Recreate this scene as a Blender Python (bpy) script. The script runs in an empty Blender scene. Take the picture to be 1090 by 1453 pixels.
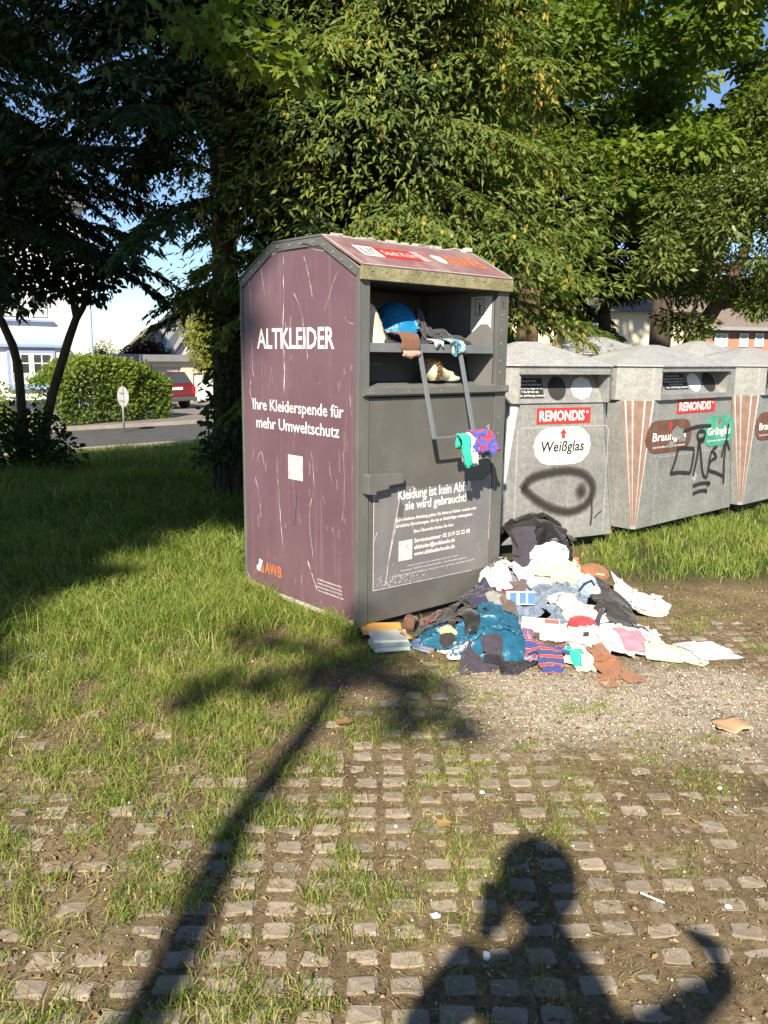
import bpy, bmesh, math, random
import numpy as np
from mathutils import Vector, Matrix, noise

# ------------------------------------------------------------------ camera, sky, sun, exposure
SC = bpy.context.scene
COL = SC.collection
R = math.radians
F_PX, PITCH, ROLL, CAM_H = 1192.0, 0.1848, 0.0116, 1.545
cam_d = bpy.data.cameras.new('camera')
cam = bpy.data.objects.new('camera', cam_d); COL.objects.link(cam)
cam_d.sensor_fit = 'HORIZONTAL'; cam_d.sensor_width = 36.0
cam_d.lens = F_PX / 1090.0 * 36.0
cam_d.clip_start = 0.02; cam_d.clip_end = 2000
_c, _s = math.cos(PITCH), math.sin(PITCH)
_fw = Vector((0, _c, -_s)); _up0 = Vector((0, _s, _c)); _rt = Vector((1, 0, 0))
_cx = _rt * math.cos(ROLL) + _up0 * math.sin(ROLL)
_cy = -_rt * math.sin(ROLL) + _up0 * math.cos(ROLL)
cam.matrix_world = Matrix(((_cx.x, _cy.x, -_fw.x, 0), (_cx.y, _cy.y, -_fw.y, 0), (_cx.z, _cy.z, -_fw.z, CAM_H), (0, 0, 0, 1)))
SC.camera = cam

SUN_AZ, SUN_EL = R(9.0), R(34.0)          # light travels towards azimuth 9 deg right of forward
L = Vector((math.sin(SUN_AZ) * math.cos(SUN_EL), math.cos(SUN_AZ) * math.cos(SUN_EL), -math.sin(SUN_EL)))
world = bpy.data.worlds.new('World'); SC.world = world; world.use_nodes = True
wn = world.node_tree.nodes; bg = wn['Background']
sky = wn.new('ShaderNodeTexSky'); sky.sky_type = 'NISHITA'; sky.sun_disc = False
sky.sun_elevation = SUN_EL; sky.sun_rotation = R(189.0); sky.altitude = 600; sky.air_density = 0.8; sky.dust_density = 0.1; sky.ozone_density = 2.5
world.node_tree.links.new(sky.outputs[0], bg.inputs[0]); bg.inputs[1].default_value = 0.07
sl = bpy.data.lights.new('sun', 'SUN'); sl.energy = 5.0; sl.angle = R(0.9); sl.color = (1.0, 0.89, 0.72)
so = bpy.data.objects.new('sun', sl); COL.objects.link(so)
so.rotation_euler = L.to_track_quat('-Z', 'Y').to_euler(); so.location = (-5, -20, 20)
SC.view_settings.view_transform = 'Standard'; SC.view_settings.look = 'None'
SC.view_settings.exposure = 1.18; SC.view_settings.gamma = 1.0
SC.cycles.use_denoising = True
SC.cycles.max_bounces = 6; SC.cycles.transparent_max_bounces = 8

# ------------------------------------------------------------------ pixel helpers (a pixel gives a direction only)
def ray(px, py):
    u = px - 545; v = py - 726.5; cr, sr = math.cos(ROLL), math.sin(ROLL)
    U = u * cr + v * sr; V = -u * sr + v * cr
    return Vector((U, F_PX * _c - V * _s, -F_PX * _s - V * _c)) / F_PX
EYE = Vector((0, 0, CAM_H))
def on_z(px, py, z=0.0):
    r = ray(px, py); return EYE + r * ((z - CAM_H) / r.z)
def at_y(px, py, Y):
    r = ray(px, py); return EYE + r * (Y / r.y)

# ------------------------------------------------------------------ generic helpers
def tag(o, label=None, cat=None, group=None, kind=None):
    if label: o['label'] = label
    if cat: o['category'] = cat
    if group: o['group'] = group
    if kind: o['kind'] = kind
    return o
def empty(name, loc=(0, 0, 0), rz=0.0, label=None, cat=None, group=None):
    o = bpy.data.objects.new(name, None); COL.objects.link(o)
    o.location = loc; o.rotation_euler = (0, 0, rz); o.empty_display_size = 0.2
    return tag(o, label, cat, group)
def link(name, me, mat, parent=None, smooth=False):
    if mat is not None:
        me.materials.clear(); me.materials.append(mat)
    o = bpy.data.objects.new(name, me); COL.objects.link(o); o.parent = parent
    if smooth: me.polygons.foreach_set('use_smooth', [True] * len(me.polygons))
    return o
def fast_mesh(name, V, F, attr=None, smooth=False):
    """V (n,3) array, F (m,k) int array of equal-size faces"""
    V = np.asarray(V, dtype=np.float32); F = np.asarray(F, dtype=np.int32)
    me = bpy.data.meshes.new(name); k = F.shape[1]
    me.vertices.add(len(V)); me.vertices.foreach_set('co', V.ravel())
    me.loops.add(F.size); me.loops.foreach_set('vertex_index', F.ravel())
    me.polygons.add(len(F)); me.polygons.foreach_set('loop_start', np.arange(0, F.size, k, dtype=np.int32))
    if smooth: me.polygons.foreach_set('use_smooth', np.ones(len(F), dtype=bool))
    me.update(calc_edges=True)
    if attr is not None:
        a = me.attributes.new('rnd', 'FLOAT', 'POINT'); a.data.foreach_set('value', np.asarray(attr, dtype=np.float32))
    return me
class MB:
    """collects shapes into ONE mesh object"""
    def __init__(s): s.v = []; s.f = []
    def add(s, vs, fs):
        n = len(s.v); s.v += [tuple(p) for p in vs]; s.f += [tuple(i + n for i in f) for f in fs]; return s
    def box(s, x0, x1, y0, y1, z0, z1):
        return s.add([(x0, y0, z0), (x1, y0, z0), (x1, y1, z0), (x0, y1, z0), (x0, y0, z1), (x1, y0, z1), (x1, y1, z1), (x0, y1, z1)],
                     [(0, 3, 2, 1), (4, 5, 6, 7), (0, 1, 5, 4), (1, 2, 6, 5), (2, 3, 7, 6), (3, 0, 4, 7)])
    def prism(s, poly, axis, a, b):
        """poly of 2D points swept along axis 'x','y','z' from a to b"""
        n = len(poly)
        def P(p, t): return {'x': (t, p[0], p[1]), 'y': (p[0], t, p[1]), 'z': (p[0], p[1], t)}[axis]
        return s.add([P(p, a) for p in poly] + [P(p, b) for p in poly],
                     [tuple(range(n - 1, -1, -1)), tuple(range(n, 2 * n))] + [(i, (i + 1) % n, n + (i + 1) % n, n + i) for i in range(n)])
    def loft(s, r0, r1, cap0=False, cap1=False):
        n = len(r0); fs = [(i, (i + 1) % n, n + (i + 1) % n, n + i) for i in range(n)]
        if cap0: fs.append(tuple(range(n - 1, -1, -1)))
        if cap1: fs.append(tuple(range(n, 2 * n)))
        return s.add(list(r0) + list(r1), fs)
    def tube(s, pts, rad, n=8, cap=True):
        pts = [Vector(p) for p in pts]
        if not hasattr(rad, '__len__'): rad = [rad] * len(pts)
        b = len(s.v); prev = None
        for i, p in enumerate(pts):
            d = (pts[min(i + 1, len(pts) - 1)] - pts[max(i - 1, 0)]).normalized()
            if prev is None:
                a = d.orthogonal().normalized()
            else:
                a = (prev - d * prev.dot(d)).normalized()
            prev = a; c = d.cross(a)
            for k in range(n):
                t = 2 * math.pi * k / n
                s.v.append(tuple(p + (a * math.cos(t) + c * math.sin(t)) * rad[i]))
        for i in range(len(pts) - 1):
            for k in range(n):
                s.f.append((b + i * n + k, b + i * n + (k + 1) % n, b + (i + 1) * n + (k + 1) % n, b + (i + 1) * n + k))
        if cap:
            s.f.append(tuple(b + k for k in range(n - 1, -1, -1))); e = b + (len(pts) - 1) * n
            s.f.append(tuple(e + k for k in range(n)))
        return s
    def disc(s, c, ax, r, th, n=20, r2=None):
        ax = Vector(ax).normalized(); c = Vector(c)
        return s.tube([c, c + ax * th], [r, r2 if r2 is not None else r], n)
    def bar(s, p, q, w, h, up=(0, 0, 1)):
        p = Vector(p); q = Vector(q); d = (q - p).normalized(); a = d.cross(Vector(up)).normalized(); b = a.cross(d)
        vs = [e + a * (i * w / 2) + b * (j * h / 2) for e in (p, q) for i, j in ((-1, -1), (1, -1), (1, 1), (-1, 1))]
        return s.add(vs, [(3, 2, 1, 0), (4, 5, 6, 7), (0, 1, 5, 4), (1, 2, 6, 5), (2, 3, 7, 6), (3, 0, 4, 7)])
    def mesh(s, name):
        me = bpy.data.meshes.new(name); me.from_pydata(s.v, [], s.f); me.update(); return me
    def build(s, name, mat, parent=None, smooth=False, bevel=0.0, seg=2):
        me = s.mesh(name)
        bm = bmesh.new(); bm.from_mesh(me)
        bmesh.ops.recalc_face_normals(bm, faces=bm.faces)
        if bevel > 0:
            es = [e for e in bm.edges if len(e.link_faces) == 2 and e.calc_face_angle(0) > 0.4]
            bmesh.ops.bevel(bm, geom=es, offset=bevel, segments=seg, affect='EDGES', profile=0.6, clamp_overlap=True)
        bm.to_mesh(me); bm.free()
        return link(name, me, mat, parent, smooth)

# ------------------------------------------------------------------ materials
def new_mat(name):
    m = bpy.data.materials.new(name); m.use_nodes = True
    nt = m.node_tree; return m, nt, nt.nodes['Principled BSDF']
def N(nt, t, **kw):
    n = nt.nodes.new(t)
    for k, v in kw.items(): setattr(n, k, v)
    return n
def setin(n, **kw):
    for k, v in kw.items(): n.inputs[k.replace('_', ' ')].default_value = v
    return n
def c4(c): return (c[0], c[1], c[2], 1)
def noise_node(nt, scale, detail=5, rough=0.6, coord='Object', dist=0.0):
    tc = N(nt, 'ShaderNodeTexCoord'); n = N(nt, 'ShaderNodeTexNoise')
    n.inputs['Scale'].default_value = scale; n.inputs['Detail'].default_value = detail
    n.inputs['Roughness'].default_value = rough; n.inputs['Distortion'].default_value = dist
    nt.links.new(tc.outputs[coord], n.inputs['Vector']); return n
def ramp(nt, src, stops):
    r = N(nt, 'ShaderNodeValToRGB'); e = r.color_ramp.elements
    while len(e) < len(stops): e.new(0.5)
    for el, (p, c) in zip(e, stops): el.position = p; el.color = c4(c) if len(c) == 3 else c
    nt.links.new(src, r.inputs[0]); return r
def mixc(nt, fac, a, b):
    m = N(nt, 'ShaderNodeMix', data_type='RGBA')
    for sock, val in ((m.inputs[0], fac), (m.inputs[6], a), (m.inputs[7], b)):
        if hasattr(val, 'is_output'): nt.links.new(val, sock)
        else: sock.default_value = val if not isinstance(val, tuple) else c4(val)
    return m.outputs[2]
def bump(nt, bsdf, height, strength=0.3, dist=0.01):
    b = N(nt, 'ShaderNodeBump'); b.inputs['Strength'].default_value = strength; b.inputs['Distance'].default_value = dist
    nt.links.new(height, b.inputs['Height']); nt.links.new(b.outputs[0], bsdf.inputs['Normal'])
def plain(name, col, rough=0.6, var=0.25, scale=6.0, metal=0.0, bmp=0.0, bscale=40.0, dirt=None, dirt_amt=0.0, coat=0.0, sheen=0.0):
    m, nt, b = new_mat(name)
    n = noise_node(nt, scale, 6, 0.62)
    lo = tuple(c * (1 - var) for c in col); hi = tuple(min(1, c * (1 + var)) for c in col)
    out = ramp(nt, n.outputs[0], [(0.3, lo), (0.7, hi)]).outputs[0]
    if dirt:
        n2 = noise_node(nt, scale * 0.6 + 1.3, 8, 0.7)
        f = ramp(nt, n2.outputs[0], [(0.5, (0, 0, 0)), (0.72, (dirt_amt,) * 3)]).outputs[0]
        out = mixc(nt, f, out, dirt)
    nt.links.new(out, b.inputs['Base Color'])
    b.inputs['Roughness'].default_value = rough; b.inputs['Metallic'].default_value = metal
    b.inputs['Coat Weight'].default_value = coat; b.inputs['Sheen Weight'].default_value = sheen
    if bmp:
        n3 = noise_node(nt, bscale, 4, 0.6); bump(nt, b, n3.outputs[0], bmp, 0.01)
    return m
def foliage(name, cols, transl=0.35, rough=0.55, spec=0.25):
    """leaf colours by the per-leaf random value, light also passes through"""
    m, nt, b = new_mat(name)
    a = N(nt, 'ShaderNodeAttribute', attribute_name='rnd')
    r = ramp(nt, a.outputs['Fac'], [(i / (len(cols) - 1), c) for i, c in enumerate(cols)])
    nt.links.new(r.outputs[0], b.inputs['Base Color']); b.inputs['Roughness'].default_value = rough
    b.inputs['Specular IOR Level'].default_value = spec
    t = N(nt, 'ShaderNodeBsdfTranslucent')
    g = N(nt, 'ShaderNodeMix', data_type='RGBA', blend_type='MULTIPLY'); g.inputs[0].default_value = 1
    nt.links.new(r.outputs[0], g.inputs[6]); g.inputs[7].default_value = (1.5, 1.6, 0.6, 1)
    nt.links.new(g.outputs[2], t.inputs[0])
    mx = N(nt, 'ShaderNodeMixShader'); mx.inputs[0].default_value = transl
    out = nt.nodes['Material Output']
    nt.links.new(b.outputs[0], mx.inputs[1]); nt.links.new(t.outputs[0], mx.inputs[2]); nt.links.new(mx.outputs[0], out.inputs[0])
    return m
def bark(name, c0, c1, scale=9.0):
    m, nt, b = new_mat(name)
    tc = N(nt, 'ShaderNodeTexCoord'); mp = N(nt, 'ShaderNodeMapping'); mp.inputs['Scale'].default_value = (1, 1, 0.22)
    nt.links.new(tc.outputs['Object'], mp.inputs[0])
    n = N(nt, 'ShaderNodeTexNoise'); setin(n, Scale=scale * 2, Detail=8, Roughness=0.7); nt.links.new(mp.outputs[0], n.inputs[0])
    nt.links.new(ramp(nt, n.outputs[0], [(0.35, c0), (0.65, c1)]).outputs[0], b.inputs['Base Color'])
    b.inputs['Roughness'].default_value = 0.9; bump(nt, b, n.outputs[0], 0.8, 0.03)
    return m
MAT = {}
MAT['bark_brown'] = bark('bark_brown', (0.05, 0.035, 0.022), (0.15, 0.105, 0.065))
MAT['bark_olive'] = bark('bark_olive', (0.10, 0.075, 0.035), (0.27, 0.20, 0.10))
MAT['bark_dark'] = bark('bark_dark', (0.03, 0.022, 0.015), (0.09, 0.065, 0.045))
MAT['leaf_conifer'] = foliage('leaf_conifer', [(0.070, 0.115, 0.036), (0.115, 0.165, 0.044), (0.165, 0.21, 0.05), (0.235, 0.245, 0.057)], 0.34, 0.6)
MAT['leaf_conifer_shaded'] = foliage('leaf_conifer_shaded', [(0.030, 0.056, 0.022), (0.045, 0.078, 0.028), (0.07, 0.10, 0.034)], 0.2, 0.6)  # darkened copy of the conifer green, shade of the left trees put into the colour
MAT['leaf_maple'] = foliage('leaf_maple', [(0.062, 0.115, 0.022), (0.105, 0.165, 0.028), (0.15, 0.21, 0.036), (0.20, 0.24, 0.046)], 0.42, 0.5)
MAT['leaf_laurel'] = foliage('leaf_laurel', [(0.06, 0.095, 0.024), (0.11, 0.15, 0.036), (0.16, 0.19, 0.05)], 0.28, 0.45, 0.4)
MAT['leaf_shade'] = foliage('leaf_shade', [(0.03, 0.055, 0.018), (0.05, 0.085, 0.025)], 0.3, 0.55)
MAT['leaf_hedge'] = foliage('leaf_hedge', [(0.07, 0.12, 0.02), (0.13, 0.19, 0.03), (0.20, 0.24, 0.04)], 0.3, 0.55)
MAT['leaf_purple'] = foliage('leaf_purple', [(0.035, 0.012, 0.016), (0.08, 0.024, 0.03), (0.12, 0.04, 0.045)], 0.25, 0.55)
MAT['leaf_yellow'] = foliage('leaf_yellow', [(0.24, 0.22, 0.05), (0.38, 0.32, 0.07), (0.46, 0.36, 0.09)], 0.35, 0.6)
MAT['leaf_willow'] = foliage('leaf_willow', [(0.11, 0.14, 0.03), (0.18, 0.20, 0.045), (0.25, 0.25, 0.06)], 0.3, 0.6)

# ------------------------------------------------------------------ leaf clouds
TEMPL = {
    'kite': (np.array([(0, 0, 0), (0.42, 0.5, 0.06), (1, 0, -0.05), (0.42, -0.5, 0.06)]), np.array([(0, 1, 2, 3)])),
    'blade': (np.array([(0, 0, 0), (0.3, 0.5, 0.08), (0.7, 0.42, 0.05), (1, 0, -0.12), (0.7, -0.42, 0.05), (0.3, -0.5, 0.08)]), np.array([(0, 1, 2, 3), (0, 3, 4, 5)])),
    'lobed': (np.array([(0, 0, 0), (0.12, 0.42, 0.05), (0.42, 0.30, 0.02), (0.62, 0.62, 0.06), (0.70, 0.22, 0.0), (1.0, 0, -0.08),
                        (0.70, -0.22, 0.0), (0.62, -0.62, 0.06), (0.42, -0.30, 0.02), (0.12, -0.42, 0.05)]),
              np.array([(0, 1, 2, 2), (2, 3, 4, 4), (0, 2, 4, 5), (0, 5, 6, 8), (6, 7, 8, 8), (0, 8, 9, 9)])),
}
def leaves(name, C, D, Nn, ln, wd, mat, parent=None, shape='kite', seed=0, rnd=None):
    rg = np.random.default_rng(seed); n = len(C)
    C = np.asarray(C, float); D = np.asarray(D, float); Nn = np.asarray(Nn, float)
    D /= np.linalg.norm(D, axis=1, keepdims=True) + 1e-9
    S = np.cross(Nn, D); S /= np.linalg.norm(S, axis=1, keepdims=True) + 1e-9
    U = np.cross(D, S)
    ln = np.broadcast_to(ln, (n,)) * rg.uniform(0.7, 1.25, n); wd = np.broadcast_to(wd, (n,)) * rg.uniform(0.75, 1.2, n)
    T, Fq = TEMPL[shape]; k = len(T)
    V = (C[:, None, :] + T[None, :, 0, None] * (ln[:, None] * D.T).T[:, None, :] if False else
         C[:, None, :] + T[None, :, 0:1] * (D * ln[:, None])[:, None, :] + T[None, :, 1:2] * (S * wd[:, None])[:, None, :] + T[None, :, 2:3] * (U * ln[:, None])[:, None, :])
    r = rg.random(n) if rnd is None else np.clip(rnd + rg.normal(0, 0.12, n), 0, 1)
    if shape == 'lobed':
        tris = np.array([(0, 1, 2), (2, 3, 4), (0, 2, 4), (0, 4, 5), (0, 5, 6), (0, 6, 8), (6, 7, 8), (0, 8, 9)])
        Fa = (tris[None] + (np.arange(n) * k)[:, None, None]).reshape(-1, 3)
    else:
        Fa = (Fq[None] + (np.arange(n) * k)[:, None, None]).reshape(-1, 4)
    me = fast_mesh(name, V.reshape(-1, 3), Fa, np.repeat(r, k))
    return link(name, me, mat, parent)
def rand_unit(rg, n):
    v = rg.normal(size=(n, 3)); return v / np.linalg.norm(v, axis=1, keepdims=True)
def clump_cloud(rg, centers, radii, per, flat=0.6, out_center=None):
    """leaf centres, directions and normals in flattened clumps"""
    Cs, Ds, Ns, Rn = [], [], [], []
    for c, r in zip(centers, radii):
        k = max(3, int(per * r * r * 4))
        p = rand_unit(rg, k) * (rg.random(k) ** 0.45)[:, None] * np.array([r, r, r * flat])
        C = p + np.array(c)
        d = p + rg.normal(0, 0.35 * r, (k, 3)); d[:, 2] -= 0.25 * r
        nn = rg.normal(0, 0.45, (k, 3)) + np.array([0, 0, 0.9]) + p / r * 0.5
        Cs.append(C); Ds.append(d); Ns.append(nn); Rn.append(np.full(k, rg.uniform(0.15, 0.85)))
    return np.vstack(Cs), np.vstack(Ds), np.vstack(Ns), np.concatenate(Rn)
def curve_pts(a, b, sag=0.0, n=6, jit=0.0, rg=None):
    a = np.array(a, float); b = np.array(b, float); out = []
    for i in range(n):
        t = i / (n - 1); p = a * (1 - t) + b * t; p[2] += sag * 4 * t * (1 - t)
        if rg is not None and 0 < i < n - 1: p += rg.normal(0, jit, 3)
        out.append(p)
    return out
# ------------------------------------------------------------------ terrain
def sstep(a, b, x):
    t = np.clip((np.asarray(x, float) - a) / (b - a), 0, 1); return t * t * (3 - 2 * t)
def _hash(ix, iy, seed):
    h = (ix.astype(np.int64) * 374761393 + iy.astype(np.int64) * 668265263 + seed * 1442695041) & 0x7fffffff
    h = ((h ^ (h >> 13)) * 1274126177) & 0x7fffffff
    return ((h ^ (h >> 16)) & 0xffff) / 65535.0
def vnoise(x, y, seed=0):
    x = np.asarray(x, float); y = np.asarray(y, float); ix = np.floor(x); iy = np.floor(y); fx = x - ix; fy = y - iy
    fx = fx * fx * (3 - 2 * fx); fy = fy * fy * (3 - 2 * fy)
    a = _hash(ix, iy, seed); b = _hash(ix + 1, iy, seed); c = _hash(ix, iy + 1, seed); d = _hash(ix + 1, iy + 1, seed)
    return (a * (1 - fx) + b * fx) * (1 - fy) + (c * (1 - fx) + d * fx) * fy
def fbm(x, y, seed=0, oct=4):
    s = 0; a = 0.5; t = 0
    for i in range(oct):
        s = s + a * vnoise(np.asarray(x) * 2 ** i, np.asarray(y) * 2 ** i, seed + i * 7); t += a; a *= 0.5
    return s / t
def vcoord(x, y): return (np.asarray(y) - np.asarray(x)) * 0.70711
def uv2xy(u, v): return ((u - v) * 0.70711, (u + v) * 0.70711)
ROAD_Z = -0.8
def gz(x, y):
    return ROAD_Z * sstep(9.0, 18.0, vcoord(x, y))
BOX_N = Vector((-0.1356, 4.467, 0)); BOX_TH = 0.7185
BU = Vector((math.cos(BOX_TH), math.sin(BOX_TH), 0)); BV = Vector((-math.sin(BOX_TH), math.cos(BOX_TH), 0))
def in_box(x, y, pad=0.0):
    a = (x - BOX_N.x) * BU.x + (y - BOX_N.y) * BU.y; b = (x - BOX_N.x) * BV.x + (y - BOX_N.y) * BV.y
    return (a > -pad) & (a < 1.15 + pad) & (b > -pad) & (b < 1.15 + pad)
def meadow(x, y):
    """0..1: how far the tall grass has taken over"""
    w = (fbm(x * 1.6, y * 1.6, 5) - 0.5) * 0.9
    left = sstep(-0.35, 0.45, y - (3.95 + (x + 1.9) * 0.33) + w) * sstep(0.35, -0.15, x - np.maximum(0, y - 5.2) * 0.9)
    right = sstep(-0.25, 0.35, y - 5.75 + w * 0.7) * sstep(1.35, 2.0, x)
    return np.maximum(left, right)
def gravel_zone(x, y):
    w = (fbm(x * 2.3, y * 2.3, 31) - 0.5) * 1.1
    g = sstep(1.0, 0.2, np.hypot((x - 1.05) / 1.35, (y - 3.60) / 0.66) + w * 0.8)
    g2 = 0.8 * sstep(1.0, 0.3, np.hypot((x + 1.95) / 0.35, (y - 4.12) / 0.16) + w * 0.6)
    return np.maximum(g, g2)
def micro(x, y):
    return (fbm(np.asarray(x) * 9, np.asarray(y) * 9, 3, 3) - 0.5) * 0.022 + (fbm(np.asarray(x) * 40, np.asarray(y) * 40, 9, 2) - 0.5) * 0.007
def axis(parts):
    out = []
    for a, b, s in parts: out.append(np.arange(a, b, s))
    return np.unique(np.round(np.concatenate(out), 4))
gx = axis([(-700, -60, 80), (-60, -12, 3), (-12, -3, 0.4), (-3, 3.2, 0.042), (3.2, 12, 0.4), (12, 60, 3), (60, 701, 80)])
gy = axis([(-700, -40, 80), (-40, 0.8, 2), (0.8, 5.6, 0.042), (5.6, 20, 0.35), (20, 60, 2), (60, 901, 80)])
GX, GY = np.meshgrid(gx, gy)
GZ = gz(GX, GY) + micro(GX, GY) * sstep(14, 8, np.hypot(GX, GY)) - 0.004
nx, ny = len(gx), len(gy)
ii = np.arange(nx * ny).reshape(ny, nx)
GF = np.stack([ii[:-1, :-1], ii[:-1, 1:], ii[1:, 1:], ii[1:, :-1]], -1).reshape(-1, 4)
gme = fast_mesh('ground', np.stack([GX, GY, GZ], -1).reshape(-1, 3), GF, None, True)
for nm, fn in (('mead', meadow), ('grav', gravel_zone)):
    a = gme.attributes.new(nm, 'FLOAT', 'POINT'); a.data.foreach_set('value', fn(GX, GY).ravel().astype(np.float32))
def ground_mat():
    m, nt, b = new_mat('soil')
    n1 = noise_node(nt, 3.0, 8, 0.65); n2 = noise_node(nt, 38.0, 6, 0.7); n3 = noise_node(nt, 160.0, 4, 0.7)
    soil = ramp(nt, n1.outputs[0], [(0.3, (0.118, 0.086, 0.05)), (0.55, (0.195, 0.15, 0.09)), (0.75, (0.275, 0.22, 0.14))]).outputs[0]
    fine = ramp(nt, n2.outputs[0], [(0.32, (0.45, 0.42, 0.38)), (0.5, (1, 1, 1)), (0.72, (1.35, 1.3, 1.2))]).outputs[0]
    mul = N(nt, 'ShaderNodeMix', data_type='RGBA', blend_type='MULTIPLY'); mul.inputs[0].default_value = 1
    nt.links.new(soil, mul.inputs[6]); nt.links.new(fine, mul.inputs[7])
    grit = ramp(nt, n3.outputs[0], [(0.56, (0, 0, 0)), (0.66, (0.75,) * 3)]).outputs[0]
    ag = N(nt, 'ShaderNodeAttribute', attribute_name='grav'); am = N(nt, 'ShaderNodeAttribute', attribute_name='mead')
    pale = mixc(nt, grit, (0.44, 0.385, 0.32), (0.70, 0.66, 0.60))
    gm = N(nt, 'ShaderNodeMath', operation='MULTIPLY'); nt.links.new(ag.outputs['Fac'], gm.inputs[0])
    r4 = ramp(nt, n2.outputs[0], [(0.3, (0.25,) * 3), (0.6, (1,) * 3)]); nt.links.new(r4.outputs[0], gm.inputs[1])
    col = mixc(nt, gm.outputs[0], mul.outputs[2], pale)
    gr = N(nt, 'ShaderNodeMath', operation='MULTIPLY'); nt.links.new(grit, gr.inputs[0]); gr.inputs[1].default_value = 0.28
    col = mixc(nt, gr.outputs[0], col, (0.42, 0.38, 0.32))
    green = ramp(nt, n2.outputs[0], [(0.3, (0.03, 0.038, 0.014)), (0.7, (0.075, 0.085, 0.03))]).outputs[0]
    col = mixc(nt, am.outputs['Fac'], col, green)
    nt.links.new(col, b.inputs['Base Color']); b.inputs['Roughness'].default_value = 0.95; b.inputs['Specular IOR Level'].default_value = 0.15
    ad = N(nt, 'ShaderNodeMath', operation='ADD'); nt.links.new(n2.outputs[0], ad.inputs[0]); nt.links.new(n3.outputs[0], ad.inputs[1])
    bump(nt, b, ad.outputs[0], 0.7, 0.012)
    return m
ground = link('ground', gme, ground_mat()); tag(ground, kind='structure')

# ------------------------------------------------------------------ paving stones
def stone_mat():
    m, nt, b = new_mat('concrete_stone')
    n1 = noise_node(nt, 45, 6, 0.7); n2 = noise_node(nt, 9, 4, 0.6)
    oi = N(nt, 'ShaderNodeObjectInfo')
    base = ramp(nt, n1.outputs[0], [(0.3, (0.20, 0.168, 0.135)), (0.5, (0.285, 0.248, 0.205)), (0.7, (0.36, 0.32, 0.27))]).outputs[0]
    d = ramp(nt, n2.outputs[0], [(0.45, (0, 0, 0)), (0.7, (0.6,) * 3)]).outputs[0]
    col = mixc(nt, d, base, (0.15, 0.11, 0.07))
    r = ramp(nt, oi.outputs['Random'], [(0, (0.72, 0.72, 0.70)), (1, (1.12, 1.1, 1.06))])
    mul = N(nt, 'ShaderNodeMix', data_type='RGBA', blend_type='MULTIPLY'); mul.inputs[0].default_value = 1
    nt.links.new(col, mul.inputs[6]); nt.links.new(r.outputs[0], mul.inputs[7])
    nt.links.new(mul.outputs[2], b.inputs['Base Color']); b.inputs['Roughness'].default_value = 0.9
    bump(nt, b, n1.outputs[0], 0.5, 0.006); return m
MAT['stone'] = stone_mat()
def stone_verts(rg, w=0.088, d=0.062, t=0.05):
    """worn block, its top face uneven and its corners rubbed round: 16 + 8 vertices"""
    pts = []
    def ring(hw, hd, c, z, j):
        o = []
        for sx, sy in ((-1, -1), (1, -1), (1, 1), (-1, 1)):
            a = (sx * (hw - c), sy * hd); e = (sx * hw, sy * (hd - c))
            o += [a, e] if sx * sy < 0 else [e, a]
        return [(x + rg.normal(0, j), y + rg.normal(0, j), z + rg.normal(0, j * 0.9)) for x, y in o]
    pts += ring(w / 2, d / 2, 0.010, -t, 0)
    pts += ring(w / 2, d / 2, 0.007, -0.005, 0.0018)
    pts += ring(w / 2 - 0.005, d / 2 - 0.005, 0.007, 0.0, 0.0018)
    fs = []
    for k in (0, 8):
        fs += [(k + i, k + (i + 1) % 8, k + 8 + (i + 1) % 8, k + 8 + i) for i in range(8)]
    fs.append(tuple(range(16, 24)))
    return pts, fs
rgs = np.random.default_rng(12)
ST = [stone_verts(rgs) for _ in range(8)]
ST_ME = []
for p, fcs in ST:
    me = bpy.data.meshes.new('paving_stone'); me.from_pydata(p, [], fcs); me.update(); me.materials.append(MAT['stone']); ST_ME.append(me)
spots = []
ca, sa = math.cos(0.0265), math.sin(0.0265)
for i in range(-26, 30):
    for j in range(-16, 32):
        a = i * 0.1175; b2 = j * 0.1010
        x = -0.036 + a * ca - b2 * sa; y = 1.742 + a * sa + b2 * ca
        if y > 4.9 or abs(x) > max(y, 0) * 0.55 + 1.3: continue
        if in_box(np.array(x), np.array(y), 0.12): continue
        cover = -0.12 + 0.17 * float(sstep(0.0, 1.0, x)) + 0.75 * float(sstep(0.15, 0.75, meadow(np.array(x), np.array(y)) + 0))
        cover += 0.55 * float(sstep(-0.45, -1.3, x + (y - 1.9) * -0.55)) + 0.35 * float(sstep(2.6, 3.2, y)) * float(sstep(0.2, -0.4, x))
        cover += 0.25 * float(sstep(2.8, 3.6, y))
        cover += (float(fbm(np.array(x * 3.1), np.array(y * 3.1), 77)) - 0.5) * 0.6
        if rgs.random() < cover: continue
        spots.append((x, y))
spots.sort(key=lambda p: p[1] + 0.15 * abs(p[0] - 0.2) + (0 if p[1] > 1.66 and abs(p[0]) < p[1] * 0.50 + 0.04 else 50))
FARV, FARF = [], []
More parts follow.
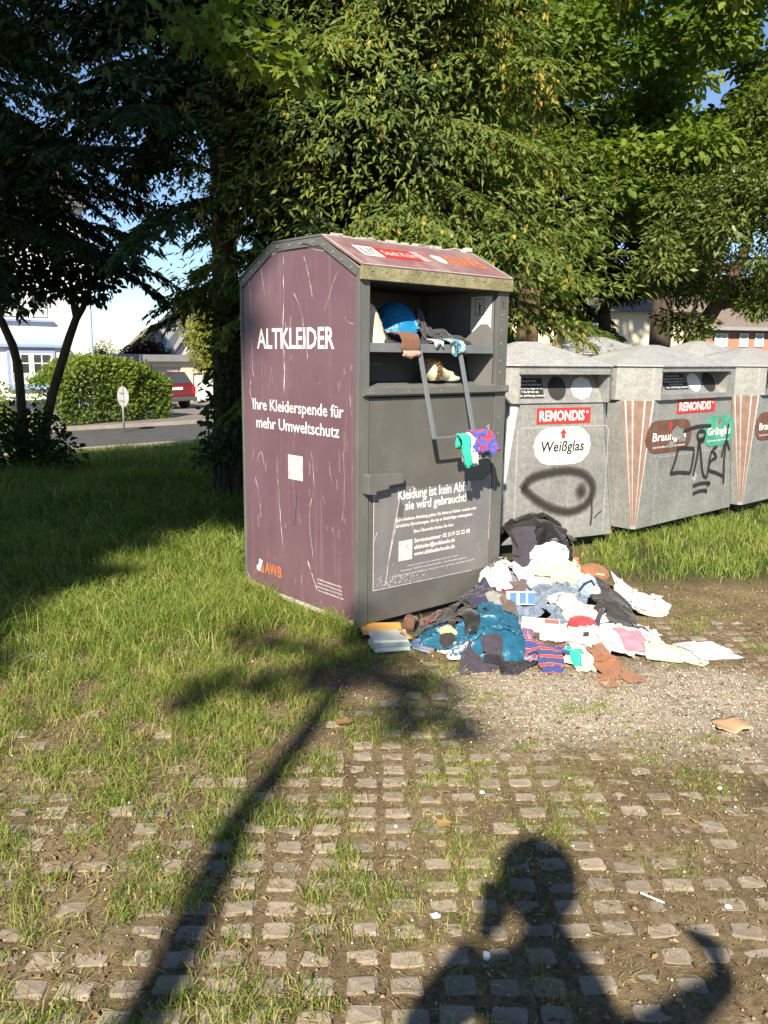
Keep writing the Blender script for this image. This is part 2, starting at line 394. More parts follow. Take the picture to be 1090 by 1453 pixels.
for n_, (x, y) in enumerate(spots):
    rz = 0.0265 + rgs.normal(0, 0.05); z = float(micro(np.array(x), np.array(y))) * 0.4 + rgs.uniform(-0.003, 0.004) - 0.0035 * float(sstep(-0.1, 0.9, x))
    x += rgs.normal(0, 0.004); y += rgs.normal(0, 0.004); sc = rgs.uniform(0.86, 1.08); sc2 = rgs.uniform(0.84, 1.06)
    if n_ < 298:
        o = bpy.data.objects.new('paving_stone', ST_ME[n_ % 8]); COL.objects.link(o); o.parent = ground
        o.location = (x, y, z); o.rotation_euler = (rgs.normal(0, 0.02), rgs.normal(0, 0.02), rz); o.scale = (sc, sc2, 1)
    else:
        p, fcs = ST[n_ % 8]; b0 = len(FARV)
        for q in p:
            FARV.append((x + (q[0] * math.cos(rz) * sc - q[1] * math.sin(rz)), y + (q[0] * math.sin(rz) + q[1] * math.cos(rz) * sc2), z + q[2]))
        FARF += [tuple(k + b0 for k in f) for f in fcs]
if FARV:
    me = bpy.data.meshes.new('paving_stones'); me.from_pydata(FARV, [], FARF); me.update()
    tag(link('paving_stones', me, MAT['stone'], ground), kind='stuff')

# ------------------------------------------------------------------ grass
MAT['grass'] = foliage('grass', [(0.085, 0.16, 0.026), (0.15, 0.235, 0.038), (0.215, 0.285, 0.055), (0.32, 0.33, 0.09), (0.50, 0.43, 0.21)], 0.40, 0.5, 0.3)
def blades(name, X, Y, H, W, lean, seed, rnd, label, parent=None):
    rg = np.random.default_rng(seed); n = len(X)
    a = rg.uniform(0, 2 * np.pi, n); face = rg.uniform(0, np.pi, n)
    Z = gz(X, Y) + micro(X, Y) * sstep(14, 8, np.hypot(X, Y)) - 0.008
    ln = lean * rg.uniform(0.2, 1.3, n) * H
    dx, dy = np.cos(a), np.sin(a); sx, sy = np.cos(face) * W / 2, np.sin(face) * W / 2
    B = np.stack([X, Y, Z], -1)
    M = B + np.stack([dx * ln * 0.28, dy * ln * 0.28, H * 0.58], -1); T = B + np.stack([dx * ln, dy * ln, H * (1 - 0.32 * np.minimum(1, lean * rg.uniform(0.3, 1.3, n)))], -1)
    S = np.stack([sx, sy, np.zeros(n)], -1)
    V = np.stack([B - S, B + S, M - S * 0.8, M + S * 0.8, T], 1)
    tr = np.array([(0, 1, 3), (0, 3, 2), (2, 3, 4)])
    Fa = (tr[None] + (np.arange(n) * 5)[:, None, None]).reshape(-1, 3)
    me = fast_mesh(name, V.reshape(-1, 3), Fa, np.repeat(rnd, 5))
    return me
rg = np.random.default_rng(4)
gX, gY, gH, gW, gR = [], [], [], [], []
def scatter(xa, xb, ya, yb, dens, prob, hfun, wid, tuft, spread, rbase, rsd, seed):
    rg = np.random.default_rng(seed)
    n = int((xb - xa) * (yb - ya) * dens); x = rg.uniform(xa, xb, n); y = rg.uniform(ya, yb, n)
    keep = (np.abs(x) < y * 0.56 + 0.6) & (rg.random(n) < prob(x, y)) & ~in_box(x, y, 0.0); x = x[keep]; y = y[keep]
    k = rg.integers(max(2, tuft // 2), tuft + 1, len(x)); hs = hfun(x, y) * rg.uniform(0.55, 1.25, len(x)); rr = np.clip(rbase + rg.normal(0, rsd, len(x)), 0, 1)
    X = np.repeat(x, k); Y = np.repeat(y, k); n2 = len(X)
    sp = np.repeat(np.full(len(x), spread), k)
    X = X + rg.normal(0, 1, n2) * sp; Y = Y + rg.normal(0, 1, n2) * sp
    ok = ~in_box(X, Y, 0.0)
    H = np.repeat(hs, k) * rg.uniform(0.5, 1.2, n2); rn = np.clip(np.repeat(rr, k) + rg.normal(0, 0.13, n2), 0, 1)
    dry = rg.random(n2) < 0.06; rn[dry] = 1.0
    gX.append(X[ok]); gY.append(Y[ok]); gH.append(H[ok]); gW.append(np.full(ok.sum(), wid) * rg.uniform(0.7, 1.3, ok.sum())); gR.append(rn[ok])
mead_h = lambda x, y: 0.07 + 0.20 * fbm(x * 1.3, y * 1.3, 8) ** 1.3 + 0.06 * sstep(6.5, 9, y)
scatter(-3.6, 0.6, 3.3, 6.6, 820, lambda x, y: meadow(x, y) * (0.22 + 0.78 * sstep(0.34, 0.56, fbm(x * 3.2, y * 3.2, 15))), mead_h, 0.0042, 9, 0.022, 0.42, 0.14, 21)
scatter(-5.5, 0.8, 6.3, 11, 300, lambda x, y: meadow(x, y), mead_h, 0.0065, 9, 0.03, 0.36, 0.14, 22)
scatter(-12, 0, 11, 25.5, 60, lambda x, y: meadow(x, y) * (vcoord(x, y) < 18.9), lambda x, y: 0.16 + 0.2 * fbm(x, y, 8), 0.014, 10, 0.06, 0.33, 0.14, 23)
scatter(1.2, 5.5, 5.0, 9.2, 420, lambda x, y: meadow(x, y) * (0.25 + 0.75 * sstep(0.36, 0.56, fbm(x * 2.4, y * 2.4, 66))) * sstep(0.42, 0.1, 0 * x + (x * -0.66 + y * 0.75) - 3.75), lambda x, y: 0.05 + 0.18 * fbm(x * 1.6, y * 1.6, 8) ** 1.4, 0.0050, 9, 0.025, 0.42, 0.16, 24)
# tufts between the stones: thick on the left, thin on the right
def tuftp(x, y):
    f = fbm(x * 3.4, y * 3.4, 41); f2 = fbm(x * 0.9, y * 0.9, 43)
    lim = 0.36 + 0.17 * sstep(-0.9, 0.7, x) + 0.05 * sstep(2.5, 1.8, y) - 0.10 * sstep(2.5, 3.3, y) * sstep(0.0, -0.7, x) - 0.06 * sstep(-0.2, -0.6, x) + 0.10 * (0.5 - f2) + 0.14 * gravel_zone(x, y) - 0.05 * sstep(2.2, 3.3, y) * sstep(0.4, -0.5, x)
    return sstep(lim, lim + 0.10, f) * (0.12 + 0.88 * sstep(0.42, 0.58, fbm(x * 8.5, y * 8.5, 47))) * (1 - meadow(x, y) * 0.6)
scatter(-2.3, 2.6, 1.3, 5.2, 2000, tuftp, lambda x, y: 0.026 + 0.055 * sstep(0.9, -0.8, x) * fbm(x * 2, y * 2, 50) + 0.04 * sstep(2.4, 3.4, y) * sstep(0, -0.6, x), 0.0026, 10, 0.015, 0.50, 0.22, 25)
scatter(-2.3, 2.6, 1.3, 5.6, 900, lambda x, y: (0.22 + 0.6 * sstep(0.38, 0.58, fbm(x * 2.2, y * 2.2, 91))) * (1 - meadow(x, y)), lambda x, y: 0.018 + 0 * x, 0.0026, 6, 0.016, 0.70, 0.25, 26)
# long grass hugging the foot of the clothing container
_t = np.random.default_rng(5)
for k in range(420):
    s_ = _t.random() * 1.15; p = BOX_N + BV * s_ - BU * abs(_t.normal(0, 0.05))
    nb = 7; gX.append(p.x + _t.normal(0, .015, nb)); gY.append(p.y + _t.normal(0, .015, nb)); gH.append(_t.uniform(0.05, 0.20, nb) * (0.6 if 0.25 < s_ < 0.75 else 1)); gW.append(np.full(nb, 0.004)); gR.append(np.clip(_t.normal(0.6, 0.22, nb), 0, 1))
gX, gY, gH, gW, gR = [np.concatenate(a) for a in (gX, gY, gH, gW, gR)]
inb = in_box(gX, gY, 0.003)
gX, gY, gH, gW, gR = [a[~inb] for a in (gX, gY, gH, gW, gR)]
print('blades', len(gX))
go = link('grass', blades('grass', gX, gY, gH, gW, 1.0, 6, gR, None), MAT['grass'])
tag(go, 'green grass, tall at the left and in tufts between the paving stones', 'grass', kind='stuff')

# ------------------------------------------------------------------ crumbs, dry leaves
def pebbles(name, n, zone, size, mat, label, cat, seed, flat=0.7, sig=0.4):
    rg = np.random.default_rng(seed); X = rg.uniform(-2.4, 2.8, n * 6); Y = rg.uniform(1.3, 5.6, n * 6)
    k = (rg.random(n * 6) < zone(X, Y)) & (np.abs(X) < Y * 0.55 + 0.3) & ~in_box(X, Y, 0.02); X = X[k][:n]; Y = Y[k][:n]; m = len(X)
    s = size * rg.lognormal(0, sig, m)
    base = np.array([(1, 0, 0), (0, 1, 0), (-1, 0, 0), (0, -1, 0), (0, 0, 1), (0, 0, -1)], float) * (1, 1, flat)
    V = base[None] * s[:, None, None] * rg.uniform(0.6, 1.3, (m, 6, 1)); a = rg.uniform(0, 6.28, m)
    Vx = V[..., 0] * np.cos(a)[:, None] - V[..., 1] * np.sin(a)[:, None]; Vy = V[..., 0] * np.sin(a)[:, None] + V[..., 1] * np.cos(a)[:, None]
    Z = gz(X, Y) + micro(X, Y) + s * 0.35
    P = np.stack([Vx + X[:, None], Vy + Y[:, None], V[..., 2] + Z[:, None]], -1)
    tr = np.array([(0, 1, 4), (1, 2, 4), (2, 3, 4), (3, 0, 4), (1, 0, 5), (2, 1, 5), (3, 2, 5), (0, 3, 5)])
    me = fast_mesh(name, P.reshape(-1, 3), (tr[None] + (np.arange(m) * 6)[:, None, None]).reshape(-1, 3), np.repeat(rg.random(m), 6))
    return tag(link(name, me, mat), label, cat, kind='stuff')
MAT['crumb'] = foliage('crumb', [(0.36, 0.30, 0.24), (0.52, 0.46, 0.39), (0.70, 0.67, 0.62)], 0.0, 0.9, 0.1)
pebbles('gravel', 24000, lambda x, y: np.clip(gravel_zone(x, y) * 0.95 + 0.03, 0, 1), 0.0027, MAT['crumb'], 'pale crumbs of grit strewn in front of the clothes pile', 'gravel', 61)
MAT['clod'] = foliage('clod', [(0.11, 0.075, 0.045), (0.20, 0.145, 0.09), (0.32, 0.24, 0.155)], 0.0, 0.95, 0.1)
pebbles('soil_crumbs', 15000, lambda x, y: 0.25 + 0.75 * fbm(x * 4, y * 4, 19) * (1 - meadow(x, y)), 0.0036, MAT['clod'], 'loose brown soil crumbs between the paving stones', 'soil', 62, 0.7, 0.45)
rg = np.random.default_rng(73); m = 22000; X = rg.uniform(-2.3, 2.6, m); Y = rg.uniform(1.35, 5.2, m); k = ~in_box(X, Y, 0.04) & (rg.random(m) < 0.25 + 0.75 * sstep(0.9, -0.6, X)); X, Y = X[k], Y[k]; m = len(X)
Dd = rg.normal(0, 1, (m, 3)); Dd[:, 2] = np.abs(Dd[:, 2]) * 0.18; MAT['straw'] = foliage('straw', [(0.16, 0.11, 0.06), (0.30, 0.23, 0.12), (0.42, 0.35, 0.20)], 0.15, 0.8, 0.1)
tag(leaves('straw', np.stack([X, Y, gz(X, Y) + micro(X, Y) + 0.004], -1), Dd, rg.normal(0, 0.3, (m, 3)) + (0, 0, 1), 0.045, 0.0028, MAT['straw'], None, 'kite', 74), 'dry straw and dead grass lying flat on the soil', 'straw', kind='stuff')
rg = np.random.default_rng(71); m = 900
X = rg.uniform(-2.2, 2.4, m); Y = rg.uniform(1.35, 5.0, m); k = ~in_box(X, Y, 0.05); X, Y = X[k], Y[k]; m = len(X)
Dd = rg.normal(0, 1, (m, 3)); Dd[:, 2] *= 0.2; Nn = rg.normal(0, 0.3, (m, 3)) + (0, 0, 1)
MAT['dry'] = foliage('dry_leaf', [(0.10, 0.06, 0.03), (0.22, 0.13, 0.06), (0.36, 0.24, 0.11)], 0.1, 0.8, 0.1)
lo = leaves('leaf_litter', np.stack([X, Y, gz(X, Y) + micro(X, Y) + 0.006], -1), Dd, Nn, 0.026, 0.012, MAT['dry'], None, 'kite', 72)
tag(lo, 'dry brown leaf scraps lying among the paving stones', 'leaf litter', kind='stuff')

# ------------------------------------------------------------------ road and footpath (45 degrees, beyond the grass, lower down)
def strip(name, v0, v1, z0, z1, mat, u0=-60, u1=90):
    p = [uv2xy(u0, v0), uv2xy(u1, v0), uv2xy(u1, v1), uv2xy(u0, v1)]
    mb = MB(); mb.loft([(a, b, z0) for a, b in p], [(a, b, z1) for a, b in p], False, True)
    return tag(mb.build(name, mat), kind='structure')
MAT['asphalt'] = plain('asphalt', (0.060, 0.060, 0.064), 0.9, 0.25, 3.0, bmp=0.4, bscale=120)
MAT['path'] = plain('path_paving', (0.17, 0.15, 0.14), 0.9, 0.18, 1.5, bmp=0.3, bscale=30)
MAT['kerb'] = plain('kerb_stone', (0.30, 0.27, 0.23), 0.9, 0.2, 3.0)
strip('road', 19.2, 24.4, ROAD_Z - 0.2, ROAD_Z + 0.012, MAT['asphalt'])
strip('kerb', 18.95, 19.2, ROAD_Z - 0.2, ROAD_Z + 0.10, MAT['kerb'])
strip('kerb', 24.4, 24.62, ROAD_Z - 0.2, ROAD_Z + 0.11, MAT['kerb'])
strip('footpath', 24.62, 27.6, ROAD_Z - 0.2, ROAD_Z + 0.10, MAT['path'])
strip('driveway', 27.6, 70, ROAD_Z - 0.2, ROAD_Z + 0.094, MAT['path'])
YARD_Z = ROAD_Z + 0.094
# ------------------------------------------------------------------ lettering and ribbons on flat faces
_tc = {}
def text_mesh(s, bold=0.0, shear=0.0):
    cu = bpy.data.curves.new('t', 'FONT'); cu.body = s; cu.offset = bold; cu.shear = shear; cu.resolution_u = 2
    ob = bpy.data.objects.new('t', cu); COL.objects.link(ob)
    me = ob.to_mesh(); vs = [v.co.copy() for v in me.vertices]; fs = [tuple(p.vertices) for p in me.polygons]
    ob.to_mesh_clear(); bpy.data.objects.remove(ob); bpy.data.curves.remove(cu); return vs, fs
CAP = max(v.y for v in text_mesh('H')[0])
def letter(s, org, xd, yd, cap, width, mat, parent, bold=0.0, shear=0.0, name='lettering', align='l'):
    """text with its baseline start at org, given cap height and given total width (None: natural)"""
    vs, fs = text_mesh(s, bold, shear)
    x0 = min(v.x for v in vs); x1 = max(v.x for v in vs); sy = cap / CAP; sx = (width / (x1 - x0)) if width else sy
    org = Vector(org); xd = Vector(xd); yd = Vector(yd)
    off = -x0 * sx if align == 'l' else -(x0 + x1) / 2 * sx
    mb = MB(); mb.add([org + xd * (v.x * sx + off) + yd * (v.y * sy) for v in vs], fs)
    me = mb.mesh(name); return link(name, me, mat, parent)
def ribbon(pts, width, xd, yd, org, n_):
    """polyline (2D) into a flat strip; returns verts, faces and across coordinate"""
    pts = [Vector((p[0], p[1])) for p in pts]; V = []; Fq = []; A = []
    if not hasattr(width, '__len__'): width = [width] * len(pts)
    org = Vector(org); xd = Vector(xd); yd = Vector(yd); n_ = Vector(n_)
    for i, p in enumerate(pts):
        d = (pts[min(i + 1, len(pts) - 1)] - pts[max(i - 1, 0)]).normalized(); q = Vector((-d.y, d.x)) * width[i] / 2
        for k, a in ((1, 0), (-1, 1)):
            w = p + q * k; V.append(org + xd * w.x + yd * w.y + n_); A.append(a)
    for i in range(len(pts) - 1): Fq.append((2 * i, 2 * i + 1, 2 * i + 3, 2 * i + 2))
    return V, Fq, A
def smooth_line(pts, n=6):
    out = []
    for i in range(len(pts) - 1):
        p0 = Vector(pts[max(i - 1, 0)]); p1 = Vector(pts[i]); p2 = Vector(pts[i + 1]); p3 = Vector(pts[min(i + 2, len(pts) - 1)])
        for k in range(n):
            t = k / n
            out.append(0.5 * ((2 * p1) + (-p0 + p2) * t + (2 * p0 - 5 * p1 + 4 * p2 - p3) * t * t + (-p0 + 3 * p1 - 3 * p2 + p3) * t ** 3))
    out.append(Vector(pts[-1])); return out
def spray_mat(name, col, soft):
    m, nt, b = new_mat(name); b.inputs['Base Color'].default_value = c4(col); b.inputs['Roughness'].default_value = 0.7
    a = N(nt, 'ShaderNodeAttribute', attribute_name='rnd')
    d = N(nt, 'ShaderNodeMath', operation='SUBTRACT'); nt.links.new(a.outputs['Fac'], d.inputs[0]); d.inputs[1].default_value = 0.5
    ab = N(nt, 'ShaderNodeMath', operation='ABSOLUTE'); nt.links.new(d.outputs[0], ab.inputs[0])
    n = noise_node(nt, 60, 4, 0.7); ad = N(nt, 'ShaderNodeMath', operation='MULTIPLY_ADD'); nt.links.new(n.outputs[0], ad.inputs[0]); ad.inputs[1].default_value = 0.25; nt.links.new(ab.outputs[0], ad.inputs[2])
    r = ramp(nt, ad.outputs[0], [(0.5 - soft + 0.1, (0.95,) * 3), (0.56, (0, 0, 0))])
    tr = N(nt, 'ShaderNodeBsdfTransparent'); mx = N(nt, 'ShaderNodeMixShader')
    nt.links.new(r.outputs[0], mx.inputs[0]); nt.links.new(tr.outputs[0], mx.inputs[1]); nt.links.new(b.outputs[0], mx.inputs[2])
    nt.links.new(mx.outputs[0], nt.nodes['Material Output'].inputs[0]); return m
MAT['spray_soft'] = spray_mat('spray_paint_soft', (0.028, 0.024, 0.022), 0.42)
MAT['spray_hard'] = spray_mat('marker_paint', (0.02, 0.02, 0.022), 0.16)
MAT['white_print'] = plain('white_print', (0.78, 0.77, 0.76), 0.6, 0.06, 20)
MAT['faded_print'] = plain('faded_print', (0.50, 0.49, 0.48), 0.7, 0.3, 30)
MAT['dim_print'] = plain('dim_print', (0.20, 0.20, 0.20), 0.7, 0.2, 30)
MAT['orange_print'] = plain('orange_print', (0.70, 0.17, 0.045), 0.55, 0.12, 12)
MAT['red_print'] = plain('red_print', (0.55, 0.035, 0.03), 0.5, 0.12, 9)
MAT['scratch'] = plain('scratch', (0.50, 0.44, 0.45), 0.8, 0.4, 30)
MAT['dark_scratch'] = plain('dark_scratch', (0.04, 0.03, 0.035), 0.8, 0.25, 30)

# ------------------------------------------------------------------ the clothing container
def film_mat():
    m, nt, b = new_mat('purple_film')
    n = noise_node(nt, 2.2, 7, 0.65); n2 = noise_node(nt, 30, 6, 0.75)
    col = ramp(nt, n.outputs[0], [(0.3, (0.115, 0.062, 0.082)), (0.7, (0.150, 0.088, 0.110))]).outputs[0]
    tc = N(nt, 'ShaderNodeTexCoord'); mp = N(nt, 'ShaderNodeMapping'); mp.inputs['Scale'].default_value = (30, 30, 1.2)
    nt.links.new(tc.outputs['Object'], mp.inputs[0]); st = N(nt, 'ShaderNodeTexNoise'); setin(st, Scale=1.0, Detail=5, Roughness=0.7); nt.links.new(mp.outputs[0], st.inputs[0])
    f = ramp(nt, st.outputs[0], [(0.56, (0, 0, 0)), (0.75, (0.28,) * 3)]).outputs[0]
    col = mixc(nt, f, col, (0.33, 0.26, 0.27))
    f2 = ramp(nt, n2.outputs[0], [(0.62, (0, 0, 0)), (0.78, (0.25,) * 3)]).outputs[0]
    col = mixc(nt, f2, col, (0.40, 0.34, 0.34))
    nt.links.new(col, b.inputs['Base Color']); b.inputs['Roughness'].default_value = 0.42
    bump(nt, b, n.outputs[0], 0.12, 0.02); return m
MAT['film'] = film_mat()
MAT['roof_film'] = plain('roof_film', (0.22, 0.12, 0.13), 0.5, 0.25, 5, dirt=(0.36, 0.30, 0.28), dirt_amt=0.6)
MAT['grey_steel'] = plain('grey_painted_steel', (0.105, 0.107, 0.102), 0.48, 0.10, 3.0, dirt=(0.19, 0.18, 0.16), dirt_amt=0.35, bmp=0.05, bscale=8)
MAT['grey_door'] = plain('grey_door_paint', (0.095, 0.095, 0.089), 0.5, 0.10, 2.4, dirt=(0.17, 0.165, 0.15), dirt_amt=0.4, bmp=0.06, bscale=6)
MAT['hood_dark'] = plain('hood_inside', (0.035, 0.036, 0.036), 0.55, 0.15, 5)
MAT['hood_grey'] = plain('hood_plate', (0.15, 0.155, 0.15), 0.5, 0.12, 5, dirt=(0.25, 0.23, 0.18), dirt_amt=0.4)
MAT['tray_grey'] = plain('tray_steel', (0.135, 0.15, 0.165), 0.45, 0.10, 5)
MAT['moss_edge'] = plain('mossy_fascia', (0.20, 0.185, 0.10), 0.85, 0.35, 14, dirt=(0.36, 0.33, 0.20), dirt_amt=0.8, bmp=0.6, bscale=60)
MAT['backing'] = plain('bare_backing', (0.42, 0.41, 0.38), 0.8, 0.25, 6, dirt=(0.22, 0.19, 0.13), dirt_amt=0.6)
MAT['sticker'] = plain('grey_sticker', (0.150, 0.148, 0.152), 0.5, 0.12, 4, dirt=(0.21, 0.205, 0.20), dirt_amt=0.5)
MAT['rivet'] = plain('rivet', (0.45, 0.45, 0.43), 0.35, 0.1, 20, metal=0.6)
MAT['white_paint'] = plain('white_label', (0.66, 0.65, 0.62), 0.6, 0.12, 10)

box = empty('clothing_container', BOX_N, BOX_TH, 'purple and grey steel clothing container with its stuffed hood standing open', 'clothing container')
W_, D_ = 1.15, 1.15
gab = [(0.0, 0.05), (1.15, 0.05), (1.15, 1.985), (0.789, 2.163), (0.326, 2.163), (0.0, 1.985)]
MB().prism(gab, 'x', 0.0, 0.02).build('side_wall', MAT['backing'], box)
MB().prism(gab, 'x', 1.13, 1.15).build('side_wall', MAT['grey_steel'], box)
MB().box(0.02, 1.13, 1.128, 1.148, 0.05, 1.98).build('back_wall', MAT['grey_steel'], box)
MB().box(0.03, 1.12, 0.04, 1.12, 0.0, 0.048).build('plinth', MAT['hood_dark'], box)
MB().box(0.021, 1.129, 0.04, 1.127, 0.05, 0.07).build('floor_plate', MAT['hood_dark'], box)
# purple film with its top edge peeled away from the gable
top = [(1.125, 1.965), (1.02, 2.015), (0.93, 2.068), (0.84, 2.098), (0.75, 2.118), (0.66, 2.122), (0.56, 2.128), (0.46, 2.122), (0.36, 2.098), (0.27, 2.085), (0.19, 2.045), (0.10, 1.995), (0.03, 1.962)]
film_o = [(0.028, 0.085), (1.128, 0.085)] + top
side = MB().prism(film_o, 'x', -0.005, -0.001).build('side_panel', MAT['film'], box)
side['label'] = 'purple film panel with white lettering, scratched and peeling at the top'
cv, cf = [], []
for i, (y, z) in enumerate(top):      # the curled lip of the film
    k = math.sin(i / (len(top) - 1) * math.pi) * (0.6 + 0.4 * math.sin(i * 1.9))
    for a in range(5):
        t = a / 4 * 1.5 * k + 0.05; r = 0.022 * (0.4 + k)
        cv.append((-0.004 - r * (1 - math.cos(t)) - 0.002 * a / 4, y, z + r * math.sin(t) * 0.9))
for i in range(len(top) - 1):
    for a in range(4): cf.append((i * 5 + a, i * 5 + a + 1, (i + 1) * 5 + a + 1, (i + 1) * 5 + a))
MB().add(cv, cf).build('peeling_edge', MAT['white_paint'], side, True)
# corner posts and gable trim
for x0, x1, y0, y1, z1 in ((-0.008, 0.062, -0.006, 0.02, 1.93), (1.062, 1.156, -0.006, 0.02, 1.93), (-0.011, 0.0, -0.006, 0.026, 1.985), (-0.011, 0.0, 1.132, 1.156, 1.985), (1.15, 1.158, -0.006, 0.05, 1.985)):
    MB().box(x0, x1, y0, y1, 0.05, z1).build('corner_post', MAT['grey_steel'], box, bevel=0.003)
rp = [(1.156, 1.975), (0.792, 2.166), (0.324, 2.166), (-0.006, 1.982)]
for i in range(3):
    (y0, z0), (y1, z1) = rp[i], rp[i + 1]
    d = Vector((y1 - y0, z1 - z0)).normalized(); nn = Vector((d.y, -d.x)) * -0.042
    if nn.y > 0: nn = -nn
    poly = [(y0, z0), (y1, z1), (y1 + nn.x, z1 + nn.y), (y0 + nn.x, z0 + nn.y)]
    if i == 1: poly = [(y0, z0), (y1, z1), (y1 + 0.010, z1 - 0.042), (y0 - 0.010, z0 - 0.042)]
    t_ = MB().prism(poly, 'x', -0.014 - 0.001 * i, -0.0055).build('gable_trim', MAT['grey_steel'], box)
    for k in range(4):
        q = Vector((y0, z0)).lerp(Vector((y1, z1)), (k + 0.6) / 4.2) + nn * 0.5
        MB().disc((-0.016 - 0.001 * i, q.x, q.y), (-1, 0, 0), 0.006, 0.003, 8).build('rivet', MAT['rivet'], t_)
# roof
def slab(p0, p1, th=0.012, x0=-0.012, x1=1.162):
    d = Vector((p1[0] - p0[0], p1[1] - p0[1])).normalized(); n = Vector((-d.y, d.x))
    if n.y < 0: n = -n
    return MB().prism([p0, p1, (p1[0] + n.x * th, p1[1] + n.y * th), (p0[0] + n.x * th, p0[1] + n.y * th)], 'x', x0, x1)
roof = slab((-0.032, 1.990), (0.322, 2.169)).build('roof_panel', MAT['roof_film'], box, bevel=0.002)
slab((0.325, 2.170), (0.790, 2.170)).build('roof_panel', MAT['grey_steel'], box, bevel=0.002)
slab((0.793, 2.168), (1.165, 1.985)).build('roof_panel', MAT['grey_steel'], box, bevel=0.002)
# pale worn edges of the front roof panel
rd = Vector((0, 0.354, 0.179)).normalized(); rn = Vector((0, -rd.z, rd.y)); r0 = Vector((0, -0.032, 1.990)) + rn * 0.0128
def on_roof(x, s): return r0 + Vector((x, 0, 0)) + rd * s
mb = MB()
for a, b in (((-0.012, 0.000), (1.162, 0.010)), ((-0.012, 0.380), (1.162, 0.398)), ((-0.012, 0.0), (0.0, 0.39)), ((1.148, 0.0), (1.162, 0.39))):
    mb.add([on_roof(a[0], a[1]), on_roof(b[0], a[1]), on_roof(b[0], b[1]), on_roof(a[0], b[1])], [(0, 1, 2, 3)])
mb.build('worn_edge', MAT['backing'], roof)
mb = MB(); rr = random.Random(3)
for k in range(26):
    x = rr.uniform(0, 1.12); w = rr.uniform(0.02, 0.09); a = on_roof(x, 0.392); mb.box(a.x, a.x + w, a.y - 0.006, a.y + rr.uniform(0.0, 0.012), a.z - 0.001, a.z + rr.uniform(0.004, 0.014))
mb.box(1.10, 1.15, 0.30, 0.335, 2.182, 2.205)
mb.build('flaking_ridge', MAT['backing'], roof)['kind'] = 'stuff'
def roof_quad(name, x0, x1, s0, s1, mat, lift=0.001, sh=0.0):
    q = [on_roof(x0, s0), on_roof(x1, s0), on_roof(x1 + sh, s1), on_roof(x0 + sh, s1)]
    return MB().add([p + rn * lift for p in q], [(0, 1, 2, 3)]).build(name, mat, roof)
roof_quad('emblem_plate', 0.10, 0.24, 0.13, 0.27, MAT['white_paint'])
mb = MB()
for a, b, c, d in ((0.125, 0.20, 0.155, 0.17), (0.125, 0.145, 0.17, 0.245), (0.165, 0.215, 0.19, 0.205), (0.17, 0.19, 0.205, 0.25), (0.20, 0.225, 0.22, 0.25)):
    q = [on_roof(a, c), on_roof(b, c), on_roof(b, d), on_roof(a, d)]; mb.add([p + rn * 0.002 for p in q], [(0, 1, 2, 3)])
mb.build('emblem', MAT['dim_print'], roof)
roof_quad('red_band', 0.242, 0.60, 0.13, 0.27, MAT['red_print'])
letter('Stadt Köln', on_roof(0.27, 0.17) + rn * 0.002, (1, 0, 0), rd, 0.06, 0.24, MAT['faded_print'], roof, 0.01)
for k in range(3): roof_quad('slash_mark', 0.535 + k * 0.022, 0.548 + k * 0.022, 0.13, 0.27, MAT['faded_print'], 0.002, -0.02)
mb = MB(); n0 = 9
mb.add([on_roof(0.70 + 0.045 * math.cos(k / n0 * 6.28) * (1 + 0.2 * math.sin(k * 2.3)), 0.20 + 0.06 * math.sin(k / n0 * 6.28) * (1 + .2 * math.cos(k * 1.7))) + rn * 0.001 for k in range(n0)], [tuple(range(n0))])
mb.build('torn_patch', MAT['white_paint'], roof)
letter('AWB', on_roof(0.755, 0.12) + rn * 0.002, (1, 0, 0), rd, 0.15, 0.30, MAT['orange_print'], roof, 0.004)
# fascia over the hood
fas = MB().box(-0.014, 1.164, -0.034, -0.010, 1.925, 1.993).build('fascia', MAT['moss_edge'], box, bevel=0.004)
mb = MB()
for k in range(12): mb.disc((0.05 + k * 0.095, -0.036, 1.975), (0, -1, 0), 0.005, 0.003, 8)
mb.build('rivet_row', MAT['rivet'], fas)['kind'] = 'stuff'
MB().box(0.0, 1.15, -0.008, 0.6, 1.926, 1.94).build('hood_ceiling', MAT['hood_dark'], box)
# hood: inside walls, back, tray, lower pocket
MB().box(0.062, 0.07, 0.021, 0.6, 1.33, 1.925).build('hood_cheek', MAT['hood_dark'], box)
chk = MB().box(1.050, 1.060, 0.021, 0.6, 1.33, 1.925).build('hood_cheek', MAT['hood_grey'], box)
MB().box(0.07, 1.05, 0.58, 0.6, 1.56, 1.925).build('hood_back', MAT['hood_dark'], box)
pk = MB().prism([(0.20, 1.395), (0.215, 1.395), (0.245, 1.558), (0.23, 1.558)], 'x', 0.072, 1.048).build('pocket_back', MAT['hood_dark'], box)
MB().prism([(-0.028, 1.376), (0.20, 1.392), (0.20, 1.378), (-0.028, 1.362)], 'x', 0.064, 1.048).build('pocket_floor', MAT['hood_grey'], box)
for s, z, w in (('Schuhe bitte', 1.487, 0.17), ('paarweise bündeln', 1.452, 0.24)):
    for x in (0.12, 0.56): letter(s, (x + 0.12, 0.205, z) if False else (x + 0.13, 0.2135, z), (1, 0, 0), (0, 0.18, 0.98), 0.018, w, MAT['dim_print'], pk, 0.01, align='c')
MB().box(0.072, 1.048, 0.012, 0.576, 1.562, 1.572).build('tray_floor', MAT['tray_grey'], box)
MB().box(0.070, 1.036, -0.004, 0.010, 1.560, 1.608).build('tray_bar', MAT['tray_grey'], box, bevel=0.002)
pl = [(0.012, 1.575), (0.012, 1.70), (0.05, 1.735), (0.10, 1.735), (0.27, 1.62), (0.27, 1.575)]
MB().prism(pl, 'x', 1.030, 1.038).build('tray_cheek', MAT['hood_grey'], box)
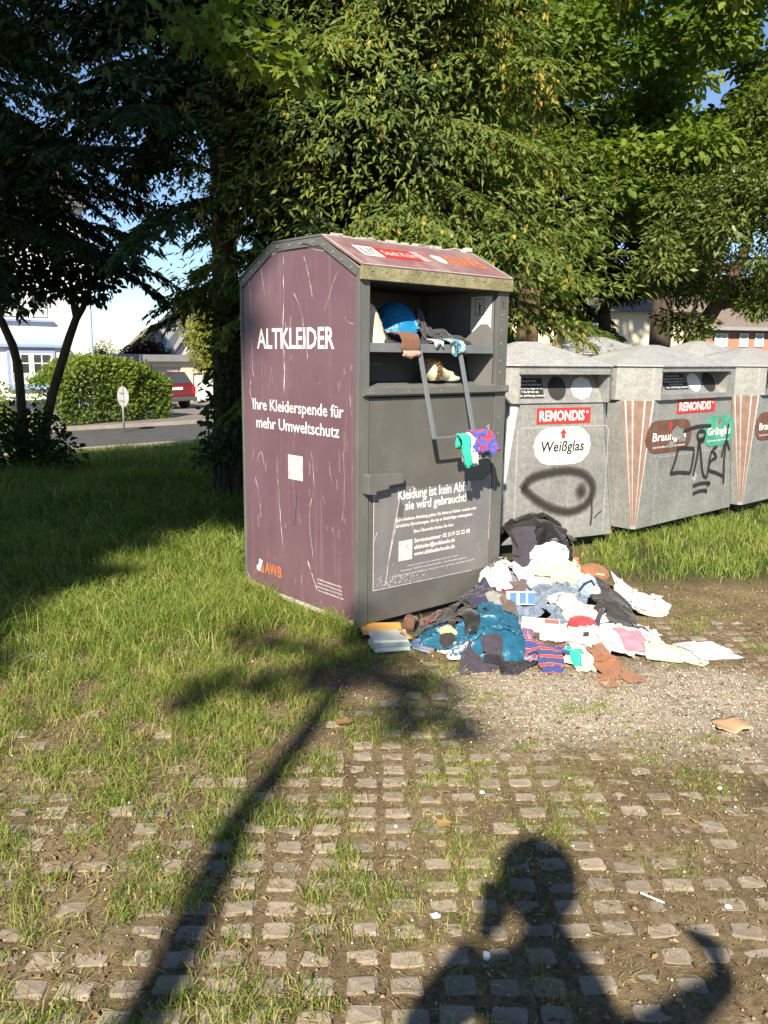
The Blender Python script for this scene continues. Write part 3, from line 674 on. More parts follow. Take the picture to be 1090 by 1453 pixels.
MB().prism([(0.012, 1.575), (0.012, 1.66), (0.06, 1.72), (0.12, 1.72), (0.27, 1.62), (0.27, 1.575)], 'x', 0.078, 0.084).build('tray_cheek', MAT['hood_grey'], box)
# pictogram label inside the right cheek
MB().box(1.0465, 1.0495, 0.035, 0.20, 1.69, 1.90).build('warning_label', MAT['white_paint'], chk)
def pict(parent, ox, oy, oz, sc, xd):
    mb = MB()
    def q(a, b, c, d):
        o = Vector((ox, oy, oz)); X = Vector(xd); mb.add([o + X * (a * sc) + Vector((0, 0, c * sc)), o + X * (b * sc) + Vector((0, 0, c * sc)), o + X * (b * sc) + Vector((0, 0, d * sc)), o + X * (a * sc) + Vector((0, 0, d * sc))], [(0, 1, 2, 3)])
    q(0, 1, 0, .06); q(0, 1, 1.24, 1.3); q(0, .07, .06, 1.24); q(.93, 1, .06, 1.24)
    q(.42, .58, .35, .8); q(.25, .75, .72, .80); q(.42, .49, .1, .36); q(.53, .60, .1, .36); q(.43, .57, .86, 1.02)
    mb.build('pictogram', MAT['hood_dark'], parent)
pict(chk, 1.0455, 0.165, 1.79, 0.075, (0, -1, 0))
pict(box, 1.085, -0.0075, 1.83, 0.045, (1, 0, 0))
mb = MB()
for zz in (1.79, 1.70, 1.62, 1.52, 1.45, 1.18, 1.08): mb.disc((1.10, -0.006, zz), (0, -1, 0), 0.005, 0.003, 8)
mb.build('rivet_row', MAT['rivet'], box)['kind'] = 'stuff'
# door below
led = MB().prism([(-0.030, 1.372), (-0.034, 1.335), (-0.006, 1.322), (0.03, 1.322), (0.03, 1.372)], 'x', 0.012, 1.158).build('door_ledge', MAT['grey_steel'], box, bevel=0.002)
mb = MB()
for x0 in (0.03, 1.10):
    for a in range(3):
        for b in range(2): mb.disc((x0 + a * 0.018, -0.031, 1.347 + b * 0.014), (0, -1, 0), 0.004, 0.003, 6)
for x in (0.20, 0.32, 0.57, 0.80): mb.disc((x, -0.031, 1.352), (0, -1, 0), 0.004, 0.003, 6)
mb.build('rivet_row', MAT['rivet'], led)['kind'] = 'stuff'
door = MB().box(0.070, 1.054, -0.002, 0.022, 0.062, 1.316).build('door', MAT['grey_door'], box, bevel=0.003)
lk = MB().prism([(0.015, 0.808), (0.075, 0.800), (0.075, 0.818), (0.165, 0.826), (0.165, 0.842), (0.275, 0.850), (0.275, 0.905), (0.03, 0.918), (0.015, 0.905)], 'y', -0.060, -0.0065).build('lock_cover', MAT['grey_steel'], door, bevel=0.005)
st = MB().prism([(0.098, 0.245), (0.52, 0.240), (1.052, 0.236), (1.053, 0.80), (1.045, 0.845), (0.98, 0.80), (0.42, 0.795), (0.39, 0.815), (0.10, 0.825)], 'y', -0.0050, -0.0025).build('sticker', MAT['sticker'], door)
st['label'] = 'torn grey information sticker with white print'
mb = MB()
lines = [([(0.101, 0.82), (0.100, 0.60), (0.102, 0.247)], 0.005), ([(0.102, 0.249), (0.3, 0.246), (0.52, 0.243), (0.9, 0.24)], 0.004), ([(1.050, 0.83), (1.051, 0.6), (1.049, 0.42)], 0.004), ([(0.20, 0.30), (0.22, 0.44), (0.27, 0.66), (0.29, 0.74)], 0.006), ([(0.205, 0.36), (0.245, 0.52), (0.275, 0.62)], 0.005), ([(0.39, 0.812), (0.42, 0.79)], 0.005), ([(0.10, 0.52), (0.125, 0.58)], 0.004)]
for p, w in lines: v, f, _ = ribbon(smooth_line(p, 4), w, (1, 0, 0), (0, 0, 1), (0, 0, 0), (0, -0.0056, 0)); mb.add(v, f)
rr = random.Random(8)
for k in range(110):
    x = rr.triangular(0.11, 0.60, 0.16); z = 0.252 + abs(rr.gauss(0, 0.03)); l = rr.uniform(0.002, 0.014)
    v, f, _ = ribbon([(x, z), (x + rr.gauss(0, 0.004), z + l)], rr.uniform(0.001, 0.005), (1, 0, 0), (0, 0, 1), (0, 0, 0), (0, -0.0056, 0)); mb.add(v, f)
for k in range(40):
    x = rr.uniform(0.15, 1.03); z = rr.uniform(0.27, 0.8); l = rr.uniform(0.004, 0.02)
    v, f, _ = ribbon([(x, z), (x + rr.gauss(0, 0.008), z + l)], 0.002, (1, 0, 0), (0, 0, 1), (0, 0, 0), (0, -0.0056, 0)); mb.add(v, f)
mb.build('scratches', MAT['scratch'], st)['kind'] = 'stuff'
MB().add([(0.27, -0.0055, 0.66), (0.315, -0.0055, 0.64), (0.325, -0.0055, 0.70), (0.30, -0.0055, 0.745), (0.285, -0.0055, 0.74)], [(0, 1, 2, 3, 4)]).build('torn_patch', MAT['grey_door'], st)
def fl(s, x, z, cap, w, m='white_print', b=0.015, al='l'): return letter(s, (x, -0.0058, z), (1, 0, 0), (0, 0, 1), cap, w, MAT[m], st, b, align=al)
fl('Kleidung ist kein Abfall,', 0.279, 0.745, 0.056, 0.605); fl('sie wird gebraucht!', 0.335, 0.682, 0.050, 0.50)
fl('Gut erhaltene Kleidung geben Sie bitte an Kölner soziale oder', 0.265, 0.622, 0.018, 0.665); fl('kirchliche Einrichtungen, die sie an Bedürftige weitergeben.', 0.268, 0.587, 0.018, 0.63)
fl('Eine Übersicht finden Sie hier:', 0.405, 0.541, 0.018, 0.33)
fl('Servicenummer: 02 21/9 22 22 08', 0.41, 0.482, 0.024, 0.465); fl('altkleider@awbkoeln.de', 0.41, 0.443, 0.024, 0.335); fl('www.altkleiderkoeln.de', 0.41, 0.404, 0.024, 0.335)
fl('Dieser Container wurde entweder auf privatem Grund', 0.36, 0.349, 0.009, 0.42, 'faded_print'); fl('Betreiber: Abfallwirtschaftsbetriebe, eine Einzelfallregelung', 0.31, 0.326, 0.009, 0.54, 'faded_print'); fl('Das Einwerfen von Abfall ist verboten und wird zur Anzeige gebracht', 0.244, 0.302, 0.009, 0.68, 'faded_print')
MB().box(0.289, 0.395, -0.0064, -0.0052, 0.388, 0.506).build('blank_label', MAT['faded_print'], st)
mb = MB()
for p, w in (([(1.00, 1.12), (1.02, 1.135), (1.015, 1.10), (1.03, 1.09)], 0.006), ([(0.99, 1.09), (1.01, 1.105)], 0.005)):
    v, f, _ = ribbon(smooth_line(p, 3), w, (1, 0, 0), (0, 0, 1), (0, 0, 0), (0, -0.004, 0)); mb.add(v, f)
mb.build('scratches', MAT['scratch'], door)['kind'] = 'stuff'
# lettering of the purple side (text runs towards -y)
SX = (0, -1, 0); SZ = (0, 0, 1)
def sl(s, y, z, cap, w, m='white_print', b=0.01, al='l'): return letter(s, (-0.0065, y, z), SX, SZ, cap, w, MAT[m], side, b, align=al)
sl('ALTKLEIDER', 0.975, 1.577, 0.112, 0.765, b=0.018); sl('Ihre Kleiderspende für', 1.033, 1.207, 0.066, 0.905); sl('mehr Umweltschutz', 0.998, 1.097, 0.066, 0.832)
sl('AWB', 0.925, 0.182, 0.070, 0.185, 'orange_print', 0.004)
for k, s in enumerate(('Abfallwirtschaftsbetriebe Köln', 'Container für Kleidung, Schuhe', 'Servicenummer 02 21/9 22 22', 'www.altkleiderkoeln.de')): sl(s, 0.372 - 0.012 * (k == 3), 0.252 - k * 0.022, 0.011, 0.235, 'faded_print', 0.02)
MB().box(-0.0072, -0.0055, 0.51, 0.656, 0.815, 0.960).build('blank_label', MAT['faded_print'], side)
MB().add([(-0.0065, 1.02, 0.185), (-0.0065, 0.985, 0.178), (-0.0065, 0.965, 0.215), (-0.0065, 0.95, 0.255), (-0.0065, 0.99, 0.262), (-0.0065, 0.995, 0.225), (-0.0065, 1.02, 0.21)], [(0, 1, 2, 3, 4, 5, 6)]).build('emblem', MAT['white_paint'], side)
MB().add([(-0.0066, 0.98, 0.176), (-0.0066, 0.942, 0.176), (-0.0066, 0.942, 0.235), (-0.0066, 0.955, 0.20)], [(0, 1, 2, 3)]).build('emblem', MAT['orange_print'], side)
# scratches in the purple film: (y,z) chains read off the photo
def side_pt(px, py):
    r = ray(px, py); n = BU; t = (n.dot(BOX_N) - n.dot(EYE)) / n.dot(r); p = EYE + r * t
    return (-(p - BOX_N).dot(BV), p.z)
SCR = [([(403, 356), (404, 400), (403, 470), (405, 520), (404, 562)], 0.010), ([(353, 385), (357, 430), (359, 500), (361, 535)], 0.006), ([(371, 378), (375, 405), (377, 420)], 0.006), ([(433, 362), (440, 395), (445, 422)], 0.006), ([(418, 415), (428, 440), (434, 475), (438, 510)], 0.006), ([(480, 385), (470, 415), (462, 440)], 0.004),
       ([(357, 540), (356, 555), (360, 572)], 0.010), ([(386, 520), (388, 545)], 0.004), ([(394, 665), (397, 700), (400, 745), (404, 783)], 0.008), ([(364, 675), (369, 705), (372, 735)], 0.005), ([(443, 640), (447, 690), (440, 730), (446, 795)], 0.006), ([(438, 795), (444, 815), (452, 838)], 0.012), ([(468, 655), (472, 685)], 0.004), ([(365, 655), (372, 640), (376, 660)], 0.005), ([(420, 610), (418, 640)], 0.003), ([(498, 560), (500, 590)], 0.004), ([(416, 845), (417, 860)], 0.004), ([(490, 450), (497, 458), (504, 459)], 0.004), ([(488, 640), (490, 690), (487, 740)], 0.004)]
mb = MB(); rr = random.Random(5)
def jag(pts, k=5):
    out = []
    for p in smooth_line(pts, k): out.append((p.x + rr.gauss(0, 0.0018), p.y))
    return out
for p, w in SCR:
    q = jag([side_pt(*a) for a in p]); ws = [w * 0.8 * rr.random() ** 1.5 + 0.0006 for _ in q]; ws[0] = ws[-1] = 0.001
    v, f, _ = ribbon(q, ws, (0, -1, 0), SZ, (0, 0, 0), (-0.0063, 0, 0)); mb.add(v, f)
for k in range(60):
    y = rr.uniform(0.05, 1.1); z = rr.uniform(0.12, 1.9); l = rr.uniform(0.01, 0.14) * rr.random()
    v, f, _ = ribbon(jag([(-y, z), (-y + rr.gauss(0, 0.004), z - l * .5), (-y + rr.gauss(0, 0.006), z - l)], 3), rr.uniform(0.0008, 0.0025), (0, -1, 0), SZ, (0, 0, 0), (-0.0063, 0, 0)); mb.add(v, f)
mb.build('scratches', MAT['scratch'], side)['kind'] = 'stuff'
mb = MB()
v, f, _ = ribbon(jag([side_pt(*a) for a in ((421, 690), (422, 715), (419, 745))]), 0.005, (0, -1, 0), SZ, (0, 0, 0), (-0.0062, 0, 0)); mb.add(v, f)
mb.build('dark_scratch', MAT['dark_scratch'], side)
# hoop handle hanging out of the tray, leaning out towards its foot
hp = [(0.415, -0.006, 1.604), (0.405, -0.155, 1.100)], [(0.735, -0.006, 1.604), (0.725, -0.155, 1.100)]
hoop = MB()
for p, q in hp: hoop.bar(p, q, 0.030, 0.010, (0, -1, 0.0))
hoop.bar((0.392, -0.155, 1.098), (0.738, -0.155, 1.098), 0.012, 0.012)
hoop.build('hoop_handle', MAT['tray_grey'], box, bevel=0.002)

# ------------------------------------------------------------------ glass containers
def galv_mat(name, c0, c1):
    m, nt, b = new_mat(name)
    n = noise_node(nt, 2.5, 8, 0.7); n2 = noise_node(nt, 14, 6, 0.7)
    v = N(nt, 'ShaderNodeTexVoronoi'); v.inputs['Scale'].default_value = 45; tc = N(nt, 'ShaderNodeTexCoord'); nt.links.new(tc.outputs['Object'], v.inputs[0])
    col = ramp(nt, n.outputs[0], [(0.3, c0), (0.7, c1)]).outputs[0]
    sp = ramp(nt, v.outputs['Color'], [(0.2, (0.88,) * 3), (0.8, (1.1,) * 3)]).outputs[0]
    mul = N(nt, 'ShaderNodeMix', data_type='RGBA', blend_type='MULTIPLY'); mul.inputs[0].default_value = 1; nt.links.new(col, mul.inputs[6]); nt.links.new(sp, mul.inputs[7])
    f = ramp(nt, n2.outputs[0], [(0.55, (0, 0, 0)), (0.75, (0.45,) * 3)]).outputs[0]
    col = mixc(nt, f, mul.outputs[2], (0.21, 0.19, 0.15))
    mp = N(nt, 'ShaderNodeMapping'); mp.inputs['Scale'].default_value = (26, 26, 1.0); nt.links.new(tc.outputs['Object'], mp.inputs[0])
    st = N(nt, 'ShaderNodeTexNoise'); setin(st, Scale=1.0, Detail=4, Roughness=0.6); nt.links.new(mp.outputs[0], st.inputs[0])
    f2 = ramp(nt, st.outputs[0], [(0.58, (0, 0, 0)), (0.72, (0.4,) * 3)]).outputs[0]
    col = mixc(nt, f2, col, (0.42, 0.42, 0.40))
    nt.links.new(col, b.inputs['Base Color']); b.inputs['Roughness'].default_value = 0.5; b.inputs['Metallic'].default_value = 0.25
    bump(nt, b, n.outputs[0], 0.15, 0.03); return m
MAT['galv'] = galv_mat('galvanised_sheet', (0.20, 0.205, 0.20), (0.33, 0.335, 0.33))
MAT['galv_roof'] = galv_mat('galvanised_roof', (0.36, 0.365, 0.38), (0.50, 0.505, 0.52))
MAT['brown_stripe'] = plain('brown_stripe', (0.175, 0.105, 0.078), 0.7, 0.3, 8, dirt=(0.28, 0.25, 0.22), dirt_amt=0.5)
MAT['white_stripe'] = plain('white_stripe', (0.68, 0.68, 0.68), 0.6, 0.1, 8)
MAT['green_stripe'] = plain('green_stripe', (0.06, 0.36, 0.24), 0.6, 0.15, 8)
MAT['green_sticker'] = plain('green_sticker', (0.05, 0.30, 0.20), 0.6, 0.25, 8, dirt=(0.35, 0.4, 0.37), dirt_amt=0.5)
MAT['brown_sticker'] = plain('brown_sticker', (0.13, 0.06, 0.04), 0.6, 0.25, 8, dirt=(0.27, 0.22, 0.2), dirt_amt=0.4)
MAT['white_sticker'] = plain('white_sticker', (0.72, 0.71, 0.70), 0.6, 0.1, 8)
MAT['rubber'] = plain('rubber_flap', (0.025, 0.023, 0.022), 0.7, 0.2, 8)
MAT['black_print'] = plain('black_print', (0.03, 0.03, 0.03), 0.6, 0.15, 15)
MAT['pale_flap'] = plain('pale_flap', (0.62, 0.64, 0.66), 0.5, 0.08, 8)
GB_Z = 0.10
def octo(x0, x1, y0, y1, c, z):
    return [(x0 + c, y0, z), (x1 - c, y0, z), (x1, y0 + c, z), (x1, y1 - c, z), (x1 - c, y1, z), (x0 + c, y1, z), (x0, y1 - c, z), (x0, y0 + c, z)]
class Plane:
    """front face of a container: pixel -> (x, z) in its own coordinates"""
    def __init__(s, org, ang): s.o = Vector(org); s.u = Vector((math.cos(ang), math.sin(ang), 0)); s.n = Vector((-math.sin(ang), math.cos(ang), 0))
    def __call__(s, px, py, dy=0.0):
        r = ray(px, py); t = (s.n.dot(s.o) + dy - s.n.dot(EYE)) / s.n.dot(r); p = EYE + r * t
        return ((p - s.o).dot(s.u), p.z)
def pill(x0, x1, z0, z1, n=7):
    r = (z1 - z0) / 2; out = []
    for cx, a0 in ((x1 - r * 1.05, -90), (x0 + r * 1.05, 90)):
        for k in range(n): t = R(a0 + 180 * k / (n - 1)); out.append((cx + r * 1.05 * math.cos(t), (z0 + z1) / 2 + r * math.sin(t)))
    return out
def arrow(parent, x, z, s, mat, y=-0.0062):
    MB().add([(x - s * .22, y, z), (x + s * .22, y, z), (x + s * .22, y, z + s * .5), (x + s * .5, y, z + s * .5), (x, y, z + s), (x - s * .5, y, z + s * .5), (x - s * .22, y, z + s * .5)], [tuple(range(7))]).build('arrow', mat, parent)
def glass_container(org, ang, w, d, label, hood, left_stripes, right_stripes, full=True):
    t = empty('glass_container', org, ang, label, 'glass container', 'glass recycling containers in two rows')
    zt = 1.20
    lo = octo(0.0, w, 0.0, d, 0.03, GB_Z); hi = octo(0.0, w, 0.0, d, 0.20, zt)
    body = MB().loft(lo, hi, True, True).build('body', MAT['galv'], t, bevel=0.004)
    MB().box(0.10, w - 0.10, 0.12, 0.22, 0.0, GB_Z - 0.002).build('skid', MAT['rubber'], t)
    MB().box(0.10, w - 0.10, d - 0.22, d - 0.12, 0.0, GB_Z - 0.002).build('skid', MAT['rubber'], t)
    # band with the hood opening
    o = 0.035; bz0, bz1 = zt - 0.005, 1.475
    hx0, hx1, hz0, hz1 = hood; CB = min(0.30, hx0 + o - 0.012)
    ring0 = octo(-o, w + o, -o, d + o, CB, bz0); ring1 = octo(-o, w + o, -o, d + o, CB, bz1)
    fs = [(i, (i + 1) % 8, 8 + (i + 1) % 8, 8 + i) for i in range(1, 8)]
    band = MB().add(ring0 + ring1, fs).add(octo(-o, w + o, -o, d + o, CB, bz1 - 0.001), [tuple(range(8))]).build('band', MAT['galv'], t)
    xa, xb = -o + CB, w + o - CB; y = -o
    mb = MB()
    for a, b, c, e in ((xa, hx0, bz0, bz1), (hx1, xb, bz0, bz1), (hx0, hx1, bz0, hz0), (hx0, hx1, hz1, bz1)):
        if b - a > 0.002 and e - c > 0.002: mb.box(a, b, y, y + 0.02, c, e)
    hf = mb.build('hood_frame', MAT['galv'], t)
    # recessed flap board, leaning back
    yb0, yb1 = y + 0.05, y + 0.16
    mb = MB().add([(hx0, yb0, hz0), (hx1, yb0, hz0), (hx1, yb1, hz1), (hx0, yb1, hz1)], [(0, 1, 2, 3)])
    mb.add([(hx0, y + .02, hz0), (hx0, yb0, hz0), (hx0, yb1, hz1), (hx0, y + .02, hz1)], [(0, 1, 2, 3)]); mb.add([(hx1, y + .02, hz0), (hx1, yb0, hz0), (hx1, yb1, hz1), (hx1, y + .02, hz1)], [(0, 1, 2, 3)])
    mb.add([(hx0, y + .02, hz1), (hx1, y + .02, hz1), (hx1, yb1, hz1), (hx0, yb1, hz1)], [(0, 1, 2, 3)]); mb.add([(hx0, y + .02, hz0), (hx1, y + .02, hz0), (hx1, yb0, hz0), (hx0, yb0, hz0)], [(0, 1, 2, 3)])
    rec = mb.build('hood_recess', MAT['galv'], t)
    MB().box(hx0 - 0.02, hx1 + 0.02, y - 0.03, y - 0.001, hz1 + 0.004, hz1 + 0.022).build('rain_lip', MAT['galv'], t, bevel=0.003)
    sl_ = Vector((0, yb1 - yb0, hz1 - hz0)); up = sl_.normalized(); nn = Vector((0, -up.z, up.y))
    def rp_(x, s, lift=0.002): return Vector((x, yb0, hz0)) + sl_ * s + nn * lift
    def flap(x, rw, rh, mat, name, ngon=20, skew=0.25):
        pts = [rp_(x + rw * math.cos(k / ngon * 6.283) + skew * rw * math.sin(k / ngon * 6.283), 0.5 + rh * math.sin(k / ngon * 6.283), 0.004) for k in range(ngon)]
        MB().add(pts, [tuple(range(ngon))]).build(name, mat, rec)
    hw = hx1 - hx0
    # roof: eave lip, slopes, flat crown
    e = 0.02
    r0 = octo(-o - e, w + o + e, -o - e, d + o + e, CB + .01, bz1 + 0.001); r1 = octo(-o - e, w + o + e, -o - e, d + o + e, CB + .01, bz1 + 0.010)
    r2 = octo(w * 0.5 - 0.10, w * 0.5 + 0.10, d * 0.5 - 0.07, d * 0.5 + 0.07, 0.045, 1.665)
    MB().loft(r0, r1, True).loft(r1, r2, False, True).build('roof', MAT['galv_roof'], t)
    # striped corners
    def stripes(side, spec):
        a0 = Vector(lo[0 if side < 0 else 1]); b0 = Vector(lo[7 if side < 0 else 2]); a1 = Vector(hi[0 if side < 0 else 1]); b1 = Vector(hi[7 if side < 0 else 2])
        nrm = (b0 - a0).cross(a1 - a0).normalized()
        if nrm.y > 0: nrm = -nrm
        for f0, f1, m in spec:
            top_, bot_ = 0.99, 0.03
            q = [(a0.lerp(b0, f)).lerp(a1.lerp(b1, f), h) + nrm * 0.003 for f, h in ((f0, bot_), (f1, bot_), (f1, top_), (f0, top_))]
            MB().add(q, [(0, 1, 2, 3)]).build('corner_stripe', MAT[m], body)
    stripes(-1, left_stripes); stripes(1, right_stripes)
    return t, body, band, rec, rp_, flap, hf
BROWN = [(0.03, 0.05, 'galv_roof'), (0.07, 0.25, 'brown_stripe'), (0.28, 0.30, 'galv_roof'), (0.32, 0.62, 'brown_stripe'), (0.645, 0.665, 'galv_roof'), (0.69, 0.84, 'brown_stripe'), (0.865, 0.885, 'galv_roof'), (0.91, 1.0, 'brown_stripe')]
GREEN = [(0.0, 0.30, 'green_stripe'), (0.34, 0.60, 'green_stripe'), (0.65, 0.95, 'green_stripe')]
WHITE = [(0.03, 0.24, 'white_stripe'), (0.34, 0.56, 'white_stripe'), (0.68, 0.94, 'white_stripe')]
def sign(parent, x0, x1, z0, z1):
    s = MB().box(x0, x1, -0.0055, -0.0015, z0, z1).build('name_plate', MAT['red_print'], parent)
    letter('REMONDIS', (x0 + (x1 - x0) * 0.045, -0.0065, z0 + (z1 - z0) * 0.2), (1, 0, 0), (0, 0, 1), (z1 - z0) * 0.60, (x1 - x0) * 0.84, MAT['white_print'], s, 0.03)
    letter('®', (x0 + (x1 - x0) * 0.91, -0.0065, z0 + (z1 - z0) * 0.62), (1, 0, 0), (0, 0, 1), (z1 - z0) * 0.16, (x1 - x0) * 0.05, MAT['white_print'], s, 0.02)
def panel_lines(parent, x0, x1, z0, z1, m='galv_roof'):
    mb = MB()
    for p in ([(x0, z0), (x0, z1 - .03), (x0 + .03, z1), (x1 - .03, z1), (x1, z1 - .03), (x1, z0)],):
        v, f, _ = ribbon(p, 0.008, (1, 0, 0), (0, 0, 1), (0, 0, 0), (0, -0.0022, 0)); mb.add(v, f)
    mb.build('pressed_edge', MAT[m], parent)
def info_label(rec, rp_, x0, x1, s0, s1, lines):
    pl_ = MB().add([rp_(x0, s0, .003), rp_(x1 - .03, s0, .003), rp_(x1, s1, .003), rp_(x0 + .03, s1, .003)], [(0, 1, 2, 3)]).build('info_label', MAT['black_print'], rec)
    up = (rp_(0, 1, 0) - rp_(0, 0, 0)); L_ = up.length; up.normalize()
    for k, s in enumerate(lines):
        h = s1 - (k + 1) * (s1 - s0) / (len(lines) + 0.5)
        letter(s, rp_((x0 + x1) / 2, h, 0.0045), (1, 0, 0), up, 0.016, (x1 - x0) * (0.55 + 0.3 * (len(s) > 18)), MAT['white_print'], pl_, 0.012, 0.15, align='c')
INFO = ['Bitte nehmen Sie', 'Rücksicht auf Ihre Mitbürger!', 'Werfen Sie das Altglas nur von', '7 bis 20 Uhr ein.', 'Sonn- und Feiertags verboten!']
# --- container 1 (Weissglas)
A1 = R(27); br = on_z(871, 757, 0.10); w1 = 1.22
o1 = Vector((br.x, br.y, 0)) - Vector((math.cos(A1), math.sin(A1), 0)) * w1; P1 = Plane(o1, A1)
h1a, h1b = P1(738, 575, -.035), P1(863, 532, -.035)
t1, b1, band1, rec1, rp1, flap1, hf1 = glass_container(o1, A1, w1, 0.95, 'grey metal glass container with white sticker and a sprayed black eye', (h1a[0], h1b[0], h1a[1] + .01, h1b[1]), WHITE, WHITE)
hw = h1b[0] - h1a[0]
flap1(h1a[0] + hw * 0.50, hw * 0.105, 0.42, MAT['rubber'], 'rubber_flap'); flap1(h1a[0] + hw * 0.79, hw * 0.13, 0.42, MAT['pale_flap'], 'pale_flap', 8)
info_label(rec1, rp1, h1a[0] + 0.01, h1a[0] + hw * 0.36, 0.16, 0.86, INFO)
MB().box(h1b[0] - 0.42, h1b[0] + 0.0, -0.075, -0.066, h1b[1] + 0.03, h1b[1] + 0.042).build('bent_flap', MAT['galv'], t1)
a, b = P1(761, 602), P1(838, 577.5); sign(b1, a[0], b[0], a[1], b[1])
a, b = P1(756, 659), P1(839, 606); z0, z1 = P1(797, 659)[1], P1(797, 606)[1]
ov = MB().prism(pill(a[0], b[0], z0, z1), 'y', -0.005, -0.0015).build('sticker', MAT['white_sticker'], b1)
xc = (a[0] + b[0]) / 2; hh = z1 - z0
letter('Weißglas', (xc, -0.0062, z0 + hh * 0.36), (1, 0, 0), (0, 0, 1), hh * 0.27, (b[0] - a[0]) * 0.76, MAT['black_print'], ov, 0.022, 0.1, align='c')
arrow(ov, xc + .0, z0 + hh * 0.70, hh * 0.26, MAT['red_print'])
letter('Einwurf', (xc - 0.13, -0.0062, z0 + hh * 0.72), (1, 0, 0), (0, 0, 1), 0.020, 0.11, MAT['black_print'], ov, 0.0, align='c'); letter('nur für', (xc + 0.13, -0.0062, z0 + hh * 0.72), (1, 0, 0), (0, 0, 1), 0.020, 0.10, MAT['black_print'], ov, 0.0, align='c')
letter('Kein Porzellan, Steingut oder Keramik einwerfen', (xc, -0.0062, z0 + hh * 0.14), (1, 0, 0), (0, 0, 1), 0.017, (b[0] - a[0]) * 0.66, MAT['black_print'], ov, 0.005, align='c')
panel_lines(b1, P1(731, 700)[0], P1(858, 700)[0], 0.13, P1(790, 606)[1] + .0); panel_lines(b1, P1(748, 700)[0], P1(846, 700)[0], 0.55, P1(790, 630)[1] - .02, 'galv')
def spray(parent, P, chain, w, mat, name, closed=False, y=-0.007, n=6):
    pts = smooth_line([P(*c) for c in chain], n); v, f, A = ribbon(pts, w, (1, 0, 0), (0, 0, 1), (0, 0, 0), (0, y, 0))
    me = bpy.data.meshes.new(name); me.from_pydata(v, [], f); me.update(); at = me.attributes.new('rnd', 'FLOAT', 'POINT'); at.data.foreach_set('value', A)
    return link(name, me, MAT[mat], parent)
spray(b1, P1, [(740, 695), (752, 680), (775, 672), (805, 668), (828, 673), (840, 688), (838, 705), (828, 718), (808, 726), (785, 722), (765, 712), (750, 700), (741, 692)], 0.115, 'spray_soft', 'sprayed_eye', y=-0.007)
pc = P1(824, 697); me = bpy.data.meshes.new('sprayed_pupil'); me.from_pydata([(pc[0], -0.0085, pc[1])] + [(pc[0] + 0.085 * math.cos(k / 20 * 6.283), -0.0085, pc[1] + 0.105 * math.sin(k / 20 * 6.283)) for k in range(20)], [], [(0, 1 + k, 1 + (k + 1) % 20) for k in range(20)]); me.update(); at_ = me.attributes.new('rnd', 'FLOAT', 'POINT'); at_.data.foreach_set('value', [0.5] + [1.0] * 20); link('sprayed_pupil', me, MAT['spray_soft'], b1)
spray(b1, P1, [(838, 700), (839, 725), (837, 745)], 0.03, 'spray_soft', 'paint_run', y=-0.0085)
spray(b1, P1, [(842, 735), (848, 728), (853, 725)], 0.012, 'spray_hard', 'scribble', y=-0.008)
# --- containers 2 and 3 (Braunglas / Gruenglas)
A2 = R(42.5); bl = on_z(899, 752, 0.10); o2 = Vector((bl.x, bl.y, 0)); P2 = Plane(o2, A2); w2 = 1.80
h2a, h2b = P2(939, 561, -.035), P2(1034, 526, -.035)
t2, b2, band2, rec2, rp2, flap2, hf2 = glass_container(o2, A2, w2, 1.0, 'grey metal glass container with brown and green stickers under a scrawled black tag', (h2a[0], h2b[0], h2a[1], h2b[1] - .01), BROWN, GREEN)
hw = h2b[0] - h2a[0]
flap2(h2a[0] + hw * 0.06, hw * 0.09, 0.46, MAT['rubber'], 'rubber_flap'); flap2(h2a[0] + hw * 0.62, hw * 0.10, 0.43, MAT['white_sticker'], 'pale_flap'); flap2(h2a[0] + hw * 0.86, hw * 0.10, 0.46, MAT['rubber'], 'rubber_flap')
info_label(rec2, rp2, h2a[0] + hw * 0.15, h2a[0] + hw * 0.52, 0.2, 0.9, INFO)
a, b = P2(960, 588), P2(1015, 564); sign(b2, a[0], b[0], P2(961, 587)[1], P2(961, 568)[1])
def glass_oval(P, body, px0, px1, pym, dz0, dz1, word, mat, stext):
    a, b = P(px0, pym), P(px1, pym); z0, z1 = dz0, dz1
    ov = MB().prism(pill(a[0], b[0], z0, z1), 'y', -0.005, -0.0015).build('sticker', MAT[mat], body); xc = (a[0] + b[0]) / 2; hh = z1 - z0
    letter(word, (xc, -0.0062, z0 + hh * 0.38), (1, 0, 0), (0, 0, 1), hh * 0.24, (b[0] - a[0]) * 0.74, MAT['white_print'], ov, 0.022, align='c')
    arrow(ov, xc, z0 + hh * 0.70, hh * 0.24, MAT['red_print'])
    letter('Kein Porzellan, Steingut oder Keramik', (xc, -0.0062, z0 + hh * 0.16), (1, 0, 0), (0, 0, 1), 0.018, (b[0] - a[0]) * 0.7, MAT['white_print'], ov, 0.01, align='c')
    return ov
ob = glass_oval(P2, b2, 917, 981, 616, 0.735, 1.02, 'Braunglas', 'brown_sticker', '')
mb = MB()
for cx, cz, r in ((0.62, 0.90, 0.085), (0.52, 0.80, 0.05), (0.70, 0.84, 0.05)):
    mb.add([(cx + r * (1 + .3 * math.sin(k * 2.7 + cx * 9)) * math.cos(k / 11 * 6.28) * 1.3, -0.0068, cz + .6 * r * (1 + .3 * math.cos(k * 1.9)) * math.sin(k / 11 * 6.28)) for k in range(11)], [tuple(range(11))])
    for q in range(1): pass
for i_, v_ in enumerate(mb.v): mb.v[i_] = (v_[0], v_[1] - 0.0002 * (i_ // 11), v_[2])
mb.build('torn_patch', MAT['galv'], ob)
glass_oval(P2, b2, 998, 1041, 608, 0.735, 1.02, 'Grünglas', 'green_sticker', '')
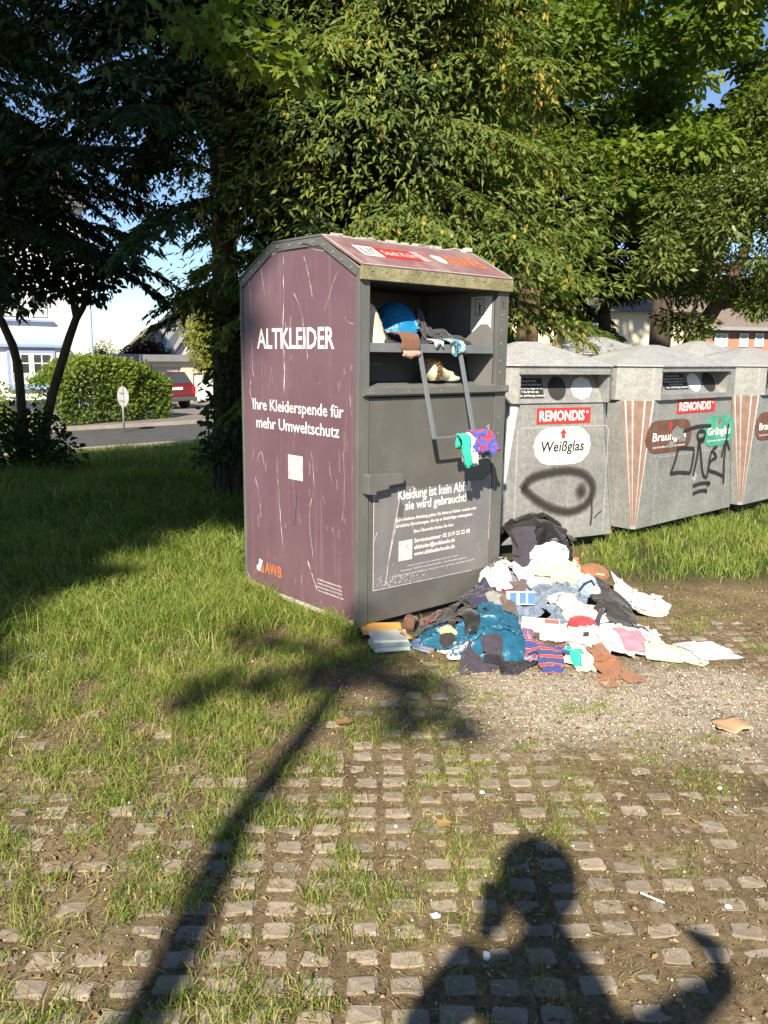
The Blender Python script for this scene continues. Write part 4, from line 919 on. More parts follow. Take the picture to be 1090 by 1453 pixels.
panel_lines(b2, 0.30, 1.62, 0.16, 0.70, 'galv_roof')
Z3 = lambda x, y: (820 + x * 0.2477, 480 + y * 0.2477)
TAG = [[(570, 640), (555, 700), (528, 775)], [(528, 775), (580, 768), (640, 772)], [(640, 772), (655, 700), (662, 640)], [(565, 632), (610, 628), (665, 632)],
       [(655, 790), (680, 680), (690, 590), (700, 650), (712, 770), (735, 790), (752, 690), (765, 640)], [(690, 590), (715, 585), (725, 540), (700, 530), (682, 550), (690, 580), (720, 570)],
       [(795, 620), (770, 640), (790, 680), (762, 700), (745, 750), (790, 770), (832, 790)], [(832, 790), (834, 700), (850, 560), (860, 490)], [(820, 680), (835, 610), (850, 590), (865, 640)], [(832, 790), (830, 830)],
       [(655, 845), (700, 830), (750, 828), (735, 840)], [(655, 890), (690, 875), (730, 870), (728, 885)], [(600, 535), (680, 505), (760, 500)]]
for c in TAG:
    spray(b2, P2, [Z3(*p) for p in c], 0.044, 'spray_hard', 'graffiti_stroke', y=-0.0075 - 0.0002 * TAG.index(c))
MB().disc((P2(985, 676)[0], -0.0015, P2(985, 676)[1]), (0, -1, 0), 0.045, 0.003, 16).build('paint_spot', MAT['galv_roof'], b2)
bl3 = on_z(1052, 717, 0.10); o3 = Vector((bl3.x, bl3.y, 0)); P3 = Plane(o3, A2)
o3 = o2 + P2.u * (w2 + 0.14) + P2.n * ((o3 - o2).dot(P2.n))
P3 = Plane(o3, A2)
t3, b3, band3, rec3, rp3, flap3, hf3 = glass_container(o3, A2, w2, 1.0, 'grey metal glass container cut by the right edge of the photo', (h2a[0], h2b[0], h2a[1], h2b[1] - .01), BROWN, GREEN)
flap3(h2a[0] + hw * 0.12, hw * 0.09, 0.46, MAT['rubber'], 'rubber_flap'); flap3(h2a[0] + hw * 0.86, hw * 0.10, 0.46, MAT['rubber'], 'rubber_flap'); info_label(rec3, rp3, h2a[0] + hw * 0.25, h2a[0] + hw * 0.60, 0.2, 0.9, INFO)
glass_oval(P3, b3, 1072, 1112, 600, 0.735, 1.02, 'Braunglas', 'brown_sticker', ''); sign(b3, 0.55, 1.2, 1.07, 1.17)
# --- back row, only their roofs show
for (px, Y, lab) in ((846, 10.2, 'grey glass container behind, its roof peak between the two front containers'), (990, 11.8, 'grey glass container behind, its roof peak above the tagged container')):
    c = at_y(px, 495, Y); c.z = 0; w = 1.5; d = 1.0; oo = c - P2.u * (w / 2) - P2.n * (d / 2)
    tb = glass_container(oo, A2, w, d, lab, (0.3, w - 0.3, 1.22, 1.43), WHITE, WHITE)
    tb[0].scale = (1, 1, 1.07); tb[5](0.5, 0.09, 0.46, MAT['rubber'], 'rubber_flap'); tb[5](1.0, 0.09, 0.46, MAT['rubber'], 'rubber_flap')
# ------------------------------------------------------------------ cloth materials
def cloth(name, col, rough=0.9, var=0.18, gloss=False, pattern=None, col2=None, scale=1.0):
    m, nt, b = new_mat(name)
    n = noise_node(nt, 18, 5, 0.6); n2 = noise_node(nt, 320, 2, 0.5)
    lo = tuple(c * (1 - var) for c in col); hi = tuple(min(1, c * (1 + var)) for c in col)
    out = ramp(nt, n.outputs[0], [(0.3, lo), (0.7, hi)]).outputs[0]
    tc = N(nt, 'ShaderNodeTexCoord')
    if pattern == 'stripe':
        w = N(nt, 'ShaderNodeTexWave', bands_direction='Y'); setin(w, Scale=scale, Distortion=0.6); nt.links.new(tc.outputs['Object'], w.inputs[0])
        r = ramp(nt, w.outputs[1], [(0.0, col2[0]), (0.16, col2[0]), (0.20, col2[1]), (0.26, col2[1]), (0.30, col), (1.0, col)]); r.color_ramp.interpolation = 'CONSTANT'; out = r.outputs[0]
    elif pattern == 'check':
        ck = N(nt, 'ShaderNodeTexChecker'); setin(ck, Scale=scale); nt.links.new(tc.outputs['Object'], ck.inputs[0]); f = N(nt, 'ShaderNodeMath', operation='MULTIPLY'); nt.links.new(ck.outputs[1], f.inputs[0]); f.inputs[1].default_value = 0.5
        out = mixc(nt, f.outputs[0], out, col2)
    elif pattern == 'blotch':
        v = N(nt, 'ShaderNodeTexNoise'); setin(v, Scale=scale, Detail=3, Roughness=0.5, Distortion=1.5); nt.links.new(tc.outputs['Object'], v.inputs[0])
        st = [(0.0, col)] + [(0.40 + 0.075 * i, c) for i, c in enumerate(col2)]
        r = ramp(nt, v.outputs[0], st); r.color_ramp.interpolation = 'CONSTANT'; out = r.outputs[0]
    nt.links.new(out, b.inputs['Base Color']); b.inputs['Roughness'].default_value = 0.22 if gloss else rough
    b.inputs['Specular IOR Level'].default_value = 0.5 if gloss else 0.15
    b.inputs['Sheen Weight'].default_value = 0.0 if gloss else 0.15
    nw = noise_node(nt, 55 if not gloss else 28, 4, 0.6, dist=1.0)
    bump(nt, b, nw.outputs[0], 0.45 if not gloss else 0.7, 0.012)
    return m
C_ = {}
def cm(key, *a, **k):
    if key not in C_: C_[key] = cloth('cloth_' + key, *a, **k)
    return C_[key]
BLACK = cm('black', (0.016, 0.015, 0.015)); CHAR = cm('charcoal', (0.035, 0.034, 0.033)); NAVY = cm('navy', (0.035, 0.034, 0.065)); DKPURP = cm('dark_purple', (0.05, 0.045, 0.062))
WHITE_C = cm('white', (0.50, 0.497, 0.49), var=0.09); CREAM = cm('cream', (0.62, 0.56, 0.38), var=0.08); LAV = cm('lavender', (0.50, 0.46, 0.56), var=0.08); GREYV = cm('grey_violet', (0.22, 0.20, 0.27))
BROWNC = cm('brown', (0.16, 0.08, 0.05)); RUST = cm('rust', (0.26, 0.12, 0.065)); MAROON = cm('maroon', (0.13, 0.045, 0.055)); TAUPE = cm('taupe', (0.12, 0.09, 0.085))
DENIM = cm('denim', (0.13, 0.17, 0.23), var=0.3, pattern='blotch', col2=[(0.16, 0.21, 0.28), (0.20, 0.25, 0.32), (0.11, 0.15, 0.21)], scale=14)
BLUEBAG = cm('blue_bag', (0.02, 0.105, 0.18), gloss=True); BLACKBAG = cm('black_bag', (0.02, 0.02, 0.022), gloss=True); SACK = cm('blue_sack', (0.015, 0.17, 0.36), gloss=True)
PINK = cm('pink', (0.56, 0.20, 0.26), var=0.1); MINT = cm('mint', (0.46, 0.56, 0.38), pattern='check', col2=(0.62, 0.68, 0.55), scale=60); LILAC = cm('lilac', (0.56, 0.52, 0.62), var=0.08)
STRIPE = cm('striped', (0.05, 0.06, 0.20), pattern='stripe', col2=[(0.36, 0.05, 0.07), (0.30, 0.33, 0.12)], scale=5.5)
PATCH = cm('patchwork', (0.08, 0.07, 0.20), pattern='blotch', col2=[(0.35, 0.06, 0.08), (0.10, 0.09, 0.25), (0.30, 0.28, 0.30)], scale=22)
REDW = cm('red', (0.50, 0.05, 0.06)); BEIGE = cm('beige', (0.46, 0.38, 0.26)); GREYC = cm('grey', (0.26, 0.25, 0.24)); FLUFF = cm('fluff', (0.09, 0.06, 0.045), var=0.4)
TEAL = cm('teal', (0.03, 0.42, 0.30)); BUND = cm('bundle', (0.05, 0.07, 0.36), pattern='blotch', col2=[(0.48, 0.04, 0.05), (0.05, 0.09, 0.38), (0.06, 0.08, 0.40), (0.40, 0.05, 0.06)], scale=9)
LBLUE = cm('light_blue', (0.26, 0.36, 0.52)); LACE = cm('lace', (0.022, 0.022, 0.028), var=0.5)
YELRED = cm('yellow_red', (0.60, 0.10, 0.04), pattern='blotch', col2=[(0.70, 0.42, 0.04), (0.55, 0.06, 0.04)], scale=22)
# ------------------------------------------------------------------ cloth dropped on a growing height field
class Field:
    def __init__(s, x0, y0, st, nx, ny, fn):
        s.x0, s.y0, s.st, s.nx, s.ny = x0, y0, st, nx, ny
        s.XX, s.YY = np.meshgrid(x0 + np.arange(nx) * st, y0 + np.arange(ny) * st); s.H = fn(s.XX, s.YY)
    def at(s, x, y, A=None):
        A = s.H if A is None else A
        fx = np.clip((x - s.x0) / s.st, 0, s.nx - 1.001); fy = np.clip((y - s.y0) / s.st, 0, s.ny - 1.001)
        i = fx.astype(int); j = fy.astype(int); fx = fx - i; fy = fy - j
        return (A[j, i] * (1 - fx) + A[j, i + 1] * fx) * (1 - fy) + (A[j + 1, i] * (1 - fx) + A[j + 1, i + 1] * fx) * fy
    def soft(s, n=3):
        A = s.H
        for _ in range(n):
            P = np.pad(A, 1, mode='edge'); A = (P[1:-1, 1:-1] * 2 + P[:-2, 1:-1] + P[2:, 1:-1] + P[1:-1, :-2] + P[1:-1, 2:]) / 6
        return np.maximum(A, s.H - 0.012)
    def splat(s, X, Y, Z, M):
        Z = np.where(M, Z, -9)
        for fx in (0, 0.33, 0.66):
            for fy in (0, 0.33, 0.66):
                def mixq(A): B = A[:, :-1] * (1 - fx) + A[:, 1:] * fx; return B[:-1] * (1 - fy) + B[1:] * fy
                x, y, z = mixq(X).ravel(), mixq(Y).ravel(), mixq(Z).ravel()
                i = np.round((x - s.x0) / s.st).astype(int); j = np.round((y - s.y0) / s.st).astype(int); ok = (i >= 0) & (i < s.nx) & (j >= 0) & (j < s.ny) & (z > -1)
                np.maximum.at(s.H, (j[ok], i[ok]), z[ok])
def cloth_sim(F, cx, cy, a, b, rot, seed, n=34, comp=1.35, bulge=0.03, shape='rect', steps=70, iters=7, keep_out=None, bend=0.12, rag=0.06, cap=None):
    rg = np.random.default_rng(seed); s = np.linspace(-1, 1, n); S, T = np.meshgrid(s, s)
    M = np.ones((n, n), bool)
    if shape == 'tee': M = ~((np.abs(S) > 0.56) & (T < 0.30)) & ~((np.abs(S) < 0.2) & (T > 0.88))
    elif shape == 'pants': M = ~((np.abs(S) < 0.07 + 0.10 * (0.4 - T)) & (T < 0.35))
    elif shape == 'skirt': M = np.abs(S) < 0.42 + 0.58 * (1 - T) / 2 + 0.02
    elif shape == 'round': M = S ** 2 + T ** 2 < 1.0
    th = np.arctan2(T, S); ph = rg.uniform(0, 6.28, 4); lob = 1 + rag * (np.sin(2 * th + ph[0]) + np.sin(3 * th + ph[1]) + 0.6 * np.sin(5 * th + ph[2]))
    # rest shape is larger than the patch it is pushed into, so it has to buckle
    ux = 2 * a * comp / (n - 1) * rg.uniform(0.94, 1.06); uy = 2 * b * comp / (n - 1) * rg.uniform(0.94, 1.06); diag = math.hypot(ux, uy)
    lx = S * a * lob; ly = T * b * lob
    ca, sa = math.cos(rot), math.sin(rot); X = cx + lx * ca - ly * sa; Y = cy + lx * sa + ly * ca
    X = X + (fbm(S * 2.2 + seed, T * 2.2, seed, 3) - 0.5) * a * 0.5; Y = Y + (fbm(S * 2.2 + 9, T * 2.2 + seed, seed + 5, 3) - 0.5) * b * 0.5
    H0 = F.soft(3); rad = np.hypot(S, T)
    lift = bulge * np.sqrt(np.clip(1 - np.hypot((F.XX - cx) * ca + (F.YY - cy) * sa, 0) * 0, 0, 1)) * 0
    qx = ((F.XX - cx) * ca + (F.YY - cy) * sa) / max(a, 1e-6); qy = (-(F.XX - cx) * sa + (F.YY - cy) * ca) / max(b, 1e-6)
    HB = H0 + bulge * np.clip(1 - (qx ** 2 + qy ** 2) * 1.15, 0, 1) ** 0.6
    if cap is not None: HB = np.minimum(HB, np.maximum(cap, F.H))
    P = np.stack([X, Y, F.at(X, Y, HB) + 0.03 + 0.06 * (fbm(S * 4 + seed * 1.3, T * 4, seed + 9, 3) - 0.35)], -1); V = np.zeros_like(P)
    def con(i0, i1, rest, k):
        d = P[i1] - P[i0]; L_ = np.sqrt((d * d).sum(-1)) + 1e-9; c = d * (0.5 * k * (L_ - rest) / L_)[..., None]
        P[i0] += c; P[i1] -= c
    sl_ = slice; E, O = [], []
    def pairs(dx, dy, rest, k):
        out = []
        if dx and not dy:
            for o in range(2 * dx) if dx == 1 else range(2 * dx):
                st = 2 * dx; i = np.arange(o, n - dx, st)
                if len(i): out.append(((sl_(None), i), (sl_(None), i + dx), rest, k))
        elif dy and not dx:
            st = 2 * dy
            for o in range(st):
                i = np.arange(o, n - dy, st)
                if len(i): out.append(((i, sl_(None)), (i + dy, sl_(None)), rest, k))
        else:
            for o in range(2):
                i = np.arange(o, n - 1, 2)
                if dx > 0: out.append(((i, sl_(0, n - 1)), (i + 1, sl_(1, n)), rest, k))
                else: out.append(((i, sl_(1, n)), (i + 1, sl_(0, n - 1)), rest, k))
        return out
    CS = pairs(1, 0, ux, 1.0) + pairs(0, 1, uy, 1.0) + pairs(1, 1, diag, 0.5) + pairs(-1, 1, diag, 0.5) + pairs(2, 0, 2 * ux, bend) + pairs(0, 2, 2 * uy, bend)
    for st in range(steps):
        V[..., 2] -= 0.0016; V *= 0.93; prev = P.copy(); P = P + V
        for it in range(iters):
            for c in CS: con(*c)
        if keep_out is not None: keep_out(P)
        h = F.at(P[..., 0], P[..., 1], HB) + 0.004; hit = P[..., 2] < h
        P[..., 2] = np.where(hit, h, P[..., 2])
        f = np.where(hit, 0.35, 1.0)[..., None]; P[..., :2] = prev[..., :2] + (P[..., :2] - prev[..., :2]) * f
        V = np.clip(P - prev, -0.03, 0.03)
    for _ in range(1):
        Q = P.copy(); Q[1:-1, 1:-1] = P[1:-1, 1:-1] * 0.6 + 0.1 * (P[:-2, 1:-1] + P[2:, 1:-1] + P[1:-1, :-2] + P[1:-1, 2:]); P = Q
    F.splat(P[..., 0], P[..., 1], P[..., 2], M)
    ii = np.arange(n * n).reshape(n, n); Fq = np.stack([ii[:-1, :-1], ii[:-1, 1:], ii[1:, 1:], ii[1:, :-1]], -1).reshape(-1, 4)
    mk = M.ravel(); Fq = Fq[mk[Fq].all(1)]
    used = np.unique(Fq); remap = np.full(n * n, -1); remap[used] = np.arange(len(used))
    return P, P.reshape(-1, 3)[used], remap[Fq]
def heap_base(x, y):
    x = np.asarray(x, float); y = np.asarray(y, float)
    xc = 0.78 + (y - 4.2) * 0.25; w = 0.80 - 0.12 * (y - 4.2)
    h = 0.40 * np.clip((y - 4.0) / 1.75, 0, 1) ** 0.9 * sstep(6.35, 5.85, y)
    return h * sstep(1.0, 0.35, np.abs(x - xc) / w)
HEAP = Field(-0.6, 3.4, 0.012, 240, 280, lambda x, y: heap_base(x, y) * 0.80 - 0.002)
def heap_hit(px, py):
    r = ray(px, py)
    for k in range(900):
        Y = 3.6 + k * 0.004; p = EYE + r * (Y / r.y)
        if p.z <= float(heap_base(p.x, p.y)) + 0.01: return p
    return on_z(px, py, 0)
def keep_off_box(P):
    X, Y = P[..., 0], P[..., 1]; qa = (X - BOX_N.x) * BU.x + (Y - BOX_N.y) * BU.y; q = (X - BOX_N.x) * BV.x + (Y - BOX_N.y) * BV.y
    ins = (qa > -0.02) & (qa < 1.172) & (q > -0.016) & (q < 1.17)
    fr = ins & (q + 0.016 < 1.172 - qa); d = np.where(fr, q + 0.017, 0); P[..., 0] -= BV.x * d; P[..., 1] -= BV.y * d
    sd = ins & ~fr; d2 = np.where(sd, 1.173 - qa, 0); P[..., 0] += BU.x * d2; P[..., 1] += BU.y * d2
SHAPES = {'jumper': 'tee', 'shirt': 'tee', 't_shirt': 'tee', 'blouse': 'tee', 'toddler_shirt': 'tee', 'child_shirt': 'tee', 'trousers': 'pants', 'jeans': 'pants', 'leggings': 'pants', 'pullover': 'tee', 'cardigan': 'tee', 'top': 'tee', 'skirt': 'skirt', 'plastic_bag': 'round'}
def garment(name, label, cat, px, py, w, h, rot, mat, bulge=0.03, wr=0.02, seed=1, p=2.6, n=36, rag=0.05, freq=9, shape=None, comp=None, group='clothes dumped in a pile beside the clothing container'):
    c = heap_hit(px, py); dist = c.y; a = w / 2 * dist / F_PX * 1.12; b = h / 2 * dist / F_PX / 0.46 * 1.05
    bag = name == 'plastic_bag'; sh = SHAPES.get(name, 'rect')
    if comp is None: comp = 1.30 + wr * 9.0
    P, V, Fq = cloth_sim(HEAP, c.x, c.y, a, b, R(rot) + (math.pi if seed % 3 == 0 and sh in ('tee', 'pants') else 0), seed, n, comp, bulge * (0.9 if bag else 0.5), sh, keep_out=keep_off_box, bend=0.04 if bag else 0.10, rag=min(rag, 0.07))
    zb = float(V[:, 2].min()); V = V - np.array([c.x, c.y, zb])
    o = link(name, fast_mesh(name, V, Fq, None, True), mat); o.location = (c.x, c.y, zb); garment.last = P - np.array([c.x, c.y, zb])
    return tag(o, label, cat, group)
def zz(x, y): return (600 + x * 0.3303, 720 + y * 0.3303)
def gm(name, label, cat, zx, zy, w, h, rot, mat, **k): px, py = zz(zx, zy); return garment(name, label, cat, px, py, w, h, rot, mat, **k)
gm('jumper', 'black knitted jumper heaped highest at the back of the pile', 'jumper', 480, 120, 105, 62, 8, BLACK, bulge=0.36, wr=0.04, seed=101, freq=11, rag=0.2, n=42)
gm('trousers', 'dark navy grey trousers crumpled just below the black jumper', 'trousers', 500, 190, 58, 30, -10, DKPURP, bulge=0.06, wr=0.03, seed=102)
gm('plastic_bag', 'shiny black plastic bag at the back right of the pile', 'plastic bag', 585, 205, 46, 46, 20, BLACKBAG, bulge=0.09, wr=0.04, seed=103, freq=14)
gm('shirt', 'grey violet shirt hanging down between the white print and the lavender shirt', 'shirt', 372, 250, 40, 52, 8, GREYV, bulge=0.05, wr=0.02, seed=105)
ws = gm('t_shirt', 'white t-shirt with a dark scribbled print near the container door', 't-shirt', 290, 262, 62, 52, 12, WHITE_C, bulge=0.12, wr=0.010, seed=106, freq=6, n=44); WSP = garment.last
gm('pillowcase', 'plain white cloth tucked right of the lavender shirt', 'cloth', 525, 245, 46, 30, -25, WHITE_C, bulge=0.03, wr=0.025, seed=108)
gm('shirt', 'pale lavender shirt in the upper middle of the pile', 'shirt', 440, 285, 50, 36, 5, LAV, bulge=0.05, wr=0.022, seed=107, freq=12)
gm('blouse', 'cream yellow blouse spread over the right middle of the pile', 'blouse', 612, 312, 70, 52, -15, CREAM, bulge=0.05, wr=0.03, seed=109, n=44)
gm('toddler_shirt', 'small red and yellow top poking out at the back right', 'top', 662, 205, 14, 20, 0, YELRED, bulge=0.03, wr=0.02, seed=112, n=22)
gm('sheet', 'white bed sheet bunched at the far right of the pile', 'sheet', 930, 400, 66, 42, -12, WHITE_C, bulge=0.06, wr=0.045, seed=114, freq=10, n=42)
gm('jacket', 'maroon jacket spread beneath the navy shirt by the door', 'jacket', 270, 425, 100, 48, 8, MAROON, bulge=0.04, wr=0.03, seed=118)
gm('pullover', 'maroon pullover at the left foot of the pile against the door', 'pullover', 105, 465, 52, 44, 25, MAROON, bulge=0.04, wr=0.03, seed=119)
gm('shirt', 'crumpled navy blue shirt at the left under the white printed t-shirt', 'shirt', 255, 370, 92, 44, 6, NAVY, bulge=0.06, wr=0.03, seed=117, freq=13, n=42)
gm('cardigan', 'dark taupe cardigan end between the navy shirt and the jeans', 'cardigan', 425, 345, 36, 20, 0, TAUPE, bulge=0.04, wr=0.02, seed=120)
gm('sheet', 'large white sheet sprawling over the lower right of the pile', 'sheet', 850, 520, 104, 46, -10, WHITE_C, bulge=0.05, wr=0.045, seed=115, freq=8, n=42)
gm('towel', 'beige grey towel scraps left of the white carton', 'towel', 358, 435, 32, 28, 10, GREYC, bulge=0.04, wr=0.025, seed=122)
gm('skirt', 'large black skirt fanned out on the right side of the pile', 'skirt', 800, 385, 76, 58, 0, CHAR, bulge=0.10, wr=0.018, seed=113, freq=7, shape='tri', n=44, rag=0.08)
gm('jeans', 'faded blue jeans folded over the middle of the pile', 'jeans', 550, 395, 66, 52, -28, DENIM, bulge=0.06, wr=0.025, seed=116, freq=11, n=44)
gm('plastic_bag', 'shiny teal blue plastic bag at the left foot of the pile', 'plastic bag', 75, 545, 60, 36, 10, BLUEBAG, bulge=0.06, wr=0.035, seed=125, freq=13)
gm('plastic_bag', 'large crinkled teal blue plastic bag in the lower middle of the pile', 'plastic bag', 300, 548, 104, 56, 4, BLUEBAG, bulge=0.10, wr=0.045, seed=124, freq=13, n=44)
gm('leggings', 'black leggings hanging down over the maroon jacket', 'leggings', 165, 480, 42, 50, -6, BLACK, bulge=0.05, wr=0.012, seed=121, p=5, rag=0.08)
gm('scarf', 'red and purple patchwork scarf right of the large teal bag', 'scarf', 482, 580, 36, 30, 0, PATCH, bulge=0.04, wr=0.03, seed=129)
gm('fur_hat', 'dark brown fluffy hat below the white carton', 'hat', 560, 570, 42, 24, 0, FLUFF, bulge=0.05, wr=0.03, seed=130, freq=20)
gm('shirt', 'white shirt stretched along the front of the pile', 'shirt', 715, 610, 110, 34, -12, WHITE_C, bulge=0.04, wr=0.035, seed=131, freq=12, n=42)
gm('child_shirt', 'small cream shirt in front of the white shirt', 'shirt', 695, 672, 46, 16, 0, CREAM, bulge=0.02, wr=0.015, seed=136)
gm('towel', 'bright pink cloth lying at the right edge of the white sheet', 'cloth', 908, 578, 34, 20, 12, PINK, bulge=0.03, wr=0.02, seed=133)
gm('trousers', 'dark purple grey trousers bunched at the front left of the pile', 'trousers', 250, 655, 54, 26, 5, DKPURP, bulge=0.07, wr=0.025, seed=126)
gm('top', 'black lace top flat on the ground before the teal bag', 'top', 385, 690, 66, 15, 6, LACE, bulge=0.02, wr=0.015, seed=127)
gm('jumper', 'blue and red striped knitted jumper at the front of the pile', 'jumper', 545, 655, 58, 28, -6, STRIPE, bulge=0.06, wr=0.02, seed=128, n=44)
gm('toddler_shirt', 'teal green top end beside the striped jumper', 'top', 655, 648, 20, 14, 0, TEAL, bulge=0.02, wr=0.01, seed=137, n=22)
gm('pullover', 'rust brown pullover lying at the front right of the pile', 'pullover', 800, 692, 58, 40, 14, RUST, bulge=0.04, wr=0.02, seed=132)
garment('pillowcase', 'pale mint green checked pillowcase on the ground right of the pile', 'pillowcase', 957, 926, 64, 28, -16, MINT, 0.03, 0.022, 134)
garment('pillowcase', 'pale lilac pillowcase, rightmost of all the dumped clothes', 'pillowcase', 1003, 921, 52, 28, 12, LILAC, 0.03, 0.018, 135)
garment('trousers', 'black trousers squeezed under the door edge at the left', 'trousers', 615, 888, 48, 22, 12, CHAR, 0.04, 0.02, 141)
gm('napkin', 'white cloth napkin beside the jeans in the middle of the pile', 'cloth', 655, 430, 40, 30, 20, WHITE_C, bulge=0.03, wr=0.03, seed=151)
gm('vest', 'white undershirt spread between the carton and the striped jumper', 'undershirt', 600, 535, 50, 26, -8, WHITE_C, bulge=0.03, wr=0.03, seed=152)
gm('bonnet', 'small grey knitted bonnet left of the white carton', 'bonnet', 372, 445, 18, 16, 0, TAUPE, bulge=0.06, wr=0.02, seed=153, n=24)
# dark scribble printed on the white t-shirt
mb = MB(); cs = WSP
def on_shirt(a, b): i = int(np.clip(b * 43, 0, 43)); j = int(np.clip(a * 43, 0, 43)); return Vector(cs[i, j]) + Vector((0, -0.004, 0.007))
rr = random.Random(11)
for k in range(7):
    a, b = rr.uniform(0.42, 0.68), rr.uniform(0.38, 0.62); pts = [on_shirt(a + d * rr.uniform(0.02, 0.035), b + rr.gauss(0, 0.02)) for d in range(5)]
    mb.tube(pts, 0.0035, 4)
mb.build('print', C_['charcoal'], ws)
def place(px, py, lift=0.0):
    c = heap_hit(px, py); c.z = float(HEAP.at(np.array(c.x), np.array(c.y))) + lift; return c
MAT['card_white'] = plain('white_card', (0.72, 0.71, 0.68), 0.7, 0.06, 12); MAT['card_blue'] = plain('blue_card', (0.06, 0.16, 0.50), 0.6, 0.1, 12); MAT['cardboard'] = plain('cardboard', (0.40, 0.27, 0.16), 0.85, 0.12, 20)
def packet(name, label, cat, px, py, l, w, h, rz, tilt, mat, extra=None):
    c = place(px, py, 0.0); o = MB().box(-l / 2, l / 2, -w / 2, w / 2, 0, h).build(name, mat, None, bevel=0.003)
    o.location = c; o.rotation_euler = (tilt, 0.05, rz); tag(o, label, cat)
    return o
pk1 = packet('packet', 'blue and white packet standing on the jacket left of the jeans', 'packet', 738, 858, 0.155, 0.05, 0.075, R(8), R(-14), MAT['card_white'])
for x in (-0.05, 0.005, 0.055): MB().box(x - 0.018, x + 0.022, -0.0275, -0.0255, 0.006, 0.069).build('blue_print', MAT['card_blue'], pk1)
pk2 = packet('carton', 'flat white carton lying in the middle of the pile', 'carton', 765, 894, 0.20, 0.13, 0.075, R(-6), R(-16), MAT['card_white'])
MB().box(0.02, 0.095, -0.0672, -0.0655, 0.052, 0.074).build('red_print', MAT['red_print'], pk2)
# brown cap on top
c = place(843, 806, 0.01); cap = empty('cap', c, R(20), 'brown felt cap resting on top of the pile at the right', 'cap'); cap.rotation_euler = (R(24), R(12), R(15))
mb = MB(); rings = [(0.0, 0.092, 0.0), (0.006, 0.098, 0.0), (0.03, 0.095, 0), (0.052, 0.075, 0), (0.062, 0.04, 0), (0.065, 0.004, 0)]
rs = [[(r * math.cos(k / 20 * 6.283), r * 0.72 * math.sin(k / 20 * 6.283), z) for k in range(20)] for z, r, _ in rings]
for q in range(len(rs) - 1): mb.loft(rs[q], rs[q + 1], q == 0, q == len(rs) - 2)
mb.build('crown', RUST, cap, True)
MB().add([(-0.03, -0.062, 0.046), (0.03, -0.060, 0.048), (0.03, -0.052, 0.056), (-0.03, -0.054, 0.055)], [(0, 1, 2, 3)]).build('badge', BEIGE, cap)
# blue and white sports bag under the cap
c = place(833, 832, -0.01); sb = empty('sports_bag', c, R(-10), 'small blue and white bag with a strap under the brown cap', 'bag')
def lump(seed, sx, sy, sz, amp=0.18, fr=3.0, sub=4, flat=True):
    bm = bmesh.new(); bmesh.ops.create_icosphere(bm, subdivisions=sub, radius=1.0)
    for v in bm.verts:
        p = v.co * fr + Vector((seed * 3.1, seed * 1.7, seed))
        q = 1 + amp * (1 - 2.2 * abs(noise.noise(p))) + amp * 0.5 * (1 - 2.2 * abs(noise.noise(p * 2.3))) - amp
        v.co = Vector((v.co.x * sx * q, v.co.y * sy * q, v.co.z * sz * q))
        if flat and v.co.z < -sz * 0.55: v.co.z = -sz * 0.55
        if flat: v.co.z += sz * 0.55
    me = bpy.data.meshes.new('lump'); bm.to_mesh(me); bm.free(); return me
link('pouch', lump(3, 0.062, 0.05, 0.085), LBLUE, sb, True); link('side_pocket', lump(4, 0.035, 0.03, 0.05), WHITE_C, sb, True).location = (0.045, -0.03, 0.0)
MB().tube([(-0.05, -0.05, 0.04), (-0.02, -0.062, 0.09), (0.02, -0.05, 0.11), (0.05, -0.03, 0.06)], 0.006, 6).build('strap', NAVY, sb)
# red and white toiletry bag
c = place(828, 896, -0.01); rb = empty('wash_bag', c, R(-15), 'red topped white wash bag in the lower middle of the pile', 'bag')
link('pouch', lump(6, 0.085, 0.06, 0.06), WHITE_C, rb, True); lm = link('lid', lump(7, 0.075, 0.055, 0.042), REDW, rb, True); lm.location = (-0.01, 0.01, 0.045)
MB().box(0.0, 0.03, -0.062, -0.054, 0.02, 0.045).build('patch', CHAR, rb)
MB().tube([(0.05, -0.05, 0.01), (0.07, -0.06, 0.03), (0.085, -0.05, 0.01)], 0.007, 6).build('strap', CHAR, rb)
MB().tube([place(858, 868, .012), place(853, 878, .03), place(848, 888, .03), place(846, 897, .02)], 0.014, 8).build('belt', DKPURP, None, True)
tag(bpy.data.objects['belt'], 'dark purple belt laid across the large white sheet', 'belt')
# shoes at the left
def shoe(name, label, px, py, rz, col, sole, L_=0.25, tilt=0.0, z=None):
    c = on_z(px, py, 0.0); c.z = 0.01 if z is None else z
    t = empty(name, c, rz, label, 'shoe'); t.rotation_euler = (tilt, 0, rz)
    prof = [(-0.5, 0.30, 0.16), (-0.40, 0.34, 0.40), (-0.22, 0.33, 0.44), (0.0, 0.34, 0.33), (0.2, 0.38, 0.24), (0.38, 0.34, 0.20), (0.5, 0.16, 0.12)]
    rs = []
    for x, w, h in prof: rs.append([(x * L_, w * L_ * 0.5 * math.cos(k / 12 * 6.283), max(0.0, h * L_ * 0.5 * (1 + math.sin(k / 12 * 6.283))) + 0.012) for k in range(12)])
    mb = MB()
    for q in range(len(rs) - 1): mb.loft(rs[q], rs[q + 1], q == 0, q == len(rs) - 2)
    mb.build('upper', col, t, True)
    outl = [(x * L_ * 1.03, s * w * L_ * 0.52) for s, seq in ((1, prof), (-1, prof[::-1])) for x, w, h in seq]
    MB().prism(outl, 'z', 0.0, 0.016).build('sole', sole, t)
    return t
shoe('shoe', 'beige canvas shoe lying at the left foot of the pile', 627, 916, R(115), BEIGE, MAT['card_white'], 0.26)
shoe('shoe', 'black shoe with pale sole between beige shoe and purple trousers', 646, 922, R(40), CHAR, MAT['card_white'], 0.21)
